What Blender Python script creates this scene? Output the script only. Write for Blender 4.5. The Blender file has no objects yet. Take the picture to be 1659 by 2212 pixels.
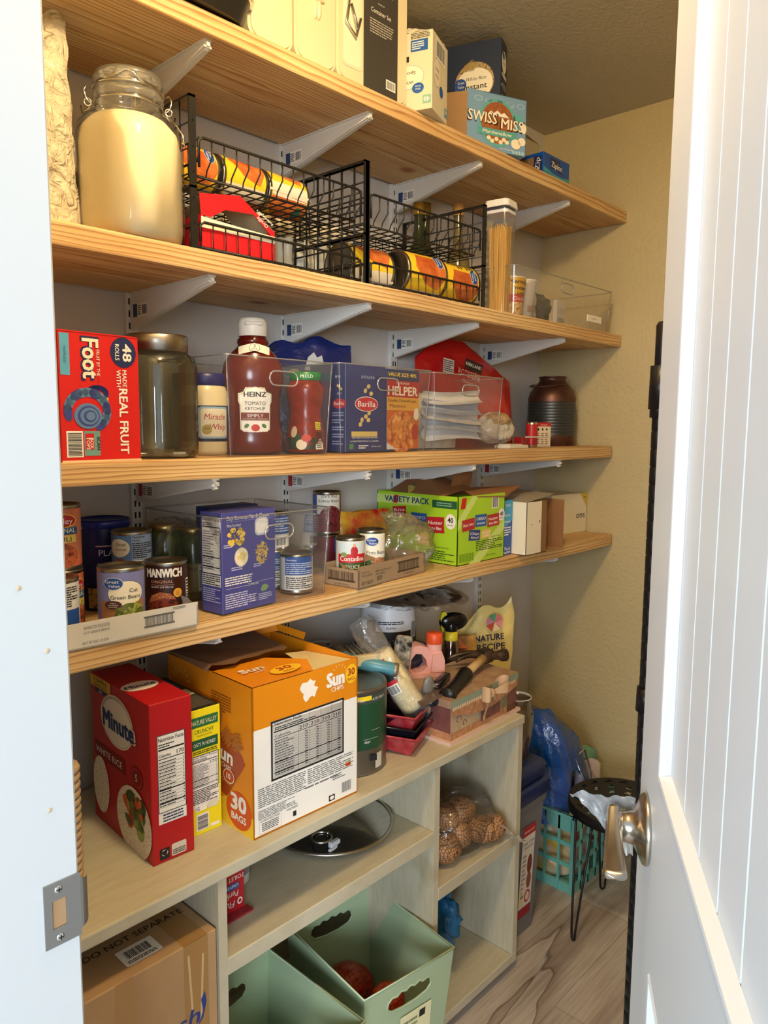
import bpy, bmesh, math, random
from mathutils import Vector, Matrix, Euler, noise
SC = bpy.context.scene
COL = SC.collection
R = math.radians
# ---------------------------------------------------------------- camera
cd = bpy.data.cameras.new('camera'); cam = bpy.data.objects.new('camera', cd); COL.objects.link(cam)
SC.camera = cam
FPX = 1620.47
cd.sensor_fit = 'VERTICAL'; cd.sensor_height = 24.0; cd.lens = 24.0 * FPX / 2212.0; cd.clip_start = .02
cam.location = (-2.3909, -1.4699, -.0416)
_y, _t, _r = R(42.92), R(6.53), R(.4215)
_fh = Vector((math.cos(_y), math.sin(_y), 0)); _rt = Vector((math.sin(_y), -math.cos(_y), 0)); _up = Vector((0, 0, 1))
_fw = _fh * math.cos(_t) - _up * math.sin(_t); _u = _fh * math.sin(_t) + _up * math.cos(_t)
_Rr = _rt * math.cos(_r) + _u * math.sin(_r); _Ur = -_rt * math.sin(_r) + _u * math.cos(_r)
cam.rotation_euler = Matrix((_Rr, _Ur, -_fw)).transposed().to_euler()
# ---------------------------------------------------------------- light and exposure
w = bpy.data.worlds.new('world'); SC.world = w; w.use_nodes = True
w.node_tree.nodes['Background'].inputs[0].default_value = (.70, .85, 1.0, 1)
w.node_tree.nodes['Background'].inputs[1].default_value = .5
def area(name, loc, aim, sx, sy, power, col):
    l = bpy.data.lights.new(name, 'AREA'); l.shape = 'RECTANGLE'; l.size = sx; l.size_y = sy; l.energy = power; l.color = col
    o = bpy.data.objects.new(name, l); COL.objects.link(o); o.location = loc
    o.rotation_euler = (Vector(aim) - Vector(loc)).to_track_quat('-Z', 'Y').to_euler(); return o
def point(name, loc, rad, power, col):
    l = bpy.data.lights.new(name, 'POINT'); l.shadow_soft_size = rad; l.energy = power; l.color = col
    o = bpy.data.objects.new(name, l); COL.objects.link(o); o.location = loc; return o
point('pantry_ceiling_lamp', (-1.74, -1.0, .90), .06, 21.5, (1.0, .74, .42))
area('kitchen_window_light', (-6.6, -1.75, .35), (-.9, -.9, -.4), 2.6, 1.7, 135, (.82, .91, 1.0))
area('added_fill_light', (-5.6, -4.4, .30), (-1.2, -.4, -.4), 2.0, 1.7, 150, (.84, .92, 1.0))  # added cool fill that brightens the shelf fronts; no window known there
SC.view_settings.view_transform = 'Standard'; SC.view_settings.look = 'None'
SC.view_settings.exposure = .85; SC.view_settings.gamma = 1; SC.view_settings.use_curve_mapping = False
# ---------------------------------------------------------------- materials
def lin(h):
    h = h.lstrip('#'); c = [int(h[i:i+2], 16) / 255 for i in (0, 2, 4)]
    return tuple((x / 12.92 if x <= .04045 else ((x + .055) / 1.055) ** 2.4) for x in c) + (1,)
MC = {}
def M(col, ro=.55, me=0, kind=None, **k):
    key = (col, ro, me, kind, tuple(sorted(k.items())))
    if key in MC: return MC[key]
    m = bpy.data.materials.new('mat_' + (kind or 'plain') + '_' + col.lstrip('#')); m.use_nodes = True; MC[key] = m
    nt = m.node_tree; N = nt.nodes; L = nt.links; b = N['Principled BSDF']; out = N['Material Output']
    b.inputs['Base Color'].default_value = lin(col); b.inputs['Roughness'].default_value = ro; b.inputs['Metallic'].default_value = me
    def new(t, **kw):
        n = N.new(t)
        for a, v in kw.items(): setattr(n, a, v)
        return n
    tc = new('ShaderNodeTexCoord')
    def noi(scale, detail=3, vec=None, rough=.5):
        n = new('ShaderNodeTexNoise'); n.inputs['Scale'].default_value = scale; n.inputs['Detail'].default_value = detail; n.inputs['Roughness'].default_value = rough
        L.new(vec or tc.outputs['Object'], n.inputs['Vector']); return n
    def mapping(sc, loc=(0, 0, 0), rot=(0, 0, 0)):
        n = new('ShaderNodeMapping'); n.inputs['Scale'].default_value = sc; n.inputs['Location'].default_value = loc; n.inputs['Rotation'].default_value = rot
        L.new(tc.outputs['Object'], n.inputs['Vector']); return n.outputs[0]
    def ramp(src, *stops):
        n = new('ShaderNodeValToRGB'); e = n.color_ramp.elements
        while len(e) < len(stops): e.new(.5)
        for i, (p, c) in enumerate(stops): e[i].position = p; e[i].color = lin(c)
        L.new(src, n.inputs[0]); return n.outputs[0]
    def bump(src, st, dist=.002):
        n = new('ShaderNodeBump'); n.inputs['Strength'].default_value = st; n.inputs['Distance'].default_value = dist
        L.new(src, n.inputs['Height']); L.new(n.outputs[0], b.inputs['Normal'])
    def mix(a, c, f, mode='MULTIPLY'):
        n = new('ShaderNodeMixRGB', blend_type=mode)
        for s, i in ((f, 0), (a, 1), (c, 2)):
            if isinstance(s, (int, float)): n.inputs[i].default_value = s
            elif isinstance(s, str): n.inputs[i].default_value = lin(s)
            else: L.new(s, n.inputs[i])
        return n.outputs[0]
    if kind == 'pine':
        s = k.get('seed', 0)
        v = mapping((.10, 1, 1), (s * 1.7, .16 + .03 * s, k.get('pz', .12)))
        wv = new('ShaderNodeTexWave', wave_type='RINGS', rings_direction='X', wave_profile='SAW')
        for a, x in (('Scale', 42), ('Distortion', 5.5), ('Detail', 2.5), ('Detail Scale', 1.1), ('Detail Roughness', .45)): wv.inputs[a].default_value = x
        L.new(v, wv.inputs['Vector'])
        c = ramp(wv.outputs[1], (0, k.get('c1', '#E8CC98')), (.55, k.get('c2', '#DFBC82')), (.84, k.get('c3', '#B4854C')), (1, k.get('c1', '#E8CC98')))
        f = noi(1, 4, mapping((3, 160, 160)))
        c = mix(c, ramp(f.outputs[0], (.3, '#E4DCD0'), (.65, '#FFFFFF')), .8)
        kn = new('ShaderNodeTexVoronoi'); kn.inputs['Scale'].default_value = 1; L.new(mapping((3.4, 5.2, 7), (s * .83, .2, .1)), kn.inputs['Vector'])
        c = mix(c, ramp(kn.outputs['Distance'], (.03, '#8A4F22'), (.07, '#C98B55'), (.12, '#FFFFFF')), .9)
        bl = noi(2.2, 2, mapping((.8, 3, 3), (s, 0, 0)))
        c = mix(c, ramp(bl.outputs[0], (.42, '#FFFFFF'), (.72, '#D8B59C')), .8)
        L.new(c, b.inputs['Base Color']); bump(wv.outputs[1], .12, .001)
    elif kind == 'card':
        f = noi(9, 3); c = mix(col, ramp(f.outputs[0], (.35, '#D9D9D9'), (.65, '#FFFFFF')), .5)
        wv = new('ShaderNodeTexWave'); wv.inputs['Scale'].default_value = 90; L.new(tc.outputs['Object'], wv.inputs['Vector'])
        L.new(c, b.inputs['Base Color']); bump(wv.outputs[1], .05, .0006)
    elif kind == 'wall':
        f = noi(70, 4, rough=.6); bump(ramp(f.outputs[0], (.45, '#000000'), (.62, '#FFFFFF')), k.get('st', .35), .002)
        g = noi(3, 2); L.new(mix(col, ramp(g.outputs[0], (.3, '#F2F2F2'), (.7, '#FFFFFF')), .6), b.inputs['Base Color'])
    elif kind == 'paint':
        f = noi(14, 5, mapping((1, 6, 1)), .65); g = noi(5, 4)
        c = mix(col, ramp(f.outputs[0], (.3, '#E9E4DA'), (.6, '#FFFFFF')), .7)
        c = mix(c, ramp(g.outputs[0], (.66, '#FFFFFF'), (.74, '#D9CDB8')), .5)
        L.new(c, b.inputs['Base Color']); bump(f.outputs[0], .12, .001)
    elif kind == 'floor':
        br = new('ShaderNodeTexBrick', offset=.37); br.inputs['Scale'].default_value = 1; br.inputs['Brick Width'].default_value = 1.2
        br.inputs['Row Height'].default_value = .178; br.inputs['Mortar Size'].default_value = .0012
        br.inputs['Color1'].default_value = lin('#FFFFFF'); br.inputs['Color2'].default_value = lin('#DED5CB'); br.inputs['Mortar'].default_value = lin('#A5978A')
        L.new(mapping((1, 1, 1), (.35, .06, 0)), br.inputs['Vector'])
        n1 = noi(1.0, 5, mapping((1.6, 9, 1)), .6)
        c = ramp(n1.outputs[0], (.3, '#B2ADA9'), (.48, '#CFCCC9'), (.62, '#DDDBD8'))
        n2 = noi(1.0, 3, mapping((1.1, 4.2, 1), (.4, .3, 0)))
        n2.inputs['Distortion'].default_value = .6
        vein = ramp(n2.outputs[0], (.492, '#FFFFFF'), (.5, '#6B5648'), (.508, '#FFFFFF'))
        vein2 = ramp(n2.outputs[0], (.5, '#FFFFFF'), (.505, '#BBA79A'), (.60, '#FFFFFF'))
        c = mix(mix(mix(c, vein, .85), vein2, .7), br.outputs[0], .8)
        fz = noi(1, 3, mapping((8, 150, 1))); c = mix(c, ramp(fz.outputs[0], (.35, '#DDD6CF'), (.6, '#FFFFFF')), .7)
        L.new(c, b.inputs['Base Color'])
    elif kind == 'fab' or kind == 'mottle':
        f = noi(k.get('s', 60), 4); c = ramp(f.outputs[0], (.35, k.get('c2', col)), (.65, col)); L.new(c, b.inputs['Base Color']); bump(f.outputs[0], .3, .002)
    elif kind == 'net':
        v = new('ShaderNodeTexVoronoi', feature='DISTANCE_TO_EDGE'); v.inputs['Scale'].default_value = k.get('s', 130); v.inputs['Randomness'].default_value = .35
        L.new(tc.outputs['Object'], v.inputs['Vector']); g = noi(14, 3)
        c = ramp(g.outputs[0], (.35, k.get('c2', col)), (.65, col))
        c = mix(c, ramp(v.outputs[0], (.06, k.get('line', '#3A1A12')), (.12, '#FFFFFF')), .85); L.new(c, b.inputs['Base Color'])
    elif kind == 'brushed':
        f = noi(1, 3, mapping((4, 4, 400))); b.inputs['Roughness'].default_value = ro
        L.new(mix(col, ramp(f.outputs[0], (.3, '#C8C8C8'), (.7, '#FFFFFF')), .5), b.inputs['Base Color'])
    elif kind == 'clear':                       # thin clear plastic sheet: mostly see-through, glossy and faintly milky
        tr = new('ShaderNodeBsdfTransparent'); tr.inputs[0].default_value = lin(k.get('tint', '#FFFFFF'))
        df = new('ShaderNodeBsdfDiffuse'); df.inputs[0].default_value = lin(col); gl = new('ShaderNodeBsdfGlossy'); gl.inputs['Roughness'].default_value = ro
        m1 = new('ShaderNodeMixShader'); m1.inputs[0].default_value = k.get('milk', .03); L.new(tr.outputs[0], m1.inputs[1]); L.new(df.outputs[0], m1.inputs[2])
        lw = new('ShaderNodeLayerWeight'); lw.inputs['Blend'].default_value = k.get('blend', .25)
        mr = new('ShaderNodeMapRange'); mr.inputs['To Min'].default_value = k.get('lo', .03); mr.inputs['To Max'].default_value = k.get('hi', .5)
        L.new(lw.outputs['Fresnel'], mr.inputs[0])
        ms = new('ShaderNodeMixShader'); L.new(mr.outputs[0], ms.inputs[0]); L.new(m1.outputs[0], ms.inputs[1]); L.new(gl.outputs[0], ms.inputs[2]); L.new(ms.outputs[0], out.inputs[0])
        if k.get('wr'):
            f = noi(k['wr'], 4); f.inputs['Distortion'].default_value = 1.2; bump(f.outputs[0], .9, .01); nb = b.inputs['Normal'].links[0].from_socket; [L.new(nb, q.inputs['Normal']) for q in (df, gl, lw)]
    elif kind == 'glass':
        b.inputs['Transmission Weight'].default_value = 1; b.inputs['IOR'].default_value = k.get('ior', 1.45)
    elif kind == 'wrinkle':
        f = noi(k.get('s', 14), 5); f.inputs['Distortion'].default_value = 1.5; bump(f.outputs[0], k.get('st', .8), .012)
        if k.get('tr'):
            b.inputs['Transmission Weight'].default_value = k['tr']
    elif kind == 'photo':                       # printed food picture: mottled clumps of its colours
        v = new('ShaderNodeTexVoronoi'); v.inputs['Scale'].default_value = k.get('s', 90); L.new(tc.outputs['Object'], v.inputs['Vector'])
        c = ramp(v.outputs['Distance'], (.0, col), (.45, k.get('c2', col)), (.8, k.get('c3', '#553311'))); L.new(c, b.inputs['Base Color'])
    elif kind == 'stripes':
        wv = new('ShaderNodeTexWave', bands_direction=k.get('d', 'Z')); wv.inputs['Scale'].default_value = k.get('s', 20); wv.inputs['Distortion'].default_value = k.get('dist', 0)
        L.new(tc.outputs['Object'], wv.inputs['Vector']); L.new(ramp(wv.outputs[1], (.4, col), (.6, k.get('c2', '#FFFFFF'))), b.inputs['Base Color'])
    return m
# common materials
WHITE = M('#F0EEE6', .5); BLACK = M('#121214', .5); INK = M('#1B1B1D', .6); PAPER = M('#E9E6DC', .65)
KRAFT = M('#B08A5E', .8, 0, 'card'); KRAFTD = M('#8E6A43', .85, 0, 'card'); CARDW = M('#D9D6CC', .75, 0, 'card')
STEEL = M('#B9B6AE', .28, 1); CHROME = M('#D5D5D2', .12, 1); TINM = M('#A9A59B', .3, 1); RED = M('#C41A22', .45); NAVY = M('#232C5C', .45)
CLEAR = M('#E8EEF0', .08, 0, 'clear'); CLEARW = M('#F0F0EE', .14, 0, 'clear', wr=22, lo=.06, hi=.6, milk=.10)
YEL = M('#F2D21F', .5); GVB = M('#1F4E9E', .45)
# ---------------------------------------------------------------- geometry builder
TXT = {}
def text_mesh(s, bold=0.0):
    key = (s, bold)
    if key not in TXT:
        c = bpy.data.curves.new('t', 'FONT'); c.body = s; c.size = 1; c.resolution_u = 2; c.offset = bold
        o = bpy.data.objects.new('t', c); COL.objects.link(o)
        me = o.to_mesh(); me.calc_loop_triangles()
        V = [(v.co.x, v.co.y) for v in me.vertices]; Fc = [tuple(t.vertices) for t in me.loop_triangles]
        o.to_mesh_clear(); bpy.data.objects.remove(o); bpy.data.curves.remove(c)
        TXT[key] = (V, Fc)
    return TXT[key]
class Face:
    """a 2-D drawing frame laid on a surface; P(a, b, h) gives the 3-D point"""
    def __init__(s, g, P, curved=0): s.g = g; s.P = P; s.c = curved
    def rect(s, x0, y0, x1, y1, mat, l=1, skew=0):
        n = max(1, int(abs(x1 - x0) / s.c) + 1) if s.c else 1
        V = []; Fc = []
        for i in range(n + 1):
            x = x0 + (x1 - x0) * i / n; V += [s.P(x, y0, l * 3e-4), s.P(x + skew, y1, l * 3e-4)]
        for i in range(n): Fc.append((2*i, 2*i+2, 2*i+3, 2*i+1))
        s.g.add(V, Fc, mat)
    def poly(s, pts, mat, l=1):
        if s.c:
            q = []
            for i, p in enumerate(pts):
                e = pts[(i+1) % len(pts)]; m = max(1, int(math.hypot(e[0]-p[0], e[1]-p[1]) / s.c)); q += [(p[0]+(e[0]-p[0])*t/m, p[1]+(e[1]-p[1])*t/m) for t in range(m)]
            pts = q                             # fan from the middle, so that it follows the curve
            cx = sum(p[0] for p in pts) / len(pts); cy = sum(p[1] for p in pts) / len(pts); V = [s.P(cx, cy, l*3e-4)]; K = 4; n = len(pts); Fc = []
            for k in range(1, K + 1):
                for p in pts: V.append(s.P(cx + (p[0]-cx)*k/K, cy + (p[1]-cy)*k/K, l*3e-4))
            for i in range(n):
                j = (i + 1) % n; Fc.append((0, 1+i, 1+j))
                for k in range(1, K): a = 1 + (k-1)*n; Fc.append((a+i, a+n+i, a+n+j, a+j))
            s.g.add(V, Fc, mat)
        else: s.g.add([s.P(a, b, l*3e-4) for a, b in pts], [tuple(range(len(pts)))], mat)
    def ell(s, cx, cy, rx, ry, mat, l=1, n=28, rot=0):
        c, q = math.cos(rot), math.sin(rot); P = []
        for i in range(n):
            a = 2*math.pi*i/n; x, y = rx*math.cos(a), ry*math.sin(a); P.append((cx + x*c - y*q, cy + x*q + y*c))
        s.poly(P, mat, l)
    def rrect(s, x0, y0, x1, y1, r, mat, l=1):
        P = []
        for cx, cy, a0 in ((x1-r, y0+r, -90), (x1-r, y1-r, 0), (x0+r, y1-r, 90), (x0+r, y0+r, 180)):
            for k in range(6): a = R(a0 + 18*k); P.append((cx + r*math.cos(a), cy + r*math.sin(a)))
        s.poly(P, mat, l)
    def text(s, t, x, y, h, mat, l=2, w=None, al='c', rot=0, bold=.0, shear=0):
        """t centred (or left) at x, y = baseline; h = cap height, w = fit to width"""
        if bold > .012:                         # heavy type: the same letters set several times, slightly apart
            e = (bold - .006)*h*1.4; c_, q_ = math.cos(rot), math.sin(rot)
            for i, (dx, dy) in enumerate(((-1, 0), (1, 0)) if bold <= .022 else ((-1, -.7), (1, -.7), (1, .7), (-1, .7), (0, 0))): s.text(t, x + (dx*c_ - dy*q_)*e, y + (dx*q_ + dy*c_)*e, h, mat, l + .16*i, w, al, rot, 0, shear)
            return
        V, Fc = text_mesh(t)
        if not V: return
        x0 = min(v[0] for v in V); x1 = max(v[0] for v in V); k = h / .70; kx = k if w is None else w / max(1e-6, x1 - x0)
        ox = {'c': (x0 + x1)/2, 'l': x0, 'r': x1}[al]; c, q = math.cos(rot), math.sin(rot); out = []
        for vx, vy in V:
            px = (vx - ox)*kx + vy*k*shear; py = vy*k; out.append(s.P(x + px*c - py*q, y + px*q + py*c, l*3e-4))
        s.g.add(out, Fc, mat)
    def bars(s, x0, y0, x1, y1, n, mat, l=2, horiz=False, seed=1):
        rnd = random.Random(seed)
        for i in range(n):
            a = i / n; b = a + rnd.uniform(.3, .75) / n
            if horiz: s.rect(x0, y0 + (y1-y0)*a, x1, y0 + (y1-y0)*b, mat, l)
            else: s.rect(x0 + (x1-x0)*a, y0, x0 + (x1-x0)*b, y1, mat, l)
    def barcode(s, x0, y0, x1, y1, n=18, bg=None, horiz=False, seed=1):
        m = .08 * (x1 - x0); s.rect(x0, y0, x1, y1, bg or WHITE, 2); s.bars(x0+m, y0+m, x1-m, y1-m, n, INK, 3, horiz, seed)
    def lines(s, x0, y0, x1, y1, n, mat, l=2, seed=1, fill=.5):
        """fine print too small to read in the photo: rows of broken strokes"""
        rnd = random.Random(seed); dy = (y1 - y0) / n
        for i in range(n):
            y = y1 - dy*(i + .75); x = x0; end = x1 - (x1-x0)*rnd.choice((0, 0, .05, .3))
            while x < end:
                wl = rnd.uniform(.06, .2) * (x1-x0); e = min(end, x + wl); s.rect(x, y, e, y + dy*fill, mat, l); x = e + .02*(x1-x0)
    def facts(s, x0, y0, x1, y1, cal='170', seed=1, cols=1, bg=None):
        W_ = x1-x0; H_ = y1-y0; s.rect(x0, y0, x1, y1, bg or WHITE, 1); t = .02*W_ + .0002
        for a in ((x0, y0, x1, y0+t), (x0, y1-t, x1, y1), (x0, y0, x0+t, y1), (x1-t, y0, x1, y1)): s.rect(*a, INK, 2)
        s.text('Nutrition Facts', x0 + .05*W_, y1 - .085*H_, .05*H_, INK, 2, w=(.9 if cols == 1 else .35)*W_, al='l', bold=.02)
        s.lines(x0+.05*W_, y1-.17*H_, x1-.4*W_, y1-.11*H_, 2, INK, seed=seed)
        s.rect(x0+.04*W_, y1-.2*H_, x1-.04*W_, y1-.18*H_, INK, 2)
        s.text('Calories', x0+.05*W_, y1-.285*H_, .04*H_, INK, 2, w=(.42 if cols == 1 else .2)*W_, al='l', bold=.02)
        for c in range(cols):
            xr = x1 - .05*W_ - (cols-1-c)*.155*W_
            s.text(cal, xr, y1-.285*H_, (.05 if cols == 1 else .062)*H_, INK, 2, w=(.26 if cols == 1 else .115)*W_, al='r', bold=.02)
            if cols > 1: s.rect(xr-.13*W_, y0, xr-.127*W_, y1, INK, 2)
        s.rect(x0+.04*W_, y1-.315*H_, x1-.04*W_, y1-.305*H_, INK, 2)
        n = 14
        for i in range(n):
            y = y1-.33*H_-(i+1)*.043*H_
            s.lines(x0+.05*W_, y+.006*H_, x0+(.65 if cols == 1 else .30)*W_, y+.04*H_, 1, INK, seed=seed+i, fill=.38)
            for c in range(cols):
                xr = x1 - .05*W_ - (cols-1-c)*.155*W_; s.rect(xr-.04*W_, y+.016*H_, xr, y+.028*H_, INK, 2)
            s.rect(x0+.04*W_, y, x1-.04*W_, y+(.016 if i in (8, 12) else .003)*H_, INK, 2)
class G:
    def __init__(s, mtx=None): s.v = []; s.f = []; s.mi = []; s.sm = []; s.mats = []; s.M = mtx
    def add(s, V, Fc, mat, smooth=False):
        if mat not in s.mats: s.mats.append(mat)
        k = s.mats.index(mat); b = len(s.v)
        for p in V:
            p = Vector(p); s.v.append(s.M @ p if s.M else p)
        for f in Fc: s.f.append(tuple(b + i for i in f)); s.mi.append(k); s.sm.append(smooth)
        return s
    def box(s, x0, x1, y0, y1, z0, z1, mat, r=0, seg=2):
        if r:
            bm = bmesh.new(); bmesh.ops.create_cube(bm, size=1)
            for v in bm.verts: v.co = Vector(((x0+x1)/2 + v.co.x*(x1-x0), (y0+y1)/2 + v.co.y*(y1-y0), (z0+z1)/2 + v.co.z*(z1-z0)))
            bmesh.ops.bevel(bm, geom=bm.edges[:], offset=r, segments=seg, affect='EDGES', profile=.5, clamp_overlap=True)
            bm.verts.index_update(); s.add([v.co.copy() for v in bm.verts], [tuple(v.index for v in f.verts) for f in bm.faces], mat, seg > 2); bm.free(); return s
        V = [(x, y, z) for z in (z0, z1) for y in (y0, y1) for x in (x0, x1)]
        return s.add(V, [(0,2,3,1), (4,5,7,6), (0,1,5,4), (2,6,7,3), (0,4,6,2), (1,3,7,5)], mat)
    def lathe(s, prof, mat, seg=40, smooth=True, c=(0, 0), a0=0, a1=2*math.pi):
        n = len(prof); V = []; full = abs(a1 - a0 - 2*math.pi) < 1e-6; K = seg if full else seg + 1
        for i in range(K):
            a = a0 + (a1-a0)*i/seg
            for r, z in prof: V.append((c[0] + r*math.sin(a), c[1] - r*math.cos(a), z))
        Fc = []
        for i in range(seg):
            j = (i+1) % K
            for q in range(n-1): Fc.append((i*n+q, j*n+q, j*n+q+1, i*n+q+1))
        return s.add(V, Fc, mat, smooth)
    def tube(s, pts, r, mat, seg=6, closed=False, cap=True):
        pts = [Vector(p) for p in pts]; n = len(pts); V = []; prev = None
        for i, p in enumerate(pts):
            a = pts[i-1] if i or closed else p; b = pts[(i+1) % n] if i < n-1 or closed else p
            t = (b - a).normalized()
            if prev is None: u = t.orthogonal().normalized()
            else: u = (prev - t*prev.dot(t)); u = u.normalized() if u.length > 1e-6 else t.orthogonal().normalized()
            prev = u; q = t.cross(u); rr = r[i] if isinstance(r, (list, tuple)) else r
            for k in range(seg): an = 2*math.pi*k/seg; V.append(p + (u*math.cos(an) + q*math.sin(an))*rr)
        Fc = [];
        for i in range(n if closed else n-1):
            j = (i+1) % n
            for k in range(seg): l = (k+1) % seg; Fc.append((i*seg+k, i*seg+l, j*seg+l, j*seg+k))
        if cap and not closed: Fc += [tuple(range(seg-1, -1, -1)), tuple((n-1)*seg + k for k in range(seg))]
        return s.add(V, Fc, mat, seg > 4)
    def prism(s, pts, y0, y1, mat, ax='y', smooth=False):
        """2-D outline (a, b) extruded: ax y -> (a, y, b); ax x -> (y, a, b); ax z -> (a, b, y)"""
        f = {'y': lambda a, b, t: (a, t, b), 'x': lambda a, b, t: (t, a, b), 'z': lambda a, b, t: (a, b, t)}[ax]; n = len(pts)
        V = [f(a, b, y0) for a, b in pts] + [f(a, b, y1) for a, b in pts]
        s.add(V, [tuple(range(n)), tuple(range(2*n-1, n-1, -1))], mat); s.add(V, [(i, n+i, n+(i+1) % n, (i+1) % n) for i in range(n)], mat, smooth); return s
    def grid(s, fn, nu, nv, mat, smooth=True, closeu=False):
        V = [fn(i/nu, j/nv) for j in range(nv+1) for i in range(nu+1)]
        return s.add(V, [(j*(nu+1)+i, j*(nu+1)+i+1, (j+1)*(nu+1)+i+1, (j+1)*(nu+1)+i) for j in range(nv) for i in range(nu)], mat, smooth)
    def blob(s, c, rx, ry, rz, mat, amp=.15, fr=6, seed=0, nu=32, nv=20, flat=None, p=1.0):
        c = Vector(c); sd = Vector((seed*3.1, seed*1.7, seed*.9))
        def fn(u, v):
            a = 2*math.pi*u; b = math.pi*(v - .5); cb = abs(math.cos(b))**p; sb = math.copysign(abs(math.sin(b))**p, math.sin(b))
            d = Vector((math.cos(a)*cb, math.sin(a)*cb, sb)); k = 1 + amp*noise.fractal(d*fr*.4 + sd, 1, 2, 4)
            q = c + Vector((d.x*rx*k, d.y*ry*k, d.z*rz*k))
            if flat is not None and q.z < flat: q.z = flat
            return q
        return s.grid(fn, nu, nv, mat)
    def pillow(s, w, h, d, mat, amp=.01, fr=14, seed=0, n=26, lean=0, taper=0, m=1.0, top=None):
        """flexible pouch standing up: x -w/2..w/2, z 0..h, thickness d"""
        for sg in (-1, 1):
            def fn(u, v):
                x = (u-.5)*w*(1 - taper*v); z = v*h*(top(u) if top else 1); t = (max(0, math.sin(math.pi*u))**.6) * (max(0, 1 - v**3)**.7)
                nz = noise.fractal(Vector((x*fr + seed, sg*3.3, z*fr)), 1, 2, 4)*amp
                return (x + nz*.4, sg*d/2*t + nz*(.4 + t) + lean*v, max(0.0, z + nz*.6*v))
            s.grid(fn if sg < 0 else (lambda u, v: fn(1-u, v)), n, n, mat)
        return s
    # drawing frames
    def face(s, o, u, v):
        o, u, v = Vector(o), Vector(u).normalized(), Vector(v).normalized(); n = u.cross(v); return Face(s, lambda a, b, h: o + u*a + v*b + n*h)
    def front(s, w, y=0, z=0): return s.face((-w/2, y, z), (1, 0, 0), (0, 0, 1))
    def left(s, w, d, z=0): return s.face((-w/2, d, z), (0, -1, 0), (0, 0, 1))
    def right(s, w, z=0): return s.face((w/2, 0, z), (0, 1, 0), (0, 0, 1))
    def top(s, w, h): return s.face((-w/2, 0, h), (1, 0, 0), (0, 1, 0))
    def cylf(s, r, th=0, z=0, c=(0, 0)):
        def P(a, b, h):
            rr = r(b) if callable(r) else r; an = th + a / (rr if not callable(r) else r(.0)); return Vector((c[0] + (rr+h)*math.sin(an), c[1] - (rr+h)*math.cos(an), z + b))
        return Face(s, P, .006)
    def obj(s, name, parent=None, loc=None, rz=0, rot=None, label=None, cat=None, group=None, kind=None):
        me = bpy.data.meshes.new(name); me.from_pydata(s.v, [], s.f)
        for m in s.mats: me.materials.append(m)
        me.polygons.foreach_set('material_index', s.mi); me.polygons.foreach_set('use_smooth', s.sm); me.update()
        o = bpy.data.objects.new(name, me); COL.objects.link(o)
        if parent: o.parent = parent
        if loc: o.location = loc
        if rot: o.rotation_euler = rot
        elif rz: o.rotation_euler = (0, 0, R(rz))
        tag(o, label, cat, group, kind); return o
def tag(o, label=None, cat=None, group=None, kind=None):
    for k, v in (('label', label), ('category', cat), ('group', group), ('kind', kind)):
        if v: o[k] = v
def T(name, label, cat, loc, rz=0, group=None, rot=None):
    o = bpy.data.objects.new(name, None); COL.objects.link(o); o.empty_display_size = .05; o.location = loc
    o.rotation_euler = rot if rot else (0, 0, R(rz)); tag(o, label, cat, group); return o
def dup(root, loc, rz=None, label=None, rot=None):
    def cp(o, par):
        c = o.copy(); COL.objects.link(c); c.parent = par
        for ch in [x for x in bpy.data.objects if x.parent == o]: cp(ch, c)
        return c
    c = cp(root, None); c.location = loc
    if rz is not None: c.rotation_euler = (0, 0, R(rz))
    if rot: c.rotation_euler = rot
    if label: c['label'] = label
    return c
S1, S2, S3, S4, U, FL, CE = .659, .263, -.103, -.401, -.79, -1.515, .97
TK = .038
# ================================================================ SETTING
def st(g, name, **k): return g.obj(name, kind='structure', **k)
WB = M('#CFCBC6', .6, 0, 'wall', st=.12); WR = M('#C9B98C', .6, 0, 'wall', st=.5); WC = M('#C4BEAA', .7, 0, 'wall', st=.6)
TRIM = M('#BBBEBE', .4)
st(G().box(-2.24, 0, 0, .06, FL, CE, WB), 'wall_back')
st(G().box(0, .06, -1.9, .06, FL, CE, WR), 'wall_right')
st(G().box(-2.24, 0, -1.96, -1.9, FL, CE, WR), 'wall_front')
g = G(); g.box(-2.24, -2.125, -.84, 0, FL, CE, WR); g.box(-2.24, -2.125, -1.9, -1.59, FL, CE, WR); g.box(-2.24, -2.125, -1.59, -.84, .54, CE, WR); st(g, 'wall_left')
st(G().box(-2.3, .06, -1.96, .06, CE, CE+.05, WC), 'ceiling')
st(G().box(-6, .06, -4.2, 2.5, FL-.05, FL, M('#C9BBAD', .38, 0, 'floor')), 'floor')
g = G(); g.box(-2.26, -2.1245, -.867, -.84, FL, .54, TRIM, .002, 1); g.box(-2.275, -2.24, -.86, -.78, FL, .58, TRIM, .004, 1)
for z, x in ((-.225, -2.143), (-.36, -2.147), (-.17, -2.163)):
    g.M = Matrix.Translation((x, -.8672, z)) @ Matrix.Rotation(R(90), 4, 'X'); g.lathe([(0, .0004), (.0016, .0004), (.0022, 0)], M('#B7A68C', .8), 12)
g.M = None; jl = st(g, 'trim_1')
g = G(); g.box(-2.26, -2.1245, -1.575, -1.55, FL, .54, TRIM, .002, 1); st(g, 'trim_2')
g = G(); g.box(-2.26, -2.1245, -1.575, -.84, .515, .545, TRIM, .002, 1); st(g, 'trim_3')
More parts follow.
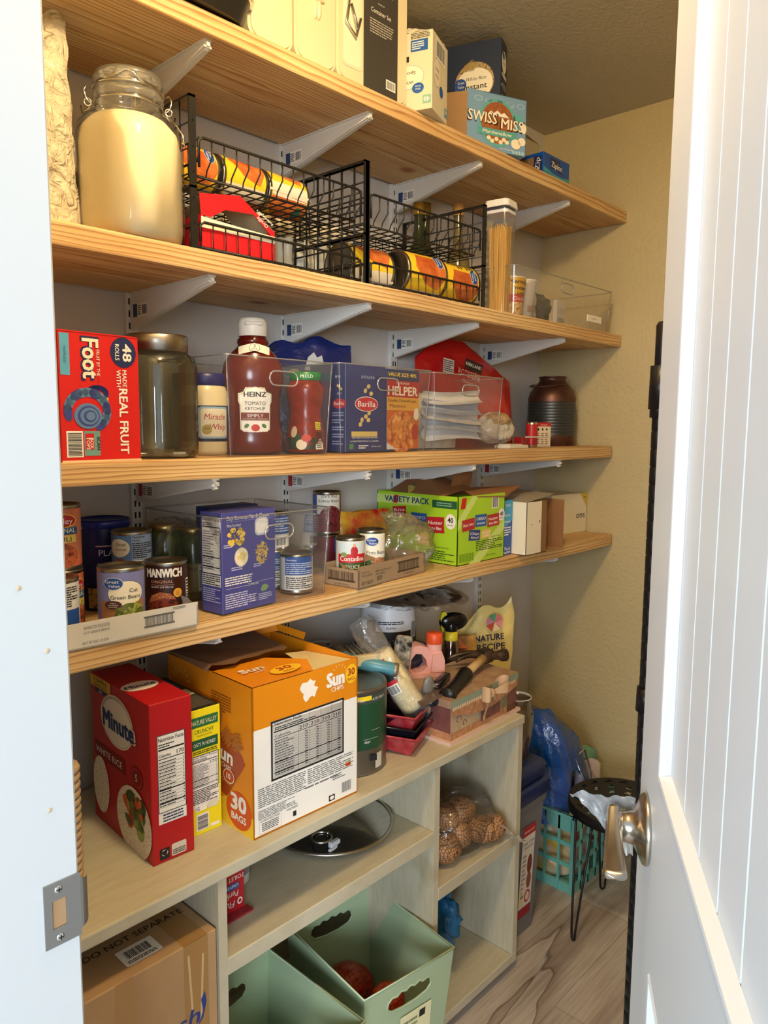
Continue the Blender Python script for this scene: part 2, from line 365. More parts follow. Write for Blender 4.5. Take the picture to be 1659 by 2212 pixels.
# strike plate with a curved lip, let into the jamb
SN = M('#A8A59F', .38, 1)
g = G(); x0, x1, z0, z1 = -2.1555, -2.1245, -.481, -.424
hx0, hx1, hz0, hz1 = -2.149, -2.137, -.465, -.440
for a in ((x0, hx0, z0, z1), (hx1, x1, z0, z1), (hx0, hx1, z0, hz0), (hx0, hx1, hz1, z1)): g.box(a[0], a[1], -.8685, -.8668, a[2], a[3], SN)
g.box(hx0, hx1, -.8672, -.8669, hz0, hz1, M('#9B7B56', .9))
for k in range(6):
    a, b = R(15*k), R(15*(k+1)); P = lambda t, z: (x1 + .010*math.sin(t), -.868 + .010*(1 - math.cos(t)), z)
    h0, h1 = .0285 - .0012*k, .0285 - .0012*(k+1); zc = (z0+z1)/2
    g.add([P(a, zc-h0*.82), P(b, zc-h1*.82), P(b, zc+h1*.82), P(a, zc+h0*.82)], [(0, 1, 2, 3)], SN, True)
sp = g.obj('strike_plate', jl)
for z in (-.474, -.431):
    g = G(Matrix.Translation((-2.143, -.8685, z)) @ Matrix.Rotation(R(90), 4, 'X')); g.lathe([(0, .0009), (.0025, .0009), (.0034, .0001)], CHROME, 14)
    g.M = None; g.box(-2.1452, -2.1408, -.8698, -.8693, z-.0004, z+.0004, BLACK); g.box(-2.1434, -2.1426, -.8698, -.8693, z-.0022, z+.0022, BLACK); g.obj('screw', sp)
# door, swung into the pantry
DW = M('#CFD3D6', .35)
g = G(); g.box(-.60, .065, -.035, -.0101, FL+.012, .50, DW)
PX0, PX1 = -.50, -.058
for a in ((PX1, .065, FL+.012, .50), (-.60, PX0, FL+.012, .50), (PX0, PX1, -.541, -.353), (PX0, PX1, .38, .50), (PX0, PX1, FL+.012, -1.30)): g.box(a[0], a[1], -.0102, 0, a[2], a[3], DW)
for z0, z1 in ((-.353, .38), (-1.30, -.541)):
    x = PX1 - .018
    g.box(x+.0016, PX1, -.0102, -.0085, z0, z1, DW)
    while x > PX0 + .01:
        a = max(x - .0605, PX0)
        g.prism([(a, -.0102), (a+.0016, -.0085), (x-.0004, -.0085), (x, -.0102)], z0, z1, DW, 'z'); x -= .062
    for q, (a0, b0, a1, b1) in enumerate(((PX1, z0, PX1, z1), (PX0, z0, PX0, z1), (PX0, z0, PX1, z0), (PX0, z1, PX1, z1))):
        if a0 == a1: s_ = 1 if q == 0 else -1; g.prism([(a0+s_*.001, 0), (a0-s_*.002, .0015), (a0-s_*.005, .001), (a0-s_*.007, -.004), (a0-s_*.009, -.0085), (a0, -.010)], b0, b1, DW, 'z')
        else: s_ = -1 if q == 2 else 1; g.prism([(0, b0+s_*.001), (.0015, b0-s_*.002), (.001, b0-s_*.005), (-.004, b0-s_*.007), (-.0085, b0-s_*.009), (-.010, b0)], a0, a1, DW, 'x')
KN = (-1.7047, -1.1871, 0)
door = st(g, 'door_1', loc=KN, rz=30.1)
NK = M('#B5AEA2', .27, 1)
RY = Matrix.Translation((0, 0, -.432)) @ Matrix.Rotation(R(-90), 4, 'X')
g = G(RY); g.lathe([(0, .0), (.0335, 0), (.0340, .0025), (.0325, .005), (.024, .009), (.0165, .013), (.0145, .019), (.0140, .024), (.0134, .0243), (.0140, .0247), (.0140, .034), (.012, .037), (0, .0375)], NK, 48)
lh = g.obj('door_lever', door)
g = G(); LN = .092
def lev(u, v):
    x = .012 - (LN + .012)*u; e = max(0, min(1, u*22, (1-u)*18)); a = 2*math.pi*v
    yc = .0315 + .0055*u; hw = .0065 + .0045*u; hz_ = .0135*(1-u)**2 + .0045; sq_ = lambda t: math.copysign(abs(t)**.55, t)
    return (x, yc + hw*sq_(math.cos(a))*e**.5, -.432 + .002*(1-u) - .004*math.sin(math.pi*u) + hz_*sq_(math.sin(a))*e**.5)
g.grid(lev, 44, 24, NK); g.obj('lever_blade', lh)
g = G()
def film(u, v):
    y = .010 + (.058 + .010*(1-v))*u*(1 - .55*v); z = -.410 - .062*v + .010*v*u; c = .006*noise.noise(Vector((u*6, v*6, 5)))
    if u > .55 and v > .15: z += .03*(u-.55)*v
    return (.017 + .006*math.sin(v*3) + c, y, z + c*.5)
g.grid(film, 24, 14, M('#E4E8EC', .12, 0, 'clear', lo=.08, hi=.7, milk=.28), True); g.obj('plastic_film', lh, label='crumpled clear protective film left on the lever')
# ---------------------------------------------------------------- metal standards, brackets, wooden shelves
WM = M('#DAD9D4', .4)
BX = (-1.59, -1.185, -.785, -.345)
g = G(); g.box(-.0125, .0125, -.012, 0, -.70, .625, WM); f = g.face((-.0125, -.012, -.70), (1, 0, 0), (0, 0, 1))
z = .02
while z < 1.30:
    for x in (.0055, .0150): f.rect(x, z, x+.0042, z+.013, INK)
    z += .0245
p0 = None
for i, x in enumerate(BX):
    lab = ('white slotted wall standard', 'behind the red snack carton and the jars, leftmost') if i == 0 else ('white slotted wall standard', ['', 'second from the left, behind the ketchup bottle', 'third from the left, behind the opened snack pack carton', 'rightmost, seen above the tools beside the pet food bag'][i])
    if i == 0: p0 = g.obj('wall_standard', loc=(x, 0, 0), label=' '.join(lab), cat='shelf rail', group='slotted shelf standards')
    else: o = p0.copy(); COL.objects.link(o); o.location = (x, 0, 0); o['label'] = ' '.join(lab)
def bracket(notch, col):
    tip = [(-.292, 0), (-.302, -.004), (-.303, -.011), (-.294, -.016)] if not notch else [(-.296, 0), (-.297, -.005), (-.307, -.006), (-.305, -.011), (-.298, -.012), (-.303, -.018), (-.296, -.021), (-.290, -.018)]
    pts = [(-.012, 0)] + tip + [(-.26, -.022), (-.02, -.074 if not notch else -.064), (-.012, -.074 if not notch else -.064)]
    t = T('shelf_bracket', '', 'shelf bracket', (0, 0, 0)); g = G(); g.prism(pts, -.0035, .0035, WM, 'x')
    lo = [(-.30, -.013), (-.26, -.021), (-.02, -.073 if not notch else -.063)]
    for (a, b), (c, d) in zip(lo, lo[1:]): g.add([(-.008, a, b), (.008, a, b), (.008, c, d), (-.008, c, d), (-.008, a, b+.003), (.008, a, b+.003), (.008, c, d+.003), (-.008, c, d+.003)], [(0,1,2,3), (7,6,5,4), (0,4,5,1), (2,6,7,3), (0,3,7,4), (1,5,6,2)], WM)
    g.box(-.008, .008, -.30, -.012, -.0025, 0, WM); arm = g.obj('arm', t)
    s = G(); f = s.face((-.0036, -.025, -.055), (0, -1, 0), (0, 0, 1)); f.rect(0, .004, .058, .032, WHITE); f.rect(.001, .005, .017, .031, M(col, .5), 2); f.lines(.019, .008, .032, .028, 5, INK, 2); f.bars(.036, .009, .055, .027, 12, INK, 2)
    s.obj('price_sticker', arm); return t
bt = {0: bracket(0, '#1E3A6E'), 1: bracket(1, '#A32A30')}
where = ['below the red snack carton end', 'second from the left', 'third from the left', 'nearest the yellow end wall']
used = {0: 0, 1: 0}
for si, (Sz, nm) in enumerate(((S1, 'top'), (S2, 'second'), (S3, 'middle'), (S4, 'lowest'))):
    for i, x in enumerate(BX):
        k = 1 if (si == 2 and i in (0, 1, 3)) else 0
        lab = 'white steel bracket under the %s wooden shelf, %s' % (nm, 'leftmost one in view' if i == 0 else where[i])
        if not used[k]: b = bt[k]; b.location = (x, 0, Sz - TK); b['label'] = lab; used[k] = 1
        else: b = dup(bt[k], (x, 0, Sz - TK), label=lab)
        b['group'] = 'shelf brackets'
DS = (.317, .317, .305, .318)
for si, (Sz, lab) in enumerate(((S1, 'long pine plank shelf nearest the ceiling'), (S2, 'long pine plank shelf carrying the big flour jar and black wire racks'), (S3, 'long pine plank shelf carrying the ketchup bottle and clear bins'), (S4, 'long pine plank shelf carrying canned beans and the green carton'))):
    t = T('plank_shelf', lab, 'shelf', (-1.05, 0, Sz), group='pine plank shelves'); D = DS[si]
    for j, (a, b) in enumerate(((-D, -D/2-.0006), (-D/2+.0006, -.0125))):
        g = G(); g.box(-1.05, 1.05-(.012 if si > 1 else 0), a, b, -TK, 0, M('#DDB27A', .55, 0, 'pine', seed=si*2+j+1, pz=(.10, .13, .15, .09)[si]), .004, 2); g.obj('board', t)
# ---------------------------------------------------------------- painted cubby unit on casters
UP = M('#C3BDA6', .5, 0, 'paint')
t = T('cubby_unit', 'low cream painted wooden cubby unit standing below the pine shelves', 'shelf unit', (0, 0, 0))
UY = -.45; UB = -1.46; ux0, ux1 = -2.03, -.752
G().box(ux0, ux1, UY-.006, -.02, U-.023, U, UP, .003, 2).obj('top_panel', t)
for x in (ux0, ux1-.019): G().box(x, x+.019, UY, -.02, UB-.025, U-.023, UP).obj('side_panel', t)
for x in (-1.7035, -1.1165): G().box(x, x+.018, UY, -.02, UB, U-.023, UP).obj('divider', t)
G().box(-1.6855, -1.1165, UY, -.02, -1.0, -.967, UP, .002, 1).obj('shelf', t)
G().box(-1.0985, ux1-.019, UY, -.02, -1.147, -1.115, UP, .002, 1).obj('shelf', t)
G().box(ux0+.019, ux1-.019, UY, -.02, UB-.025, UB, UP, .002, 1).obj('base_panel', t)
G().box(ux0, ux1, -.02, -.012, UB-.025, U-.023, UP).obj('back_panel', t)
for x in (ux0+.09, -1.08, ux1-.09):
    for y in (-.40, -.09):
        g = G(Matrix.Translation((x, y, FL+.017)) @ Matrix.Rotation(R(90), 4, 'Y')); g.lathe([(0, -.007), (.016, -.007), (.017, 0), (.016, .007), (0, .007)], BLACK, 20); g.M = None; g.box(x-.012, x+.012, y-.010, y+.010, UB-.034, UB-.025, STEEL); g.obj('caster', t)
# ================================================================ TOP SHELF
# black baking pan with a chrome rim and a foil pan behind it
def tray(g, w, d, h, rc, mat, rim, rimr=.004, floor=None):
    def out(k, z):
        P = []
        for cx, cy, a0 in ((w/2-rc, rc, -90), (w/2-rc, d-rc, 0), (-w/2+rc, d-rc, 90), (-w/2+rc, rc, 180)):
            for i in range(7): a = R(a0+15*i); P.append((cx + (rc)*math.cos(a), cy + rc*math.sin(a)))
        return [((x)*k, d/2 + (y-d/2)*k, z) for x, y in P]
    A, B = out(.90, 0), out(1, h); n = len(A); g.add(A + B, [(i, (i+1) % n, n+(i+1) % n, n+i) for i in range(n)], mat, True); g.add(A, [tuple(range(n-1, -1, -1))], floor or mat)
    g.tube(B, rimr, rim, 8, closed=True)
g = G(); tray(g, .32, .24, .045, .05, M('#1C1A18', .35), CHROME, .006)
t = g.obj('baking_pan', loc=(-1.655, -.345, S1+.002), rz=4, label='dark baking pan with a chrome rim at the left end of the top shelf', cat='pan')
g = G(); tray(g, .30, .22, .06, .05, M('#BDB7AB', .3, .9), CHROME, .004)
g.obj('foil_pan', loc=(-1.625, -.315, S1+.055), rz=2, label='shiny foil pan stacked on the dark baking pan on the top shelf', cat='pan')
# upright lidded containers
CR = M('#D9CBA4', .32); CRL = M('#DFD2AE', .25)
def rr2(w, h, r, n=8, z0=0):
    P = []
    for cx, cy, a0 in ((w/2-r, z0+r, -90), (w/2-r, z0+h-r, 0), (-w/2+r, z0+h-r, 90), (-w/2+r, z0+r, 180)):
        for i in range(n): a = R(a0 + 90*i/(n-1)); P.append((cx + r*math.cos(a), cy + r*math.sin(a)))
    return P
def slab(g, w, h, r, y0, y1, mat, inset=0): g.prism([(x*(1-2*inset/w), h/2 + (z-h/2)*(1-2*inset/h)) for x, z in rr2(w, h, r)], y0, y1, mat, 'y', True)
def container(w, x, lab, extra=None):
    t = T('storage_container', lab, 'container', (x, -.30, S1), group='white lidded containers on the top shelf')
    g = G(); slab(g, w, .285, .022, .022, .15, CR, .003); g.obj('tub', t)
    g = G(); slab(g, w, .285, .024, 0, .022, CRL); slab(g, w, .285, .022, -.003, 0, CRL, .006)
    g.M = Matrix.Translation((0, -.004, .0)); 
    if not extra: g.blob((.0, .0, .125), .022, .006, .006, CRL, .05, seed=2); g.blob((-.004, .0, .105), .006, .005, .02, CRL, .05, seed=3); g.blob((.006, .0, .107), .006, .005, .02, CRL, .05, seed=4)
    g.obj('lid', t); return t
container(.105, -1.452, 'plain cream lidded container, leftmost of the white ones on the top shelf')
container(.108, -1.341, 'cream lidded container with a moulded clasp, between the plain one and the labelled set')
t = container(.215, -1.178, 'wide white container set in a black paper sleeve with white lettering', 1)
g = G(); f = g.front(.215, -.0035); f.rrect(.014, .03, .072, .27, .012, M('#E3D8BA', .15)); f.rrect(.018, .035, .068, .266, .010, M('#EDE2C5', .12), 2)
g.tube([(-.075, -.006, .16), (-.085, -.008, .11), (-.06, -.010, .09), (-.045, -.008, .13)], .0035, CHROME, 8); g.tube([(-.07, -.007, .15), (-.055, -.011, .105)], .003, CHROME, 8); g.obj('clear_window', t, label='clear window showing a metal clasp')
g = G(); g.box(-.031, .072, -.0055, -.003, .0, .285, M('#3B3833', .6)); g.box(-.031, .072, -.003, .15, -.0012, 0, M('#57524C', .6)); f = g.face((-.031, -.0055, 0), (1, 0, 0), (0, 0, 1))
f.text('Better Homes', .051, .228, .0125, PAPER, w=.080, bold=.02); f.text('& Gardens.', .053, .205, .0125, PAPER, w=.064, bold=.02); f.text('Container Set', .050, .160, .009, PAPER, w=.062); f.text('Stain-Proof', .05, .180, .003, PAPER)
f.lines(.016, .118, .088, .148, 6, M('#A9A49A'), seed=4); f.barcode(.066, .020, .096, .040, 12); g.obj('paper_sleeve', t, label='black paper sleeve with white lettering')
def loc_corner(cx, cy, w, rz, side=1): a = R(rz); return (cx - side*w/2*math.cos(a), cy - side*w/2*math.sin(a))
# box of spoons (stands upside down)
SPB = M('#DAD2B6', .55); w_, d_, h_ = .115, .105, .165
lx, ly = loc_corner(-1.041, -.350, w_, -70)
t = T('spoon_box', 'pale box of white plastic spoons standing upside down on the top shelf edge', 'box', (lx, ly, S1), -70)
g = G(); g.box(-w_/2, w_/2, 0, d_, 0, h_, SPB, .001, 1); f = g.front(w_)
LB = M('#1F5AA8', .5); GN = M('#8DB8A0', .5); OV = M('#EAE3CC', .5)
f.ell(.056, .072, .040, .026, M('#9AA4A0')); f.ell(.056, .072, .039, .025, OV, 2); f.text('White', .056, .064, .007, INK, 3, rot=math.pi, w=.032); f.text('Spoons', .056, .083, .007, INK, 3, rot=math.pi, w=.040)
f.ell(.082, .047, .014, .011, LB, 3); f.text('Great', .082, .052, .004, WHITE, 4, rot=math.pi); f.text('Value', .082, .046, .004, WHITE, 4, rot=math.pi)
f.rect(.093, .012, .113, .030, GN, 2); f.text('48', .103, .026, .010, WHITE, 3, rot=math.pi, bold=.02)
f.barcode(.012, .118, .052, .158, 12); f.rect(.064, .124, .104, .148, LB, 2); f.lines(.067, .127, .095, .145, 4, WHITE, 3); f.lines(.064, .150, .108, .163, 4, INK, 2, 7)
f.rect(.05, .104, .060, .116, INK, 2)
f = g.right(w_); f.ell(.03, .085, .022, .030, M('#9AA4A0')); f.ell(.03, .085, .021, .029, OV, 2); f.text('White', .03, .080, .006, INK, 3, rot=math.pi); f.text('Spoons', .03, .094, .006, INK, 3, rot=math.pi); f.ell(.06, .055, .012, .012, LB, 3); f.rect(.085, .012, .103, .032, M('#5E9FBE'), 2); f.text('48', .094, .028, .009, WHITE, 3, rot=math.pi)
f.barcode(.020, .115, .085, .158, 13); g.obj('carton', t)
g = G()
def fl(u, v): return ((u-.5)*w_*(1 - .55*v*abs(u-.5)), d_*v*.6, h_ + .028*math.sin(v*2.6)*(1 - abs(u-.4)*1.2) + .004*noise.noise(Vector((u*8, v*8, 0))))
g.grid(fl, 14, 8, M('#E9E2CB', .6), False); g.obj('torn_flap', t)
g = G().pillow(.13, .25, .08, M('#E2D8B8', .55, 0, 'wrinkle', s=9), .012, 9, 5); g.obj('paper_bag', loc=(-.88, -.17, S1), rz=-40, label='tall cream paper bag behind the spoon box on the top shelf', cat='bag')
# navy rice box
RN = M('#23304A', .45); w_, d_, h_ = .15, .06, .288
lx, ly = loc_corner(-.700, -.295, w_, -70)
t = T('rice_box', 'tall navy box of instant rice almost touching the ceiling', 'box', (lx, ly, S1), -70)
g = G(); g.box(-w_/2, w_/2, 0, d_, 0, h_, RN, .001, 1); f1 = g.front(w_); f = Face(g, lambda a, b, h: f1.P(a*.85 + .036, b*.85 + .048, h))
f.ell(.052, .165, .062, .060, M('#8A7350', .6, 0, 'photo', s=140, c2='#BFA878', c3='#6B5636')); f.ell(.052, .160, .058, .048, M('#EFEAD9'), 2)
f.text('White Rice', .056, .172, .010, INK, 3, shear=.2); f.text('Instant', .056, .146, .017, INK, 3, w=.072, bold=.02); f.text('Cooked', .064, .128, .010, INK, 3); f.text('Rice', .064, .110, .009, INK, 3)
f.ell(.008, .163, .019, .019, GVB, 3); f.text('Great', .010, .166, .008, WHITE, 4, w=.022); f.text('Value', .010, .154, .008, WHITE, 4, w=.022)
for k in range(9): f.rect(.004+.005*k, .200, .008+.005*k, .232 - .003*abs(k-4), M('#A58B4E'), 2, skew=.018)
f = g.right(w_); f.ell(.03, .238, .022, .026, M('#EFEAD9')); f.ell(.024, .252, .010, .009, GVB, 2); f.text('Instant', .031, .232, .006, INK, 3); 
for k, zz in enumerate((.205, .178, .150)): f.ell(.012, zz, .004, .004, PAPER, 2); f.lines(.018, zz-.008, .052, zz+.008, 3, M('#A8B4C2'), seed=k)
f.rect(.018, .199, .054, .209, PAPER, 1)
for k in range(3): f.lines(.012+.014*k, .085, .023+.014*k, .135, 7, M('#93A2B5'), seed=9+k)
g.obj('carton', t)
# cocoa box with its left side torn open
SB = M('#7AA2C6', .45); w_, d_, h_ = .190, .10, .140
t = T('cocoa_box', 'light blue cocoa mix box with marshmallows, left side torn open showing brown cardboard', 'box', (-.728, -.301, S1), -22)
g = G(); g.box(-w_/2+.012, w_/2, 0, .0015, 0, h_, SB); g.box(w_/2-.0015, w_/2, 0, d_, 0, h_, SB); g.box(-w_/2, w_/2, d_-.0015, d_, 0, h_, KRAFTD); g.box(-w_/2, w_/2, 0, d_, 0, .0015, SB); g.box(-w_/2+.05, w_/2, .0, d_, h_-.0015, h_, SB)
f0 = g.front(w_); f = Face(g, lambda a, b, h: f0.P(.012 + a*1.06, b*1.03, h))
for k in range(5): f.ell(.03+.03*k, .118-.002*(k % 2), .012, .007, M('#93B8D6'), 1); f.ell(.03+.03*k, .118, .008, .004, SB, 2)
f.ell(.085, .068, .054, .056, M('#5FAFAE'), 2, 36); f.ell(.085, .068, .047, .049, M('#A9673C', .5, 0, 'mottle', s=120, c2='#8F5230'), 3, 36); f.ell(.143, .086, .015, .012, M('#5FAFAE'), 2)
f.poly([(.055, .084), (.065, .094), (.072, .089), (.083, .097), (.094, .090), (.103, .095), (.118, .084)], WHITE, 4)
f.rect(.028, .036, .140, .052, M('#58A7A5'), 5); f.text('Marshmallow', .084, .0405, .008, M('#F5EFD8'), 6, w=.082, bold=.02)
f.text('SWISS', .042, .062, .027, M('#3A2418'), 5, w=.086, bold=.03, shear=.05); f.text('SWISS', .041, .064, .025, M('#F6F0DC'), 6, w=.080, bold=.02, shear=.05)
f.text('MISS', .127, .055, .027, M('#3A2418'), 5, w=.070, bold=.03, shear=.05); f.text('MISS', .126, .057, .025, M('#F6F0DC'), 6, w=.064, bold=.02, shear=.05)
for x, z in ((.06, .030), (.07, .024), (.082, .030), (.094, .024), (.103, .031), (.112, .026)): f.ell(x, z, .006, .005, M('#EFE6CC'), 5, 12)
f.ell(.138, .026, .014, .012, M('#F3EBD2'), 6); f.ell(.155, .034, .011, .010, M('#F3EBD2'), 6); f.ell(.160, .066, .008, .012, M('#F3EBD2'), 6)
f.text('HOT COCOA MIX', .112, .008, .0035, WHITE, 4); [f.ell(.132+.009*k, .006, .0036, .0050, M('#A8CCDA'), 4, 12) for k in range(4)]
g.obj('carton', t)
g = G(); g.add([(-w_/2+.012, .001, .0), (-w_/2+.012, .001, h_*.95), (-w_/2-.030, .07, h_+.004), (-w_/2-.028, .08, 0)], [(0, 1, 2, 3)], KRAFT); g.obj('side_flap', t, label='brown inner side flap'); 
# zipper bag box and plain carton in the corner
ZB = M('#0E4FA3', .4); w_, d_, h_ = .142, .20, .060
g = G(); g.box(-w_/2, w_/2, 0, d_, 0, h_, ZB, .001, 1); f = g.front(w_); f.poly([(0, .022), (.05, .012), (.1, .010), (.142, .016), (.142, 0), (0, 0)], M('#2F9DB0', .4)); f.poly([(0, .010), (.07, .004), (.142, .006), (.142, 0), (0, 0)], M('#1B7BAA', .4), 2)
f.poly([(.04, .023), (.036, .053), (.092, .052), (.088, .046), (.104, .018), (.05, .026)], NAVY, 2); f.text('Ziploc', .070, .028, .015, WHITE, 3, w=.058, bold=.02, rot=-.04)
f = g.left(w_, d_); f.rect(.12, .004, .17, .05, M('#8A6A50'), 1); f.poly([(.168, .006), (.196, .008), (.194, .050), (.170, .052)], NAVY, 2); f.text('Zip', .188, .030, .014, WHITE, 3, rot=math.pi/2, w=.034)
g.obj('zipper_bag_box', loc=(-.428, -.305, S1), label='blue box of zipper bags near the right end of the top shelf', cat='box')
g = G(); g.box(-.09, .09, 0, .10, 0, .185, M('#B8AE92', .7, 0, 'card')); g.add([(-.09, 0, .185), (.09, 0, .185), (.07, .03, .215), (-.07, .05, .235)], [(0, 1, 2, 3)], KRAFTD); g.obj('plain_carton', loc=(-.33, -.13, S1), label='plain tan carton with a raised flap in the top shelf corner behind the blue box', cat='box')
# ================================================================ SECOND SHELF
# tall crinkled plastic bag and a second one leaning above it
g = G(); g.pillow(.17, .35, .11, M('#D8CDB0', .12, 0, 'wrinkle', s=34, st=1.6), .014, 22, 11, taper=.15, top=lambda u: .93+.07*math.sin(9*u)); g.obj('plastic_bag', loc=(-1.868, -.185, S2), rz=-25, label='crinkled shiny clear plastic bag of pasta beside the door jamb, left of the flour jar', cat='bag')
# flour jar with a bail lid
t = T('flour_jar', 'big glass bail-top jar full of flour, on the second shelf beside the jamb', 'jar', (-1.708, -.238, S2), -28)
FLM = M('#F3E6BE', .7); GL = M('#F4F6F2', .05, 0, 'clear', lo=.04, hi=.8, blend=.3, milk=.02)
def sq(prof, mat, k=.10, seg=48, g=None, smooth=True):
    """lathe profile with a rounded-square plan"""
    g = g or G(); n = len(prof); V = []
    for i in range(seg):
        a = 2*math.pi*i/seg
        for r, z, q in prof: m = 1 + q*(1 - abs(math.cos(2*a))**1.5)*-.5 + q*.25; V.append((r*m*math.sin(a), -r*m*math.cos(a), z))
    g.add(V, [(i*n+j, ((i+1) % seg)*n+j, ((i+1) % seg)*n+j+1, i*n+j+1) for i in range(seg) for j in range(n-1)], mat, smooth); return g
sq([(0, .003, 0), (.074, .003, .2), (.083, .012, .2), (.085, .03, .2), (.085, .16, .2), (.079, .188, .15), (.066, .203, .05), (0, .203, 0)], FLM).obj('flour', t)
sq([(.075, .0, .2), (.086, .008, .2), (.089, .03, .2), (.089, .17, .2), (.084, .195, .15), (.066, .214, .05), (.056, .222, 0), (.056, .236, 0)], GL).obj('glass_body', t)
g = G(); g.lathe([(.058, .234), (.061, .238), (.061, .244), (.058, .247), (.057, .262), (.060, .268), (.058, .276), (.040, .281), (0, .282)], M('#E8E8DC', .06, 0, 'clear', lo=.12, hi=.8, milk=.12), 48); g.obj('glass_lid', t)
g = G()
for z, r in ((.229, .0585), (.252, .0605)): g.tube([(r*math.cos(a), r*math.sin(a), z) for a in [2*math.pi*k/36 for k in range(36)]], .0014, CHROME, 6, closed=True)
g.tube([(-.052, -.032, .254), (-.03, -.054, .256), (-.015, -.061, .262), (-.004, -.062, .268), (.008, -.061, .264), (.02, -.058, .256), (.048, -.040, .253)], .0015, CHROME, 6)
g.obj('wire_band', t)
for s_ in (-1, 1):
    g = G(); g.tube([(s_*.060, .005, .254), (s_*.070, -.003, .256), (s_*.074, -.006, .246), (s_*.070, -.008, .232), (s_*.062, -.006, .226), (s_*.068, -.002, .218), (s_*.078, .0, .212), (s_*.080, .004, .224)], .0017, CHROME, 6)
    g.tube([(s_*.068 + .006*math.cos(a), -.006, .228 + .006*math.sin(a)) for a in [2*math.pi*k/14 for k in range(14)]], .0015, CHROME, 6, closed=True); 
    if s_ > 0: g.tube([(.068, -.006, .222), (.082, -.012, .205), (.091, -.018, .190), (.094, -.02, .17)], .0016, CHROME, 6)
    g.obj('bail_clasp', t)
for ch in [o for o in bpy.data.objects if o.name.startswith('flour_jar')]: ch.scale = (.95, .95, .99)
# black wire stacking racks
BK = M('#24221F', .38, .3)
def rack(x0, lab, seed):
    x1 = x0 + .425; t = T('wire_rack', lab, 'rack', (x0, 0, S2), group='black wire stacking racks'); Wd = x1-x0; y0, y1 = -.314, -.04; h = .252
    for ex in (0, Wd):
        g = G(); bw = .0065
        for a in ((y0, y0+.004), (y1-.004, y1)): g.box(ex-bw, ex+bw, a[0], a[1], 0, h, BK)
        g.box(ex-bw, ex+bw, y0, y1, h-.004, h, BK); g.box(ex-bw, ex+bw, y0, y1, .10, .104, BK)
        for i in range(1, 7): y = y0 + (y1-y0)*i/7; g.tube([(ex, y, .006), (ex, y, h)], .0014, BK, 5)
        for i in range(1, 6): z = h*i/6; g.tube([(ex, y0, z), (ex, y1, z)], .0014, BK, 5)
        g.obj('end_frame', t)
    for zb, hi, nm in ((.004, .043, 'lower_basket'), (.128, .060, 'upper_basket')):
        g = G(); m = .014; a, b = m, Wd-m; ya, yb = y0+.004, y1-.006; up = zb+hi; sh = .018 if zb > .1 else 0
        rim = [(a, ya, zb+.01), (a, ya, up-.006), (a+.008, ya, up), (b-.008, ya, up), (b, ya, up-.006), (b, ya, zb+.01)]
        g.tube(rim, .0026, BK, 6); g.tube([(a, yb, up), (b, yb, up)], .0022, BK, 6)
        for s_ in (a, b): g.tube([(s_, ya, zb+.001+(.02 if zb > .1 else 0)), (s_, yb, zb+.001+(.02 if zb > .1 else 0))], .0022, BK, 6); g.tube([(s_, ya, up-.004), (s_, yb, up-.004)], .0018, BK, 6)
        n = 15
        for i in range(n+1):
            x = a + (b-a)*i/n
            if zb > .1: g.tube([(x, ya, up), (x, ya, zb+.030), (x, ya+.016, zb+.012), (x, ya+.02, zb), (x, yb, zb), (x, yb, up)], .0015, BK, 5)
            else: g.tube([(x, ya, up), (x, ya, zb), (x, yb, zb), (x, yb, up)], .0015, BK, 5)
        for i in range(9): y = ya + sh + (yb-ya-sh)*i/8; g.tube([(a, y, zb), (b, y, zb)], .0026 if i == 0 else .0015, BK, 5)
        for z in (.5,): g.tube([(a, yb, zb+hi*z), (b, yb, zb+hi*z)], .0014, BK, 5)
        for s_ in (a, b):
            for i in range(1, 8): y = ya + (yb-ya)*i/8; g.tube([(s_, y, zb), (s_, y, up-.004)], .0014, BK, 5)
        g.obj(nm, t)
    return t
rack(-1.633, 'black wire two-tier rack holding the red popcorn box, left of the pair', 1)
rack(-1.205, 'black wire two-tier rack with big cans on its lower tier, right of the pair', 2)
# cans ------------------------------------------------------------
def can(name, lab, loc, r, h, base, art=None, rz=0, rot=None, group='canned goods', cat='can', rough=.38, top=True):
    t = T(name, lab, cat, loc, rz, group, rot)
    g = G(); e = .0022
    g.lathe([(0, .004), (r-.006, .004), (r-.004, .001), (r-.001, 0), (r, .002), (r-.0012, .006), (r-.0012, h-.006), (r, h-.003), (r-.001, h), (r-.003, h), (r-.0045, h-.004), (r*.72, h-.0045), (r*.70, h-.0035), (r*.5, h-.0045), (0, h-.0045)], TINM, 48)
    g.obj('tin', t)
    g = G(); r2 = r - .0006
    bands = base if isinstance(base, list) else [(0, base)]
    for i, (z0, m) in enumerate(bands):
        a = .007 + z0*(h-.014); b = h-.007 if i == len(bands)-1 else .007 + bands[i+1][0]*(h-.014); g.lathe([(r2, a), (r2, b)], m, 48)
    if art: art(g, g.cylf(r2, 0, 0), r2, h)
    g.obj('label', t); return t
def gv(f, x, y, k=1, l=3):
    f.ell(x, y, .0185*k, .0125*k, WHITE, l, 24); f.ell(x, y, .0175*k, .0117*k, GVB, l+1, 24); f.text('Great', x-.002*k, y+.001*k, .0055*k, WHITE, l+2, w=.024*k, bold=.02); f.text('Value', x+.002*k, y-.0075*k, .0055*k, WHITE, l+2, w=.022*k, bold=.02)
YC = M('#F1C92E', .4); OR_ = M('#D9793A', .45, 0, 'mottle', s=45, c2='#B4501F'); CRM = M('#E9E0C4', .5)
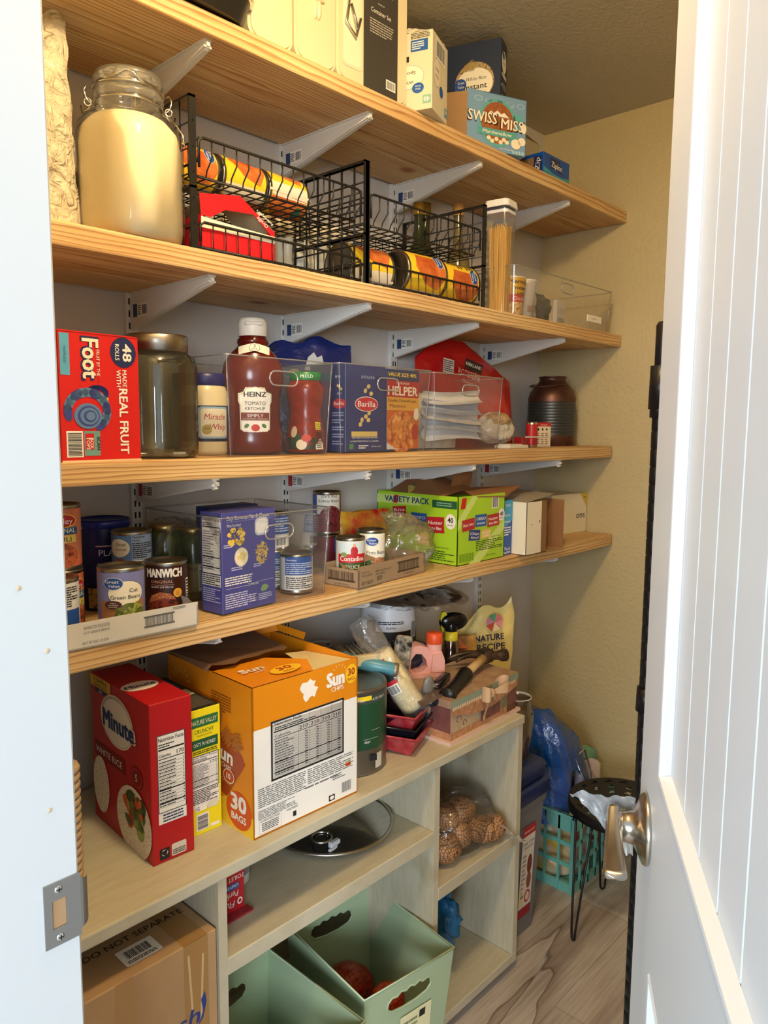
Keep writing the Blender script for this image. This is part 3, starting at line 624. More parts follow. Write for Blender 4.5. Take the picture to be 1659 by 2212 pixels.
def pumpkin(g, f, r, h):
    f.rect(-.10, .008, -.072, .104, M('#E6DDC4', .5)); f.poly([(-.045, .008), (-.01, .05), (.0, .09), (-.03, .104), (-.075, .104), (-.08, .008)], OR_); f.poly([(.11, .02), (.14, .05), (.15, .09), (.12, .105), (.085, .10), (.08, .03)], OR_)
    f.rect(.012, .015, .045, .10, CRM, 2); f.rect(.02, .02, .04, .05, GVB, 3); f.barcode(.02, .055, .042, .09, 10, horiz=True); f.ell(-.045, .085, .016, .010, M('#1F6E5A', .4), 3); gv(f, .09, .09, .9); f.lines(.048, .02, .075, .1, 9, INK, 2)
    f.rect(-.085, .0, -.080, h, M('#E0D8C0'), 2)
def lay(x, y, z, roll=0, ry=90, yaw=0): return (Matrix.Rotation(R(yaw), 3, 'Z') @ Matrix.Rotation(R(ry), 3, 'Y') @ Matrix.Rotation(R(roll), 3, 'Z')).to_euler()
UPZ = S2 + .130; CR_ = .0415
for k, (x0, rl, lab) in enumerate(((-1.725+.09, 200, 'large yellow and orange can lying in the upper wire basket, farthest left'), (-1.518, 160, 'large yellow can lying in the middle of the upper wire basket'), (-1.405, 120, 'large yellow can at the right end of the row in the upper basket'))):
    if k == 0: t = can('large_can', lab, (x0, -.20, UPZ + CR_), CR_, .112, YC, pumpkin, rot=lay(0, 0, 0, rl, 90, 3), group='large cans lying in the wire racks'); bc = t
    else: dup(bc, (x0, -.20 + .004*k, UPZ + CR_), rot=lay(0, 0, 0, rl, 90, 3), label=lab)
for x0, rl, yy, lab in ((-1.185, 150, -.20, 'large can lying behind the black upright at the left end of the lower right basket'), (-1.050, 195, -.250, 'large can lying with its ribbed tin end showing, middle of the lower right basket'), (-.908, 215, -.245, 'large can lying against the right end frame of the lower wire basket')):
    dup(bc, (x0, yy, S2 + .0065 + CR_*1.2), rot=lay(0, 0, 0, rl, 90, -4), label=lab).scale = (1.2, 1.2, 1.2)
# popcorn box, front torn open, gable flap up
PR = M('#CF1721', .42); w_, d_, h_ = .160, .13, .058
t = T('popcorn_box', 'red popcorn box with its torn front open inside the left wire rack', 'box', (-1.530, -.302, S2+.007), -2)
g = G(); g.box(-w_/2, w_/2, 0, .0015, 0, h_*.70, PR); g.box(-w_/2, w_/2, d_-.001, d_, 0, h_, PR); g.box(-w_/2, -w_/2+.0015, 0, d_, 0, h_, PR); g.box(w_/2-.0015, w_/2, 0, d_, 0, h_, PR); g.box(-w_/2, w_/2, 0, d_, 0, .001, PR)
f = g.front(w_); P = []
rnd = random.Random(4)
P = [(0, h_*.58)] + [(w_*i/16, h_*.70 + rnd.uniform(-.002, .002)) for i in range(17)] + [(w_, h_*.58)]
f.poly([(0, h_*.60), (0, h_*.92), (w_*.5, h_*.84), (w_, h_*.78), (w_, h_*.56)], M('#EFE3C4', .7), 1); f.text('&', -.0, .01, .001, PR)
g.box(-w_/2+.012, w_/2-.012, .02, .11, .002, h_*.85, M('#9A8E6E', .8), .006, 2)
g.obj('carton', t)
g = G(); zt = h_ + .045
g.add([(-w_/2, 0, h_*.95), (-w_/2-.004, -.002, zt-.012), (.0, -.004, zt), (w_/2, 0, h_*.9), (w_/2, .002, h_*.72), (.03, -.001, zt-.026), (-.03, -.001, zt-.030), (-w_/2+.02, 0, h_*.95)], [(0, 1, 7), (1, 2, 6, 7), (2, 3, 4, 5), (2, 5, 6)], PR)
g.add([(-w_/2, .001, zt-.012), (0, -.001, zt-.004), (0, .06, zt-.01), (-w_/2, .1, h_)], [(0, 1, 2, 3)], M('#CDBF98', .8)); g.add([(0, -.003, zt), (w_/2, 0, h_*.95), (w_/2, .1, h_*.9), (0, .06, zt-.01)], [(0, 1, 2, 3)], M('#CDBF98', .8))
f = g.face((0, -.0045, zt-.012), (1, 0, -.55), (.55, 0, 1)); f.text('Orville', .055, .004, .007, WHITE, 2, rot=math.pi, shear=.2); f.text("Redenbacher's", .055, .014, .005, WHITE, 2, rot=math.pi, shear=.2)
g.obj('raised_flap', t, label='red flap folded up to a peak')
g = G(); f = g.left(w_, d_); f.facts(.0, .004, .0, .005); 
# bottles behind the right rack
def bottle(lab, x, y, prof, glass, capm, caph, extra=None):
    t = T('glass_bottle', lab, 'bottle', (x, y, S2)); g = G(); g.lathe(prof, glass, 32); g.obj('bottle_body', t)
    r, z = prof[-1]; g = G(); g.lathe([(r+.002, z-.012), (r+.003, z-.01), (r+.003, z+caph), (0, z+caph)], capm, 24); g.obj('cap', t)
    if extra: extra(t)
GO = M('#9C7A2C', .3, .6)
bp = [(0, 0), (.031, .001), (.033, .01), (.033, .15), (.028, .175), (.014, .20), (.0125, .25), (.0125, .29)]
def oil_lab(t):
    g = G(); g.lathe([(.0335, .03), (.0335, .11)], M('#28242A', .5), 32); f = g.cylf(.0336, .3); f.rect(.0, .07, .026, .108, M('#B5262B'), 2); f.text('7', .013, .078, .02, WHITE, 3); g.obj('label', t)
bottle('clear oil bottle with a cork-coloured cap behind the right wire rack', -.665, -.14, bp, M('#C8BE8E', .05, 0, 'clear', lo=.08, hi=.8, tint='#E2D8A8', milk=.15), M('#B98B4E', .5), .018, oil_lab)
bottle('dark bottle with gold foil neck, left of the oil bottle', -.80, -.11, [(r, z*.93) for r, z in bp], M('#2E331E', .1), GO, .02)
bottle('dark bottle with gold foil neck, nearest behind the oil bottle', -.725, -.07, bp, M('#3A3D24', .1), GO, .022)
g = G(); 
def drape(u, v): x = (u-.5)*.34; return (x, .012*math.sin(u*40) + .01*noise.noise(Vector((u*8, v*5, 2))), .17*v + .01*math.sin(u*9))
g.grid(drape, 60, 6, M('#D8CEAE', .35)); g.grid(lambda u, v: (drape(u, v)[0], .05, drape(u, v)[2]), 60, 6, M('#D8CEAE', .35)); g.obj('pleated_bag', loc=(-1.20, -.075, S2), label='pleated cream plastic bag standing behind the wire racks', cat='bag')
# spaghetti canister
t = T('spaghetti_canister', 'tall clear canister of spaghetti with a white pop lid', 'canister', (-.640, -.265, S2), 8)
def sqt(g, w, z0, z1, mat, r=.012, w2=None):
    w2 = w2 or w; A = [(x, y) for x, y in rr2(w, w, r, 6, -w/2)]; k = w2/w; n = len(A)
    g.add([(x, y, z0) for x, y in A] + [(x*k, y*k, z1) for x, y in A], [(i, (i+1) % n, n+(i+1) % n, n+i) for i in range(n)] + [tuple(range(n-1, -1, -1)), tuple(range(n, 2*n))], mat, False); return g
sqt(G(), .058, .001, .272, CLEAR, .010, .064).obj('clear_body', t)
g = G(); sqt(g, .074, .278, .296, M('#F1EFEA', .3), .014, .068); sqt(g, .066, .262, .270, M('#E4E2EA', .3), .014); sqt(g, .062, .270, .278, M('#3A3D48', .5), .014); g.obj('pop_lid', t)
g = G(); rnd = random.Random(8); SPG = M('#D9A950', .45)
for k in range(90): x, y = rnd.uniform(-.023, .023), rnd.uniform(-.023, .023); g.tube([(x*.9, y*.9, .004), (x + rnd.uniform(-.006, .006), y + rnd.uniform(-.006, .006), .232 + rnd.uniform(-.01, .006))], .0013, SPG, 4, cap=True)
tag(g.obj('spaghetti', t), kind='stuff')
# clear bins -------------------------------------------------------
def bin_(lab, x0, x1, y0, y1, z, h, tp=.012, hole=True, grp='clear plastic storage bins'):
    w = x1-x0; d = y1-y0; t = T('clear_bin', lab, 'storage bin', ((x0+x1)/2, y0, z), group=grp)
    g = G(); A = rr2(w-2*tp, d-2*tp*.6, .010, 5, 0); A = [(x, y+tp*.6) for x, y in A]; B = [(x*w/(w-2*tp), d/2 + (y-d/2)*d/(d-1.2*tp)) for x, y in A]; n = len(A)
    g.add([(x, y, .001) for x, y in A] + [(x, y, h) for x, y in B], [(i, (i+1) % n, n+(i+1) % n, n+i) for i in range(n)], CLEAR, False); g.add([(x, y, .0015) for x, y in A], [tuple(range(n))], CLEAR); g.obj('walls', t)
    g = G(); RM = M('#D5D8D8', .12, 0, 'clear', lo=.2, hi=.9, milk=.25); g.tube([(x, y, h) for x, y in B], .0016, RM, 6, closed=True)
    for i in (0, 7, 12, 17): g.tube([(A[i][0], A[i][1], .002), (B[i][0], B[i][1], h)], .0011, RM, 5)
    g.obj('rim', t)
    if hole:
        g = G(); P = []
        for cx, a0 in ((.022, -90), (-.022, 90)):
            for k in range(9): a = R(a0+22.5*k); P.append((cx + .014*math.cos(a), -.0015 + tp*.25, h*.80 + .014*math.sin(a)))
        g.tube(P, .0018, M('#DADCDC', .1, 0, 'clear', lo=.25, hi=.95, milk=.35), 6, closed=True); g.obj('handle', t)
    return t
bin_('long clear bin with packets at the right end of the second shelf', -.640, -.075, -.315, -.06, S2, .128)
# in that bin
t = T('noodle_cup', 'red and yellow instant noodle cup in the clear bin, second shelf', 'cup', (-.575, -.255, S2+.004), 10)
g = G(); g.lathe([(0, 0), (.032, 0), (.044, .098), (.046, .102), (.043, .104), (0, .104)], M('#EFEBE0', .4), 40)
rf = lambda z: .0325 + .012*z/.098
f = g.cylf(rf, 0); f.c = .006; OG = M('#E8B324', .45); f.rect(-.045, .004, .03, .100, OG); f.rect(-.045, .004, .03, .055, M('#D63A24', .45), 2); f.rect(-.045, .004, .03, .035, M('#E3A24A', .5, 0, 'photo', s=120, c2='#F0D28A', c3='#B05A20'), 3); f.text('Maruchan', -.008, .084, .011, INK, 4, w=.062, bold=.02); f.text('Instant', -.010, .068, .010, INK, 4, bold=.02); f.text('Lunch', -.010, .054, .010, INK, 4, bold=.02); f.text('Chicken', -.01, .040, .009, WHITE, 4, shear=.2); g.obj('cup_body', t)
g = G(); g.lathe([(0, 0), (.027, 0), (.036, .105), (.038, .108), (0, .109)], M('#E9E6E0', .35), 36); f = g.cylf(.032, 0); f.text('oh.', -.005, .075, .012, M('#6B3A2C'), 3); f.rect(-.02, .02, .012, .035, M('#A68A7A'), 2); g.obj('paper_cup', loc=(-.495, -.25, S2+.004), label='white paper cup beside the noodle cup in the clear bin', cat='cup')
G().pillow(.085, .125, .05, M('#E2E0D2', .2, 0, 'wrinkle', s=30), .01, 20, 4).obj('snack_packet', loc=(-.435, -.22, S2+.004), label='crinkled silvery packet behind the white cup in the clear bin', cat='packet')
G().blob((0, 0, .045), .055, .05, .05, M('#5E5C56', .25, 0, 'wrinkle', s=20), .3, 6, 9, flat=0).obj('dark_packet', loc=(-.36, -.20, S2+.004), label='dark crumpled packet in the middle of the clear bin', cat='packet')
g = G(); g.box(-.030, .030, 0, .012, 0, .072, M('#DFDCD8', .5)); f = g.front(.06); [f.rect(.008+.014*k, .03, .010+.014*k, .05, INK) for k in range(4)]; f.lines(.006, .004, .054, .022, 4, M('#8A8A88')); g.obj('white_packet', loc=(-.325, -.275, S2+.004), rz=6, label='small white packet leaning in the clear bin, second shelf', cat='packet')
g = G(); g.box(-.045, .045, 0, .003, 0, .020, M('#EDE9DE', .5)); g.face((-.045, 0, 0), (1, 0, 0), (0, 0, 1)).text('Nutrition', .04, .008, .006, M('#9A968C')); g.obj('paper_tag', loc=(-.19, -.316, S2+.022), label='small paper tag stuck on the clear bin near its right end', cat='tag')
# ================================================================ THIRD SHELF
w_, d_, h_ = .142, .20, .208; FR = M('#CE1F22', .42)
t = T('fruit_snack_box', 'big red fruit snack carton standing on end beside the jamb', 'box', (-1.797, -.283, S3), 4)
g = G(); g.box(-w_/2, w_/2, 0, d_, 0, h_, FR, .0012, 1); f = g.front(w_)
def V(tx, x, y, h, m, l=3, w=None, b=0): f.text(tx, x, y, h, m, l, w=w, rot=-math.pi/2, bold=b)
f.rect(0, 0, w_, .003, M('#E3D2B0'), 2); f.rect(.002, .138, .018, .203, M('#5BA7CC', .5), 2); V('19APR2025', .008, .170, .0042, M('#2C6A8C'), 3)
f.ell(.113, .180, .024, .025, NAVY, 2, 36); V('48', .112, .180, .016, WHITE, 3, w=.028, b=.03); V('ROLLS', .098, .180, .0075, WHITE, 3, w=.026, b=.02)
V('MADE', .110, .137, .008, WHITE, 3, w=.028, b=.02); V('WITH', .099, .137, .008, WHITE, 3, w=.028, b=.02); V('REAL FRUIT', .103, .066, .0155, WHITE, 3, w=.108, b=.03)
V('Foot', .038, .166, .030, NAVY, 3, w=.066, b=.06); V('Foot', .040, .166, .028, M('#F4E8D0'), 4, w=.062, b=.03); V('FRUIT BY THE', .064, .160, .0055, WHITE, 3, w=.042, b=.01)
f.rect(.066, .092, .0672, .200, M('#A81216'), 2); f.lines(.080, .075, .083, .115, 1, YEL, 2)
BL1, BL2 = M('#3E4690', .45), M('#5C82AE', .45)
for k in range(26): a = R(190 - 9.5*k); f.ell(.046 + .034*math.cos(a), .082 + .030*math.sin(a), .0075, .0115, BL2 if (k//3) % 2 else BL1, 2 + k % 2, 14, rot=a)
for k in range(14): a = R(150 - 11*k); f.ell(.064 + .016*math.cos(a), .110 + .010*math.sin(a), .0045, .0075, BL1, 2, 12, rot=a)
for k, (rx, c) in enumerate(((.024, BL2), (.019, BL1), (.016, BL2), (.011, BL1), (.008, BL2))): f.ell(.046 + .001*k, .074, rx, rx*.86, c, 4 + k, 28)
f.barcode(.008, .008, .036, .050, 16, horiz=True); f.rect(.038, .010, .066, .050, M('#6D9A94'), 2); V('BOX', .048, .030, .006, WHITE, 4, b=.02); V('TOPS', .0415, .030, .006, WHITE, 4, b=.02); f.rect(.040, .020, .055, .046, RED, 3); V('SCAN', .060, .030, .006, INK, 4, b=.02); g.obj('carton', t)
g = G(); g.add([(-w_/2, -.001, h_-.002), (w_/2, -.001, h_-.002), (w_/2-.004, .10, h_+.006), (-w_/2+.004, .10, h_+.004)], [(0, 1, 2, 3)], M('#D8C3A0', .7)); g.obj('lid_flap', t)
# big square glass jar with steel lid
t = T('glass_jar', 'large empty square glass jar with a brushed steel lid', 'jar', (-1.648, -.205, S3), -40)
OG_ = M('#9FAA98', .04, 0, 'clear', lo=.06, hi=.85, blend=.3, tint='#E9EEE4', milk=.03)
sq([(0, .002, .2), (.062, .002, .2), (.068, .008, .2), (.069, .03, .2), (.069, .165, .2), (.066, .182, .15), (.055, .192, .0), (.053, .196, 0)], OG_).obj('glass_body', t)
G().box(-.058, .058, -.058, .058, .003, .014, M('#8D9486', .1, 0, 'clear', lo=.2, hi=.9, milk=.2), .008, 3).obj('thick_base', t)
g = G(); g.lathe([(.053, .192), (.056, .194), (.056, .220), (.054, .223), (.0, .224)], M('#B5AFA6', .3, 1, 'brushed'), 48); g.obj('steel_lid', t)
bin_('clear bin with the ketchup bottle and sauce jar', -1.553, -1.272, -.285, -.04, S3, .193)
bin_('clear bin with the blue and red pasta boxes', -1.262, -.945, -.285, -.05, S3, .196)
bin_('clear bin full of plastic bags, right of the pasta boxes', -.938, -.632, -.285, -.05, S3, .194)
# ketchup
KET = M('#5E130E', .18); KB = M('#8E1F18', .2)
t = T('ketchup_bottle', 'large dark red ketchup bottle with a white flip cap, standing in a clear bin', 'bottle', (-1.418, -.190, S3+.003), -32)
def oval(g, prof, mat, seg=44):
    V = []; n = len(prof)
    for i in range(seg):
        a = 2*math.pi*i/seg
        for rx, ry, z in prof: V.append((rx*math.sin(a), -ry*math.cos(a), z))
    g.add(V, [(i*n+j, ((i+1) % seg)*n+j, ((i+1) % seg)*n+j+1, i*n+j+1) for i in range(seg) for j in range(n-1)], mat, True)
g = G(); oval(g, [(0, 0, 0), (.056, .038, 0), (.062, .043, .008), (.062, .043, .035), (.058, .040, .050), (.055, .038, .070), (.055, .038, .125), (.062, .043, .145), (.064, .044, .160), (.060, .042, .185), (.048, .036, .203), (.034, .030, .216), (.030, .028, .222), (.032, .031, .226), (.032, .031, .232), (.027, .027, .238), (.027, .027, .244)], KET); g.obj('bottle_body', t)
g = G(); g.lathe([(.0285, .240), (.0295, .242), (.030, .262), (.029, .270), (.026, .276), (0, .278)], M('#F2EEE2', .4), 36); g.box(-.018, .018, -.0315, -.02, .260, .268, M('#E6E1D4', .4), .003, 2); g.obj('flip_cap', t)
g = G(); ov = lambda rx, ry, th=0: (lambda a, b, h: Vector(((rx+h)*math.sin(a/ry*.88), -(ry+.0008+h)*math.cos(a/ry*.88), b)))
f = Face(g, ov(.0558, .0392), .006); 
sh = lambda k: [(x*k, .088 + (z-.088)*k) for x, z in ((-.026, .046), (-.020, .030), (.020, .030), (.026, .046), (.027, .100), (.030, .108), (.030, .124), (.020, .128), (.016, .138), (0, .142), (-.016, .138), (-.020, .128), (-.030, .124), (-.030, .108), (-.027, .100))]
f.poly(sh(1), M('#4A3A28'), 1); f.poly(sh(.95), M('#EFEAD8', .5), 2); f.poly(sh(.90), M('#B9A884', .5), 3); f.poly(sh(.87), M('#F3EFE2', .5), 4)
f.text('HEINZ', 0, .116, .010, INK, 5, w=.036, bold=.03); f.text('TOMATO', 0, .099, .0075, INK, 5, w=.034); f.text('KETCHUP', 0, .089, .0065, INK, 5, w=.032); f.rect(-.0235, .068, .0235, .084, M('#7E3324'), 5); f.text('SIMPLY', 0, .0745, .0065, WHITE, 6, w=.026); f.text('NO ARTIFICIAL SWEETENERS', 0, .070, .002, WHITE, 6, w=.04)
f.ell(0, .053, .0068, .0072, M('#C62A1E'), 6, 20); [f.ell(.014*s_, .057, .0035, .005, M('#4E7A3A'), 6, 10, rot=s_*.6) for s_ in (-1, 1)]; f.lines(-.018, .034, -.004, .042, 3, INK, 6); f.lines(.004, .034, .018, .042, 3, INK, 6); g.obj('label', t)
g = G(); f = Face(g, lambda a, b, h: Vector(((.044+h)*math.sin(a/.034), -(.0375+h)*math.cos(a/.034), b + .012*(1-abs(a)/.04))), .004); f.rect(-.026, .196, .026, .212, M('#EFE6C8', .5), 4); f.ell(0, .204, .0085, .0085, INK, 5, 24); f.ell(0, .204, .0078, .0078, M('#EFE6C8'), 6, 24); f.text('3', 0, .2035, .006, INK, 7); f.text('PACK', 0, .1995, .0025, INK, 7); g.obj('neck_band', t)
# two more ketchup bottles behind
for dx, dy, lab in ((.037, .128, 'ketchup bottle of which only the white cap shows, directly behind the large one'), (.150, .125, 'ketchup bottle half hidden behind the large one, to its right')):
    c = T('ketchup_bottle', lab, 'bottle', (-1.418+dx, -.190+dy, S3+.003-.022), -32); c['group'] = 'ketchup bottles'
    for ch in [o for o in bpy.data.objects if o.parent == t and not o.name.startswith(('label', 'neck'))]: q = ch.copy(); COL.objects.link(q); q.parent = c
t['group'] = 'ketchup bottles'
for o in bpy.data.objects:
    if o.name.startswith('ketchup_bottle.'): o.location.z = S3+.003; o.scale = (.62, .62, .62) if o.location.x < -1.3 else (.62, .62, .66)
# sauce jar
SA = M('#8C2416', .25, 0, 'mottle', s=70, c2='#7A1C10')
t = T('sauce_jar', 'waisted jar of red pasta sauce with a green lid, right of the ketchup', 'jar', (-1.305, -.225, S3+.003), -36)
g = G(); sq([(0, .001, .1), (.036, .001, .1), (.041, .007, .1), (.042, .02, .1), (.040, .045, .1), (.034, .075, .1), (.033, .090, .1), (.037, .115, .1), (.041, .133, .1), (.040, .142, .1), (.034, .150, 0), (.031, .156, 0)], SA, g=g); g.obj('jar_body', t)
g = G(); g.lathe([(.033, .154), (.034, .156), (.034, .170), (.032, .172), (0, .172)], M('#1E7A3C', .35), 36); f = g.cylf(.0341, 0, 0); f.text('M', -.010, .159, .007, WHITE, 2, bold=.02); f.text('LD', .008, .159, .007, WHITE, 2, bold=.02); f.text('I', -.002, .159, .007, WHITE, 2, bold=.02); g.obj('lid', t)
g = G(); f = Face(g, lambda a, b, h: Vector((((.0425 if b < .03 else .0425 - .0085*min(1, (b-.03)/.04))+h)*math.sin(a/.040), -((.0425 if b < .03 else .0425 - .0085*min(1, (b-.03)/.04))+h)*math.cos(a/.040), b)), .005)
f.rect(-.045, .008, .018, .032, M('#1D2A1C', .5), 1); f.ell(-.022, .026, .014, .016, M('#2A3A20', .5), 2, 20); f.ell(-.012, .018, .011, .011, M('#E4D6B2'), 3, 20); f.ell(-.002, .032, .010, .008, M('#C8402C'), 4, 16); f.ell(-.03, .045, .008, .012, M('#C8B08C'), 3, 14)
f.rect(.018, .008, .040, .064, M('#EFE9CF'), 2); f.lines(.0195, .010, .0385, .045, 9, INK, 3); f.rect(.020, .050, .036, .066, YEL, 4); f.lines(.021, .051, .034, .064, 3, M('#2C6A3A'), 5); g.obj('label', t)
# mayonnaise
t = T('mayonnaise_jar', 'cream mayonnaise jar with a blue lid behind the glass jar and bin corner', 'jar', (-1.500, -.135, S3), -30)
g = G(); g.lathe([(0, 0), (.044, .001), (.047, .01), (.047, .125), (.043, .138), (.040, .143)], M('#E9DDB4', .3), 40); g.obj('jar_body', t)
g = G(); g.lathe([(.042, .140), (.044, .142), (.044, .163), (.042, .165), (0, .165)], M('#2B2C74', .35), 36); g.obj('lid', t)
g = G(); g.lathe([(.0475, .028), (.0475, .100)], M('#22284E', .45), 40); f = g.cylf(.0478, 0); f.rrect(-.016, .034, .05, .098, .006, M('#9CC3DC'), 1); f.rrect(-.012, .038, .046, .094, .006, M('#EFE9D2'), 2); f.text('Miracle', .018, .072, .012, M('#B5322E'), 3, w=.046, shear=.15); f.text('Whip', .022, .052, .012, M('#B5322E'), 3, shear=.15); f.ell(0, .052, .010, .010, M('#B8A558'), 4, 20); f.text('GOLD', 0, .053, .003, INK, 5); f.lines(-.042, .04, -.022, .07, 6, M('#9CA3B8')); g.obj('label', t)
G().lathe([(0, 0), (.040, 0), (.040, .14), (.042, .142), (.042, .170), (0, .171)], M('#27285E', .4), 32).obj('blue_lidded_jar', loc=(-1.47, -.045, S3), label='dark jar with a navy lid, hidden behind the mayonnaise', cat='jar')
# yeast/cheese bag navy
t = T('navy_pouch', 'glossy navy pouch with white shapes rising behind the sauce jar', 'pouch', (-1.190, -.110, S3), -20)
g = G().pillow(.22, .265, .07, M('#1E2C6A', .2, 0, 'wrinkle', s=10), .014, 12, 21, taper=.05, top=lambda u: .90 + .10*math.sin(2.8*u) + .02*math.sin(u*13)); f = g.face((-.1, -.040, 0), (1, 0, 0), (0, 0, 1)); g.obj('film', t)
g = G(); f = g.face((-.08, -.032, .17), (1, 0, 0), (0, .12, 1)); f.poly([(.055, .02), (.065, .05), (.08, .062), (.088, .05), (.10, .056), (.105, .03), (.09, .015)], M('#DDD9D0'), 2); f.ell(.03, .015, .012, .006, YEL, 2); f.text('454g', .135, .02, .014, M('#AEB6D8'), 2, rot=math.pi/2, w=.04)
for k in range(8): f.ell(.02 + .01*k, -.05 - .006*(k % 3), .008, .008, M('#C9A23A', .5), 2, 10)
g.obj('print', t)
# ditalini and macaroni boxes
w_, d_, h_ = .125, .055, .196; BB = M('#27336B', .42)
t = T('pasta_box', 'navy ditalini pasta box with a red oval logo, in the clear bin', 'box', (-1.155, -.262, S3+.003), -3)
g = G(); g.box(-w_/2, w_/2, 0, d_+.08, 0, h_, BB, .001, 1); f = g.front(w_); f.text('DITALINI', .068, .165, .0065, M('#B9C4D8'), w=.040); f.ell(.064, .108, .036, .017, WHITE, 2, 36); f.ell(.064, .108, .0345, .0155, M('#C3252E'), 3, 36); f.text('Barilla', .064, .102, .013, WHITE, 4, w=.054, bold=.02)
PA = M('#D9BE6E', .5); [f.ell(x, z, .006, .005, PA, 2, 10, rot=r_) for x, z, r_ in ((.070, .148, .4), (.060, .138, 1), (.078, .132, .2), (.072, .088, .6), (.062, .080, .1), (.05, .072, 1.2), (.070, .072, .3), (.045, .062, .8))]
f.rect(.018, .034, .098, .046, PA, 2); f.lines(.02, .030, .1, .033, 1, WHITE); f.text('AL DENTE PERFECTION IN 10-11 MINUTES', .058, .022, .0035, WHITE, w=.088); f.rect(.012, .006, .024, .018, M('#4E8A4A'), 2); f.lines(.04, .006, .07, .016, 2, WHITE, seed=3); f.text('NET WT 16 OZ', .095, .010, .003, WHITE)
f = g.left(w_, d_+.08); f.text('N°45', .110, .165, .006, WHITE); f.ell(.115, .108, .024, .011, M('#C3252E'), 2); f.text('Barilla', .115, .105, .007, WHITE, 3, w=.034)
for k in range(5): f.lines(.09, .015+.016*k, .13, .026+.016*k, 2, M('#9FAACB'), seed=k)
f.text('10-11', .115, .128, .005, WHITE); [f.ell(.11+.006*k, .148-.004*k, .004, .003, PA, 2, 8) for k in range(3)]; g.obj('carton', t)
HR = M('#B9202A', .42)
w_, h_ = .122, .192
t = T('macaroni_box', 'red-topped cheeseburger macaroni box, right of the navy pasta box', 'box', (-1.028, -.262, S3+.003), 3)
g = G(); g.box(-w_/2, w_/2, 0, .05, 0, h_, M('#2A3468', .42), .001, 1); f = g.front(w_); f.rect(0, .166, w_, h_-.002, M('#26305F'), 1); f.text('VALUE SIZE 40%', .058, .176, .0085, YEL, 2, w=.108, bold=.02); f.rect(0, .112, w_, .166, HR, 2); f.text('HAMBURGER', .060, .158, .0045, WHITE, 3, w=.05); f.text('HELPER', .060, .132, .0205, M('#F3E7CC'), 3, w=.112, bold=.04)
f.rect(0, .096, w_, .127, M('#E2A63C'), 3); f.text('Double Cheeseburger', .058, .116, .007, M('#4A1C12'), 4, w=.108); f.text('Macaroni', .040, .103, .008, M('#4A1C12'), 4, w=.06, bold=.01)
f.rect(0, .004, w_, .096, M('#C9611E', .45), 3); f.ell(.055, .045, .056, .050, M('#E8A04A', .5, 0, 'photo', s=75, c2='#D9813A', c3='#A24A16'), 4, 36); f.poly([(0, .004), (0, .020), (.03, .006), (.07, .004)], M('#D9D9D9'), 5); f.ell(.108, .045, .014, .020, M('#B33A20'), 5, 20); f.ell(.112, .088, .010, .015, M('#EDE3D2'), 5, 18)
for k in range(26): rnd = random.Random(k); f.ell(.055 + rnd.uniform(-.042, .042), .045 + rnd.uniform(-.036, .036), .0085, .0055, M(rnd.choice(('#EDB060', '#E39A48', '#D98836')), .4), 6 + k % 3, 12, rot=rnd.uniform(0, 3))
g.obj('carton', t)
G().pillow(.16, .17, .06, M('#6B5A2C', .3, 0, 'mottle', s=30, c2='#3F6A2E'), .012, 14, 31).obj('herb_bag', loc=(-.925, -.10, S3+.002), rz=-25, label='green and brown packet squeezed between the pasta bin and the bag bin', cat='packet')
G().pillow(.24, .15, .10, M('#DCD3C2', .18, 0, 'wrinkle', s=14), .014, 12, 33).obj('flour_bag', loc=(-.80, -.13, S3+.003), rz=-12, label='pale bag of flour in the right-hand clear bin', cat='bag')
g = G()
for k in range(5):
    g.grid(lambda u, v, k=k: ((u-.5)*.21, -.022 + .012*v + .005*noise.noise(Vector((u*7, v*4, k))) + .014*math.sin(v*3.1), .022 + .026*k + .034*v + .008*math.sin(u*2.6 + k)), 24, 6, M(('#D6DCE6', '#B9C4D6', '#E3E0DC', '#A9B4CC', '#CFCFD2')[k], .22))
g.obj('freezer_bags', loc=(-.772, -.205, S3), rz=-8, label='stacked folds of clear freezer bags with bluish sheen in the right-hand bin', cat='bags')
# red rotisserie-style pouch
t = T('red_pouch', 'big glossy red foil pouch with white print leaning above the clear bin', 'pouch', (-.565, -.115, S3), -8)
g = G().pillow(.40, .315, .07, M('#B8191C', .22, 0, 'wrinkle', s=8, st=.6), .014, 8, 41, lean=.02, top=lambda u: max(.45, .80 + .9*u if u < .22 else 1 - .70*max(0, u-.48))); g.obj('film', t)
g = G(); f = g.face((-.19, -.050, .135), (1, 0, -.14), (.14, .10, 1)); f.poly([(.115, .112), (.185, .106), (.19, .134), (.118, .142)], M('#2A1A18'), 1); f.text('KIRKLAND', .152, .120, .010, WHITE, 2, w=.064, rot=-.08, bold=.02); f.text('ROTISSERIE', .135, .088, .018, M('#E4B9A8'), 2, w=.09, rot=-.08); f.text('Chicken', .13, .068, .010, M('#E4B9A8'), 2, rot=-.08); f.rect(.03, .085, .072, .125, M('#D8C9C0'), 1); f.lines(.032, .088, .070, .122, 6, INK, 2); g.obj('print', t)
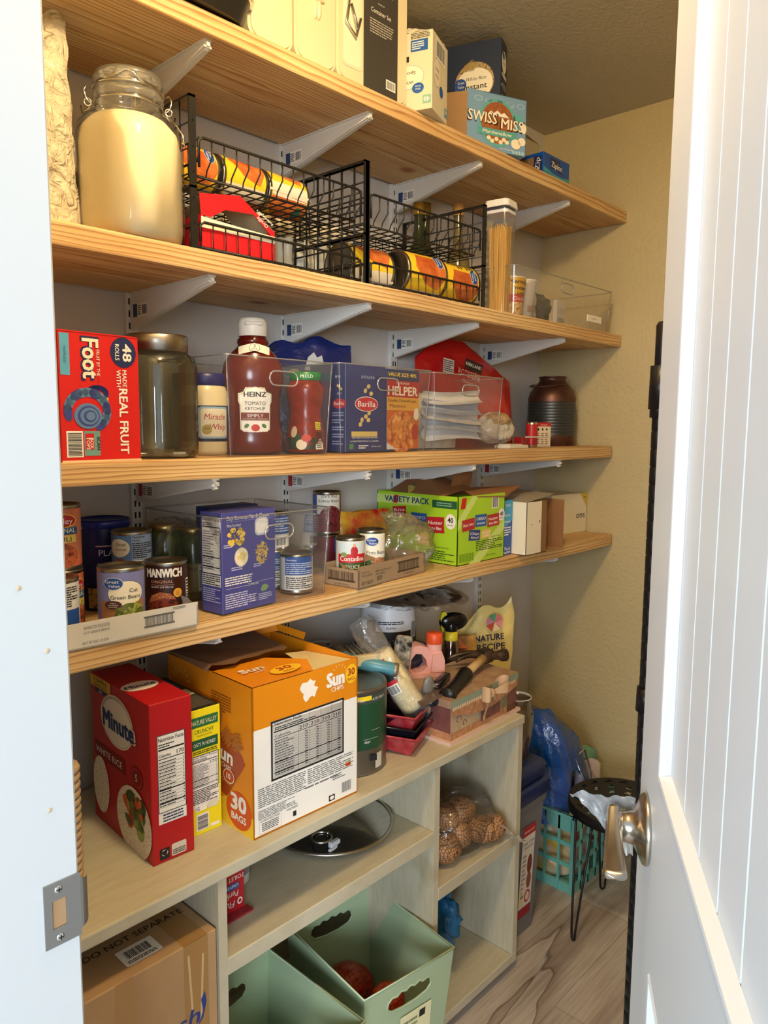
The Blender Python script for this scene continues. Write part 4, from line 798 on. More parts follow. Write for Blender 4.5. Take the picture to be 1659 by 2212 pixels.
# small things to the right
G().blob((0, 0, .042), .075, .05, .048, M('#CFC9C0', .15, 0, 'wrinkle', s=16), .22, 6, 14, flat=0).obj('nut_bag', loc=(-.530, -.18, S3+.012), label='clear bag of brown grains in silvery folds beside the clear bin', cat='bag')
G().blob((0, 0, 0), .05, .036, .022, M('#A9875A', .5, 0, 'mottle', s=140, c2='#C9AE86'), .1, 5, 3).obj('grain_heap', loc=(-.535, -.195, S3+.083), label='heap of brown grains at the mouth of the silvery bag', cat='grains')
g = G(); g.box(-.055, .055, 0, .05, 0, .010, M('#D9D4C4', .5), .002, 2); g.box(-.05, .02, .002, .04, .010, .013, M('#C9C4B4', .5)); g.obj('white_scraper', loc=(-.535, -.275, S3), rz=3, label='flat white plastic scraper lying at the shelf edge', cat='scraper')
g = G(); g.box(-.035, .085, 0, .012, 0, .004, M('#CFD2C9', .4), .001, 1); g.obj('knife', loc=(-.43, -.262, S3+.030), rz=-3, label='pale plastic knife resting across the small packets', cat='knife')
t = T('spice_tin', 'small red and silver spice tin beside the little red box', 'tin', (-.395, -.228, S3)); g = G(); g.lathe([(0, 0), (.016, 0), (.017, .002), (.017, .074), (.015, .078), (0, .078)], STEEL, 28); g.obj('tin_body', t); g = G(); g.lathe([(.0173, .008), (.0173, .070)], M('#B01E24', .4), 28); f = g.cylf(.0175, .6); f.rect(-.004, .01, .010, .068, PAPER, 1); f.lines(-.003, .012, .009, .066, 11, M('#A03034'), 2); g.obj('label', t)
G().box(-.018, .018, 0, .03, 0, .032, M('#8E1A1C', .4), .002, 2).obj('red_tin', loc=(-.440, -.235, S3), label='tiny dark red tin at the foot of the spice tin', cat='tin')
g = G(); w_, h_ = .075, .076; g.box(-w_/2, w_/2, 0, .03, 0, h_, M('#E3DAC0', .5), .001, 1); f = g.front(w_); f.rect(0, .064, w_, h_, RED); f.text('multi purity', .04, .067, .005, WHITE, 2); [(f.ell(.014+.02*k, .055, .004, .004, INK, 2, 12), f.lines(.007+.02*k, .008, .021+.02*k, .045, 6, M('#8A5A50'), seed=k)) for k in range(3)]; g.obj('tea_box', loc=(-.335, -.232, S3), rz=-8, label='little cream box with a red top stripe in front of the copper can', cat='box')
# copper milk can
t = T('milk_can', 'antique copper and dark steel milk can with a bail handle, in the corner', 'milk can', (-.115, -.130, S3))
CU = M('#6E4A3C', .42, .6, 'mottle', s=18, c2='#4E3228'); DK = M('#4A4E52', .4, .7)
g = G(); prof = [(0, 0), (.078, 0), (.080, .003), (.080, .034)]; g.lathe(prof, CU, 56); g.lathe([(.080, .146), (.080, .158), (.075, .176), (.062, .195), (.047, .212), (.043, .219), (.045, .228), (.049, .231), (.045, .231), (.040, .219), (0, .22)], CU, 56)
pr = [(.080, .034)]
for k in range(11): z = .034 + .0098*k; pr += [(.0785, z+.001), (.082, z+.005), (.0785, z+.009)]
pr += [(.0785, .143), (.080, .146)]; g.lathe(pr, DK, 56); g.obj('can_body', t)
g = G(); g.tube([(.062*math.cos(a), -.0, .225) if 0 else (-.02 - .085*math.sin(a), -.055*math.cos(a), .205 - .012*math.sin(a)) for a in [math.pi*k/14 for k in range(15)]], .0022, CU, 6); g.obj('bail_handle', t)
# ================================================================ FOURTH SHELF
t = T('bean_tray', 'white cardboard case tray printed with green bean lettering, holding two cans', 'tray', (-1.775, -.322, S4), -1.5)
g = G(); w_, d_, h_ = .250, .15, .043; g.box(-w_/2, w_/2, 0, .003, 0, h_, CARDW); g.box(w_/2-.003, w_/2, 0, d_, 0, h_*.9, CARDW); g.box(-w_/2, -w_/2+.003, 0, d_, 0, h_, CARDW); g.box(-w_/2, w_/2, 0, d_, 0, .003, CARDW)
g.add([(w_/2-.004, .003, h_*.9), (w_/2-.004, .10, h_*.9), (w_/2-.008, .09, h_+.008), (w_/2-.010, .02, h_+.006)], [(0, 1, 2, 3)], CARDW)
f = g.front(w_); f.text('WINCO FOODS', .040, .031, .0055, M('#77726A'), 2, al='l', w=.044, shear=.15); f.text('CUT GREEN BEANS', .040, .024, .004, M('#77726A'), 2, al='l', w=.044, shear=.15); f.text('BEST BY DEC. 28 2025', .038, .007, .0042, M('#77726A'), 2, al='l', w=.044, shear=.15); f.rect(.145, .014, .203, .017, M('#6A6A66'), 2); f.rect(.145, .031, .203, .034, M('#6A6A66'), 2); f.bars(.147, .015, .201, .033, 24, M('#6A6A66'), 2); f.lines(.20, .037, .225, .042, 2, M('#77726A')); g.obj('tray', t)
LV = M('#7F84C0', .4); FD = M('#8A6A45', .5)
def gbean(g, f_, r, h):
    f = Face(g, lambda a, b, h: f_.P(a, b*.92 + .0145, h), .006)
    f.rect(-.040, -.007, .040, .050, M('#A5724A', .5)); f.ell(.006, .064, .031, .024, M('#3A3F78'), 2, 30); f.ell(.006, .064, .030, .023, M('#F1ECD8', .45), 3, 30); f.text('Cut', .018, .066, .007, INK, 5); f.text('Green Beans', .005, .054, .0072, INK, 5, w=.050)
    f.ell(-.015, .083, .0165, .0115, WHITE, 4, 24); f.ell(-.015, .083, .0155, .0107, GVB, 5, 24); f.text('Great', -.017, .084, .0055, WHITE, 6, w=.022, bold=.02); f.text('Value', -.014, .0765, .005, WHITE, 6, w=.019, bold=.02)
    f.ell(-.016, .044, .014, .0075, M('#4A1E22'), 6, 20); f.text('Picked', -.016, .046, .0025, WHITE, 7); f.text('and Packed', -.016, .0425, .0025, WHITE, 7); f.text('Same Day', -.016, .039, .0025, WHITE, 7)
    f.ell(.012, .022, .026, .024, M('#5E6B2A'), 4, 24); rnd = random.Random(3)
    for k in range(34): f.ell(.012 + rnd.uniform(-.020, .020), .024 + rnd.uniform(-.018, .016), .0105, .0024, M(rnd.choice(('#9CA64A', '#7F8C38', '#B0B765', '#6B772E')), .45), 5 + k % 3, 10, rot=rnd.uniform(-1.4, 1.4))
can('bean_can', 'lavender can of cut green beans in the front of the white tray', (-1.768, -.272, S4+.003), .0395, .116, LV, gbean, rz=-24)
def manw(g, f, r, h):
    f.text('MANWICH', .0, .082, .0155, WHITE, 3, w=.066, bold=.04); f.text('ORIGINAL', -.004, .071, .0055, M('#D9A088'), 3, w=.040); f.rect(-.025, .0675, .018, .068, M('#D9A088'), 3); f.text('SLOPPY JOE SAUCE', -.004, .0625, .0028, WHITE, 3, w=.04)
    f.ell(.024, .052, .0085, .0085, M('#E0A63A'), 4, 20); f.text('JUST', .024, .0545, .002, INK, 5); f.text('ADD', .024, .0512, .002, INK, 5); f.text('MEAT', .024, .048, .002, INK, 5)
    f.ell(-.004, .028, .028, .026, M('#6B2418', .5, 0, 'photo', s=160, c2='#8A3420', c3='#3A120C'), 3, 30); f.poly([(-.03, .034), (-.024, .048), (-.008, .055), (.010, .052), (.021, .040), (.0, .044)], M('#A5603A', .4), 4); [f.ell(-.02+.006*k, .047+.003*math.sin(k*2), .0011, .0007, M('#E9D4B0'), 5, 6) for k in range(7)]
    f.barcode(.045, .03, .058, .075, 8, horiz=True)
can('sloppy_joe_can', 'dark brown can with white lettering, right of the green bean can', (-1.662, -.240, S4+.003), .0395, .108, M('#35160F', .35), manw, rz=-36)
def chili(g, f, r, h):
    f.ell(.006, .085, .026, .012, YEL, 2); f.ell(.006, .085, .024, .0105, M('#B5202A'), 3); f.text('Nalley', .006, .080, .010, WHITE, 4, w=.036); f.rect(-.03, .062, .034, .074, M('#1E5E8C'), 2); f.text('ORIGINAL', .004, .065, .008, WHITE, 3, w=.05); f.rect(-.02, .048, .03, .061, M('#E6D06A'), 2); f.text('CHILI', .004, .050, .008, INK, 3, w=.034)
    f.ell(0, .025, .034, .022, M('#8C3A22', .5, 0, 'photo', s=110, c2='#B8603A', c3='#5A1E12'), 2); f.ell(-.02, .042, .010, .008, M('#C2351F', .3), 4, 16)
CH = M('#C9674E', .45, 0, 'mottle', s=40, c2='#D98A66')
c1 = can('chili_can', 'upper chili can of the stack beside the jamb', (-1.838, -.19, S4+.112), .0385, .112, CH, chili, rz=-22)
dup(c1, (-1.838, -.192, S4), 5, label='lower chili can of the stack beside the jamb')
def wal(g, f, r, h):
    f.rect(-.02, .010, .05, .062, GVB, 2); f.lines(.0, .066, .045, .10, 9, INK, 2); f.rect(-.02, .024, .05, .026, WHITE, 3); f.lines(-.02, .015, .05, .03, 3, WHITE, 3); cx, cz = .012, .046
    for k in range(6): a = R(60*k+30); f.ell(cx + .006*math.cos(a), cz + .006*math.sin(a), .003, .001, WHITE, 3, 8, rot=a)
can('silver_can', 'white and blue striped can at the far left, half behind the door jamb', (-1.876, -.262, S4), .036, .112, M('#D9DAD8', .4), wal, rz=-35)
def carrot(g, f, r, h):
    f.rect(-.04, .0075, .04, .05, M('#A88A4E', .5)); f.rect(.002, .058, .044, .104, M('#9DB4D6'), 2); f.text('Nutrition', .004, .098, .0045, INK, 3, al='l', w=.022, bold=.02); f.text('Facts', .004, .092, .0045, INK, 3, al='l', bold=.02); f.lines(.003, .060, .043, .090, 8, INK, 3); f.rect(.002, .008, .044, .057, PAPER, 2); f.lines(.003, .012, .043, .056, 10, INK, 3)
    f.ell(-.022, .080, .021, .017, M('#F1ECD8'), 3); f.text('Sliced', -.018, .084, .0055, INK, 4, w=.018); f.text('Carrots', -.018, .075, .0055, M('#A8364A'), 4, w=.022); f.ell(-.018, .04, .018, .020, M('#C9552E', .5, 0, 'photo', s=150, c2='#D9703A', c3='#8C3018'), 4)
cc = can('carrot_can', 'light blue sliced carrot can standing on another can behind the green beans', (-1.688, -.165, S4+.1125), .0375, .110, M('#5E86BC', .4), carrot, rz=-32)
cc.location.z = S4 + .052
G().box(-.04, .04, -.04, .04, 0, .051, M('#6B5A3A', .6), .004, 2).obj('low_carton', loc=(-1.690, -.17, S4), rz=10, label='low brown packet that lifts the carrot can', cat='packet')
t = T('breadcrumb_canister', 'tall navy cardboard canister with plastic lid, behind the green beans', 'canister', (-1.695, -.068, S4), -30)
g = G(); NV2 = M('#1B2460', .35); g.lathe([(0, 0), (.048, .001), (.048, .168)], NV2, 44); f = g.cylf(.0482, 0); f.rect(-.012, .125, .035, .1265, RED, 2); f.rect(-.012, .1265, .035, .128, WHITE, 2); f.text('PLAIN', .016, .108, .012, WHITE, 2, w=.046); f.text('BREAD', .016, .084, .010, WHITE, 2, w=.050); f.text('CRUMBS', .016, .064, .010, WHITE, 2, w=.050); f.rect(-.03, .006, .045, .045, M('#8A7040', .5, 0, 'photo', s=120, c2='#B8964E', c3='#5A4426'), 2); g.obj('tube_body', t)
g = G(); g.lathe([(.0485, .160), (.0505, .161), (.0505, .172), (.049, .176), (.047, .172), (0, .171)], M('#1C2C86', .3), 44); g.box(-.052, -.036, -.04, -.028, .160, .164, M('#D8D8D0')); g.obj('lid', t)
def pickles(lab, x, y, r, h, rz):
    t = T('pickle_jar', lab, 'jar', (x, y, S4), rz); g = G(); g.lathe([(0, .001), (r-.003, .001), (r, .008), (r, h-.035), (r-.006, h-.018), (r-.010, h-.014)], M('#5B6130', .15, 0, 'mottle', s=26, c2='#3C4522'), 40); g.obj('jar_body', t)
    g = G(); g.lathe([(r-.008, h-.016), (r-.005, h-.014), (r-.005, h-.001), (r-.008, h), (0, h)], M('#B8A268', .3, .9), 36); g.obj('lid', t)
    g = G(); g.lathe([(r+.0005, .02), (r+.0005, h*.52)], M('#8F7B3C', .5), 40); f = g.cylf(r+.0006, 0); f.text('Nalley', -.01, h*.42, .009, M('#7A2A1E'), 2, w=.04); f.rect(.012, .022, .036, h*.5, M('#CFCBB2'), 2); f.text('Nutrition', .024, h*.45, .004, INK, 3, w=.022); f.lines(.014, .028, .035, h*.43, 9, INK, 3); g.obj('label', t)
pickles('dark pickle jar with gold lid, behind the brown sauce can', -1.578, -.10, .041, .160, -30)
pickles('pickle jar with gold lid, half hidden by the blue mac and cheese box', -1.535, -.135, .034, .152, -38)
G().grid(lambda u, v: ((u-.5)*.16 + .01*noise.noise(Vector((u*5, v*5, 0))), (v-.5)*.10, .165 + .010*noise.noise(Vector((u*9, v*9, 3))) - .05*abs(u-.5)**2*6), 26, 16, CLEARW, False).obj('plastic_wrap', loc=(-1.555, -.11, S4+.002), label='clear plastic wrap lying over the two pickle jars', cat='wrap')
# clear bin and blue box and cans in it
b4 = bin_('clear bin holding the blue shells and cheese box on the lowest shelf', -1.588, -1.300, -.306, -.035, S4, .186)
w_, d_, h_ = .137, .062, .193; MB_ = M('#4A4C92', .42)
t = T('shells_box', 'blue shells and cheese box, back panel with recipe pictures facing out', 'box', (-1.515, -.300, S4+.003), 5)
g = G(); g.box(-w_/2, w_/2, 0, d_, 0, h_, MB_, .001, 1); f = g.front(w_); f.text('Easy Stovetop Mac & Cheese', .066, .178, .0075, WHITE, 2, w=.108, shear=.15); f.rect(.010, .1745, .125, .1752, M('#9A9CC8'), 2); f.text('What You Need', .012, .165, .0055, WHITE, 2, al='l', w=.034)
rnd = random.Random(5)
for k in range(16): f.ell(.036 + rnd.uniform(-.018, .018), .146 + rnd.uniform(-.016, .014), .0052, .0048, M('#E9C85A', .5), 2 + k % 3, 10); f.ell(.036 + rnd.uniform(-.016, .016), .146 + rnd.uniform(-.014, .014), .0022, .002, M('#9A7A2C'), 5, 8)
f.rrect(.082, .142, .118, .177, .010, M('#C9C8CC'), 2); f.rrect(.085, .146, .115, .174, .009, M('#F0ECE2'), 3); f.tube = None
f.ell(.047, .105, .0175, .0185, M('#C9C0A8'), 2, 26); f.ell(.047, .105, .016, .017, M('#E9DFC4'), 3, 26); [f.poly([(x, z), (x+.010, z+.003), (x+.008, z+.010), (x-.002, z+.007)], M('#DDCE84'), 4) for x, z in ((.038, .100), (.046, .096), (.045, .106), (.052, .103))]
for k in range(110): a = rnd.uniform(0, 6.28); q = rnd.uniform(0, 1)**.5; f.ell(.100 + .016*q*math.cos(a), .107 + .022*q*math.sin(a), .0040, .0009, M(rnd.choice(('#D9B84A', '#E6CC6A', '#C9A03A'))), 2 + k % 3, 6, rot=rnd.uniform(0, 3))
for x, y in ((.022, .080), (.078, .080), (.004, .125)): f.lines(x, y, x+.028, y+.008, 2, M('#C4C4DC'), seed=int(x*900))
f.lines(.006, .052, .075, .070, 4, WHITE, seed=6); f.rect(.008, .0470, .062, .0475, PAPER, 2); f.rect(.092, .0510, .13, .0515, PAPER, 2); f.text('25 MINUTES', .077, .046, .0045, WHITE, 2, w=.026); f.lines(.006, .008, .085, .038, 7, M('#C4C4DC'), seed=12); f.lines(.09, .012, .125, .026, 4, M('#C4C4DC'), seed=13)
f.poly([(.095, .033), (.100, .042), (.110, .043), (.117, .037), (.110, .030), (.100, .029)], M('#7FA06A'), 3)
f = g.left(w_, d_); f.facts(.004, .075, .058, .186, '200', 7, bg=M('#D6D4CE')); f.rect(.004, .052, .058, .074, M('#D6D4CE')); f.lines(.006, .053, .056, .073, 5, INK, 2); f.lines(.006, .02, .056, .048, 7, M('#A8AACF'), 2, 3); g.obj('carton', t)
G().box(-.062, .062, 0, .05, 0, .190, M('#232A5C', .45), .001, 1).obj('navy_box', loc=(-1.468, -.19, S4+.003), rz=4, label='navy box directly behind the blue shells box in the bin', cat='box')
def tun(g, f, r, h):
    f.rect(-.032, h*.48, .034, h*.94, GVB, 2); f.text('Nutrition', -.028, h*.84, .004, WHITE, 3, al='l', bold=.02); f.lines(-.03, h*.5, .032, h*.8, 6, M('#C9D6EC'), 3); f.rect(-.034, .008, .036, h*.46, PAPER, 2); f.lines(-.03, h*.12, .034, h*.43, 6, INK, 3)
cb = can('soup_can', 'blue and white can standing alone at the front right of the blue box bin', (-1.346, -.240, S4+.003), .036, .084, M('#CFCDC6', .4), tun, rz=-30)
def upc(g, f, r, h): f.rect(-.034, h*.45, .036, h*.94, GVB, 2); f.lines(-.03, h*.5, .032, h*.9, 6, M('#C9D6EC'), 3); f.rect(-.036, .008, .036, h*.42, PAPER, 2); f.barcode(-.008, h*.12, .022, h*.40, 14)
can('soup_can', 'blue and white can stacked on another can behind the front one in the bin', (-1.348, -.165, S4+.086), .034, .082, M('#CFCDC6', .4), upc, rz=-20)
c = dup(cb, (-1.348, -.165, S4+.003), -60, label='lower can of the stacked pair at the back of the blue box bin')
def kid(g, f, r, h): f.rect(-.034, .052, .036, h-.008, M('#F1ECDC'), 2); f.text('Dark Red', .004, .094, .0075, INK, 3, w=.040); f.text('Kidney Beans', .004, .082, .0075, INK, 3, w=.056); f.rect(-.045, .05, -.03, h-.008, M('#3A5A96'), 3); f.ell(.008, .045, .030, .028, M('#6E2430', .3, 0, 'photo', s=150, c2='#8C2E3A', c3='#3E1018'), 4)
kc = can('kidney_bean_can', 'dark red kidney bean can, topmost at the back between the bin and the green carton', (-1.092, -.062, S4+.086), .0362, .108, M('#7A2430', .4), kid, rz=-38)
dup(kc, (-1.092, -.062, S4), 60, label='lower can under the kidney bean can').scale = (1, 1, .78)
G().pillow(.16, .14, .05, M('#B5231F', .25, 0, 'mottle', s=18, c2='#E2B83A'), .010, 14, 51).obj('noodle_packet', loc=(-1.000, -.105, S4), rz=-12, label='crinkled red and yellow noodle packet behind the cut-down carton', cat='packet')
# pinto tray
t = T('pinto_tray', 'brown cardboard case tray cut low, printed with pinto bean barcodes', 'tray', (-1.108, -.310, S4), 6)
g = G(); w_, d_, h_ = .262, .10, .050; KR = M('#A48A6A', .8, 0, 'card')
g.box(-w_/2, w_/2, 0, .003, 0, h_, KR); g.box(-w_/2, -w_/2+.003, 0, d_, 0, h_*.85, KR); g.box(w_/2-.003, w_/2, 0, d_, 0, h_, KR); g.box(-w_/2, w_/2, 0, d_, 0, .003, KR); g.box(-w_/2, w_/2, d_-.003, d_, 0, h_, KR)
g.add([(-w_/2+.005, .05, h_*.8), (-w_/2+.10, .03, h_+.004), (-w_/2+.10, .09, h_+.016), (-w_/2+.03, .09, h_+.008)], [(0, 1, 2, 3)], M('#8E7454', .8))
f = g.front(w_); f.text('12/15.5 oz', .010, .033, .0045, M('#4A3A2C'), 2, al='l', w=.028); f.text('STK NO 033070', .010, .026, .0040, M('#4A3A2C'), 2, al='l', w=.038); f.text('GREAT VALUE NO SALT', .058, .031, .0038, M('#4A3A2C'), 2, al='l', w=.062); f.text('PINTO BEANS', .062, .024, .0038, M('#4A3A2C'), 2, al='l', w=.034); f.text('BEST IF USED BY', .010, .008, .0075, M('#4A3A2C'), 2, al='l', w=.042); f.lines(.065, .010, .085, .021, 4, M('#5A4A3A'))
f.rect(.145, .016, .235, .020, M('#4A3A2C')); f.rect(.145, .038, .235, .042, M('#4A3A2C')); f.bars(.147, .018, .233, .040, 24, M('#4A3A2C'), 2); f.text('1 00 78742 03678 3', .19, .008, .0040, M('#4A3A2C'))
f = g.left(w_, d_); f.rect(.01, .014, .09, .018, M('#4A3A2C')); f.bars(.012, .016, .088, .036, 20, M('#4A3A2C'), 2); f.text('1 00 78742 03678 3', .05, .005, .004, M('#4A3A2C')); g.obj('tray', t)
def cont(g, f, r, h): f.rect(-.035, .008, .035, .048, M('#3E5A2E'), 2); f.rect(-.035, .070, .035, .095, M('#CFDCE0'), 1); f.rect(-.035, .048, .035, .068, M('#C01E28'), 3); f.text('Contadina', 0, .052, .011, WHITE, 4, w=.058, bold=.02); f.text('SAUCE', .0, .034, .009, M('#E9E2C0'), 4, w=.034, bold=.02); f.ell(.004, .074, .0085, .012, M('#B5202A'), 4, 16); f.ell(.004, .088, .0035, .0045, M('#D9A884'), 5, 12); f.ell(-.02, .066, .008, .006, M('#7A9A5A'), 3, 10)
can('tomato_sauce_can', 'white tomato sauce can with red banner in the brown tray', (-1.192, -.250, S4+.003), .0345, .104, M('#E4E0D0', .4), cont, rz=-36)
def pinto(g, f, r, h): f.rect(-.035, .046, .036, .104, M('#F1EDDD'), 2); f.text('Pinto Beans', .008, .056, .0085, INK, 4, w=.048); gv(f, -.003, .086, .85, 4); f.ell(.014, .030, .024, .018, M('#B06A4A', .4, 0, 'photo', s=170, c2='#D9A27E', c3='#7A3A26'), 4); f.ell(-.016, .034, .012, .009, M('#3E7A3A'), 5); f.text('No Salt', -.016, .033, .003, WHITE, 6)
can('pinto_bean_can', 'pinto bean can with green base in the brown tray, right of the tomato sauce', (-1.108, -.235, S4+.003), .0345, .112, M('#4E8A46', .4), pinto, rz=-36)
G().blob((0, 0, .05), .080, .055, .065, M('#D9CDAC', .12, 0, 'clear', lo=.06, hi=.7, milk=.09, wr=16), .28, 7, 61, flat=0).obj('clear_bag', loc=(-.985, -.245, S4+.012), label='crumpled yellowish clear bag slumped in the brown tray', cat='bag')
g = G(); 
def neck(u, v): a = 2*math.pi*u; r = .045*(1-v)**.6 + .012 + .02*v*v; n_ = .012*noise.noise(Vector((math.cos(a)*2, math.sin(a)*2, v*5))); return ((r+n_)*math.cos(a) - .05*v, (r*.7+n_)*math.sin(a), .085 + .050*v + n_)
g.grid(neck, 26, 14, M('#D9CDAC', .12, 0, 'clear', lo=.08, hi=.8, milk=.12, wr=16), False); g.obj('bag_neck', parent=[o for o in bpy.data.objects if o.name == 'clear_bag'][0])
# green variety pack carton
GRN = M('#A6D12C', .42); w_, d_, h_ = .212, .285, .180
t = T('snack_carton', 'big bright green snack variety carton with its top torn open', 'carton', (-.757, -.308, S4), 0)
g = G(); e = .002
for a in ((-w_/2, w_/2, 0, e, 0, h_), (-w_/2, w_/2, d_-e, d_, 0, h_), (-w_/2, -w_/2+e, 0, d_, 0, h_), (w_/2-e, w_/2, 0, d_, 0, h_*.93)): g.box(*a, GRN)
g.box(-w_/2, w_/2, 0, d_, 0, e, GRN)
LG = M('#C9E07A', .45); f = g.front(w_); f.poly([(.10, .0), (.212, .08), (.212, .11), (.05, .0)], LG, 1); f.poly([(0, .12), (.06, .178), (.09, .178), (0, .09)], LG, 1)
def snack(f, x, z, w, h, m, t1, t2=None, rot=.0, l=4):
    c, q = math.cos(rot), math.sin(rot); P = [(-w/2, -h/2), (w/2, -h/2), (w/2*.97, 0), (w/2, h/2), (-w/2, h/2), (-w/2*.97, 0)]; f.poly([(x+a*c-b*q, z+a*q+b*c) for a, b in P], m, l)
    f.text(t1, x, z + (.001 if t2 else -h*.12), h*.24, WHITE, l+1, w=w*.8, rot=rot, bold=.02)
    if t2: f.text(t2, x, z - h*.32, h*.22, WHITE, l+1, w=w*.7, rot=rot, bold=.02)
RB, OB, NB, CB, NIL = M('#B5232C', .4), M('#1E5AA8', .4), M('#B2222A', .4), M('#2E3E86', .4), M('#E2C06A', .4)
f.rect(.010, .148, .030, .176, RED, 3, skew=.006); snack(f, .045, .105, .055, .030, RB, 'Ritz bits', None, .08); snack(f, .100, .112, .052, .032, OB, 'OREO', 'mini', 0); snack(f, .157, .108, .056, .033, NB, 'Nutter', 'Butter Bites', .05); snack(f, .072, .075, .050, .028, CB, 'Chips', 'Ahoy!', -.08); snack(f, .124, .074, .044, .024, NIL, 'mini', 'Nilla', .04)
f.ell(.196, .120, .0155, .017, WHITE, 3, 30); f.text('40', .196, .117, .011, INK, 4, bold=.03); f.text('PACKS', .196, .109, .004, INK, 4, bold=.02)
f.barcode(.150, .140, .182, .172, 14); f.lines(.08, .030, .205, .058, 6, M('#3A5A1A'), 2, 5); f.text('Labeled for Re-Sale', .170, .062, .0035, INK, 3); [f.rrect(.008+.013*k, .008, .019+.013*k, .030, .003, M('#7FA81E'), 3) for k in range(5)]; f.text('NET WT 40 OZ', .15, .012, .0045, M('#3A5A1A'), 3)
f = g.left(w_, d_); f.rect(.0, .148, .16, .172, LG, 1); f.text('VARIETY PACK', .110, .154, .0155, M('#1B3A6E'), 3, w=.160, bold=.03); f.rect(.200, .148, .282, .168, M('#1E5A34'), 2); f.lines(.215, .152, .265, .164, 2, M('#8AB89A'), 3)
f = g.face((-w_/2, d_-.05, 0), (0, -1, 0), (0, 0, 1))
snack(f, .035, .128, .05, .028, RB, 'Ritz', 'bits', .1); snack(f, .105, .112, .055, .034, OB, 'OREO', 'mini'); snack(f, .162, .102, .060, .042, NB, 'Nutter', 'Butter Bites', .05); snack(f, .125, .060, .05, .03, NIL, 'mini', 'Nilla'); f.ell(.212, .115, .017, .020, WHITE, 3, 30); f.text('40', .212, .112, .013, INK, 4, bold=.03); f.text('PACKS', .212, .103, .0045, INK, 4, bold=.02)
f.text('Labeled for Re-Sale', .185, .042, .004, INK, 3); f.lines(.13, .008, .225, .036, 5, M('#3A5A1A'), 2, 9); f.rect(.01, .150, .026, .172, RED, 3, skew=.006); g.obj('carton', t)
for nm, P in (('top_flap', [(-w_/2, .05, h_), (-w_/2+.03, .26, h_+.003), (w_/2-.09, .22, h_+.060), (w_/2-.06, .08, h_+.012)]), ('top_flap', [(-.04, .0, h_-.002), (w_/2, -.003, h_-.010), (w_/2+.14, .04, h_+.010), (.02, .09, h_+.012)]), ('top_flap', [(-.02, .10, h_-.004), (.10, .12, h_-.010), (.09, .10, h_+.052), (.005, .095, h_+.066)])):
    n = [Vector(p) for p in P]; g = G(); o = Vector((0, 0, -.0025)); g.add(n + [p + o for p in n], [(0, 1, 2, 3), (7, 6, 5, 4), (0, 4, 5, 1), (1, 5, 6, 2), (2, 6, 7, 3), (3, 7, 4, 0)], M('#94673E', .8, 0, 'card')); g.obj(nm, t, label='torn brown cardboard flap')
G().pillow(.11, .07, .04, M('#2A6A4A', .25, 0, 'mottle', s=30, c2='#C9A03A'), .006, 14, 71).obj('chip_packet', loc=(-.80, -.12, S4+.130), rz=10, label='dark snack packet poking from the torn green carton', cat='packet')
# blue drink mix box, open white carton and paper box
t = T('drink_mix_box', 'blue drink mix box wedged between the green carton and the open white carton', 'box', (-.625, -.300, S4))
g = G(); w_, h_ = .052, .156; g.box(-w_/2, w_/2, 0, .16, 0, h_, M('#1E50A0', .4), .001, 1); f = g.front(w_); f.poly([(0, .07), (0, h_), (w_, h_), (w_, .10)], M('#3E9CC8')); f.text('PLUS', .03, .138, .007, WHITE, 2); f.text('ENERGY', .024, .110, .006, WHITE, 2, w=.036); f.text('IMMUNE', .024, .092, .006, WHITE, 2, w=.036); f.lines(.006, .055, .045, .082, 4, WHITE, 2); f.text('Pack', .03, .014, .010, WHITE, 2, w=.028); f.lines(.01, .004, .045, .011, 2, WHITE, 2); g.obj('carton', t)
t = T('open_carton', 'cream carton lying on its side, open towards the end wall, brown inside', 'carton', (-.495, -.345, S4))
g = G(); WC2 = M('#EAE2CC', .55); w_, d_, h_ = .20, .22, .150
g.box(-w_/2, -w_/2+.078, 0, .0015, 0, h_, WC2); g.box(-w_/2, -w_/2+.0015, 0, d_, 0, h_, WC2); g.box(-w_/2, w_/2, d_-.0015, d_, 0, h_, KRAFTD); g.box(-w_/2, w_/2, 0, d_, 0, .0015, KRAFT)
g.add([(-w_/2, 0, h_), (w_/2-.0, .03, h_+.012), (w_/2+.02, d_*.8, h_+.016), (-w_/2, d_, h_)], [(0, 1, 2, 3)], M('#A9A294', .5)); g.box(-w_/2+.078, -w_/2+.1065, 0, .11, 0, h_, KRAFTD); g.box(w_/2-.0015, w_/2, -.003, .05, 0, h_*.97, M('#94673E', .8, 0, 'card')); g.box(w_/2-.04, w_/2, .048, .052, 0, h_*.97, M('#94673E', .8, 0, 'card'))
f = g.front(w_); f.rect(.066, .088, .070, .096, INK); f.rect(.024, .085, .030, .087, INK); g.obj('carton', t)
t = T('spoon_carton', 'white and yellow carton in the far corner, half hidden by the open carton', 'carton', (-.105, -.205, S4), -6)
g = G(); g.box(-.10, .10, 0, .12, 0, .135, M('#E4DEC8', .55), .001, 1); f = g.front(.20); f.poly([(.16, .135), (.2, .135), (.2, .085)], M('#D6B93A')); f.text('500', .186, .118, .006, INK, 2); f.text('ons', .165, .050, .022, INK, 2, w=.05); g.obj('carton', t)
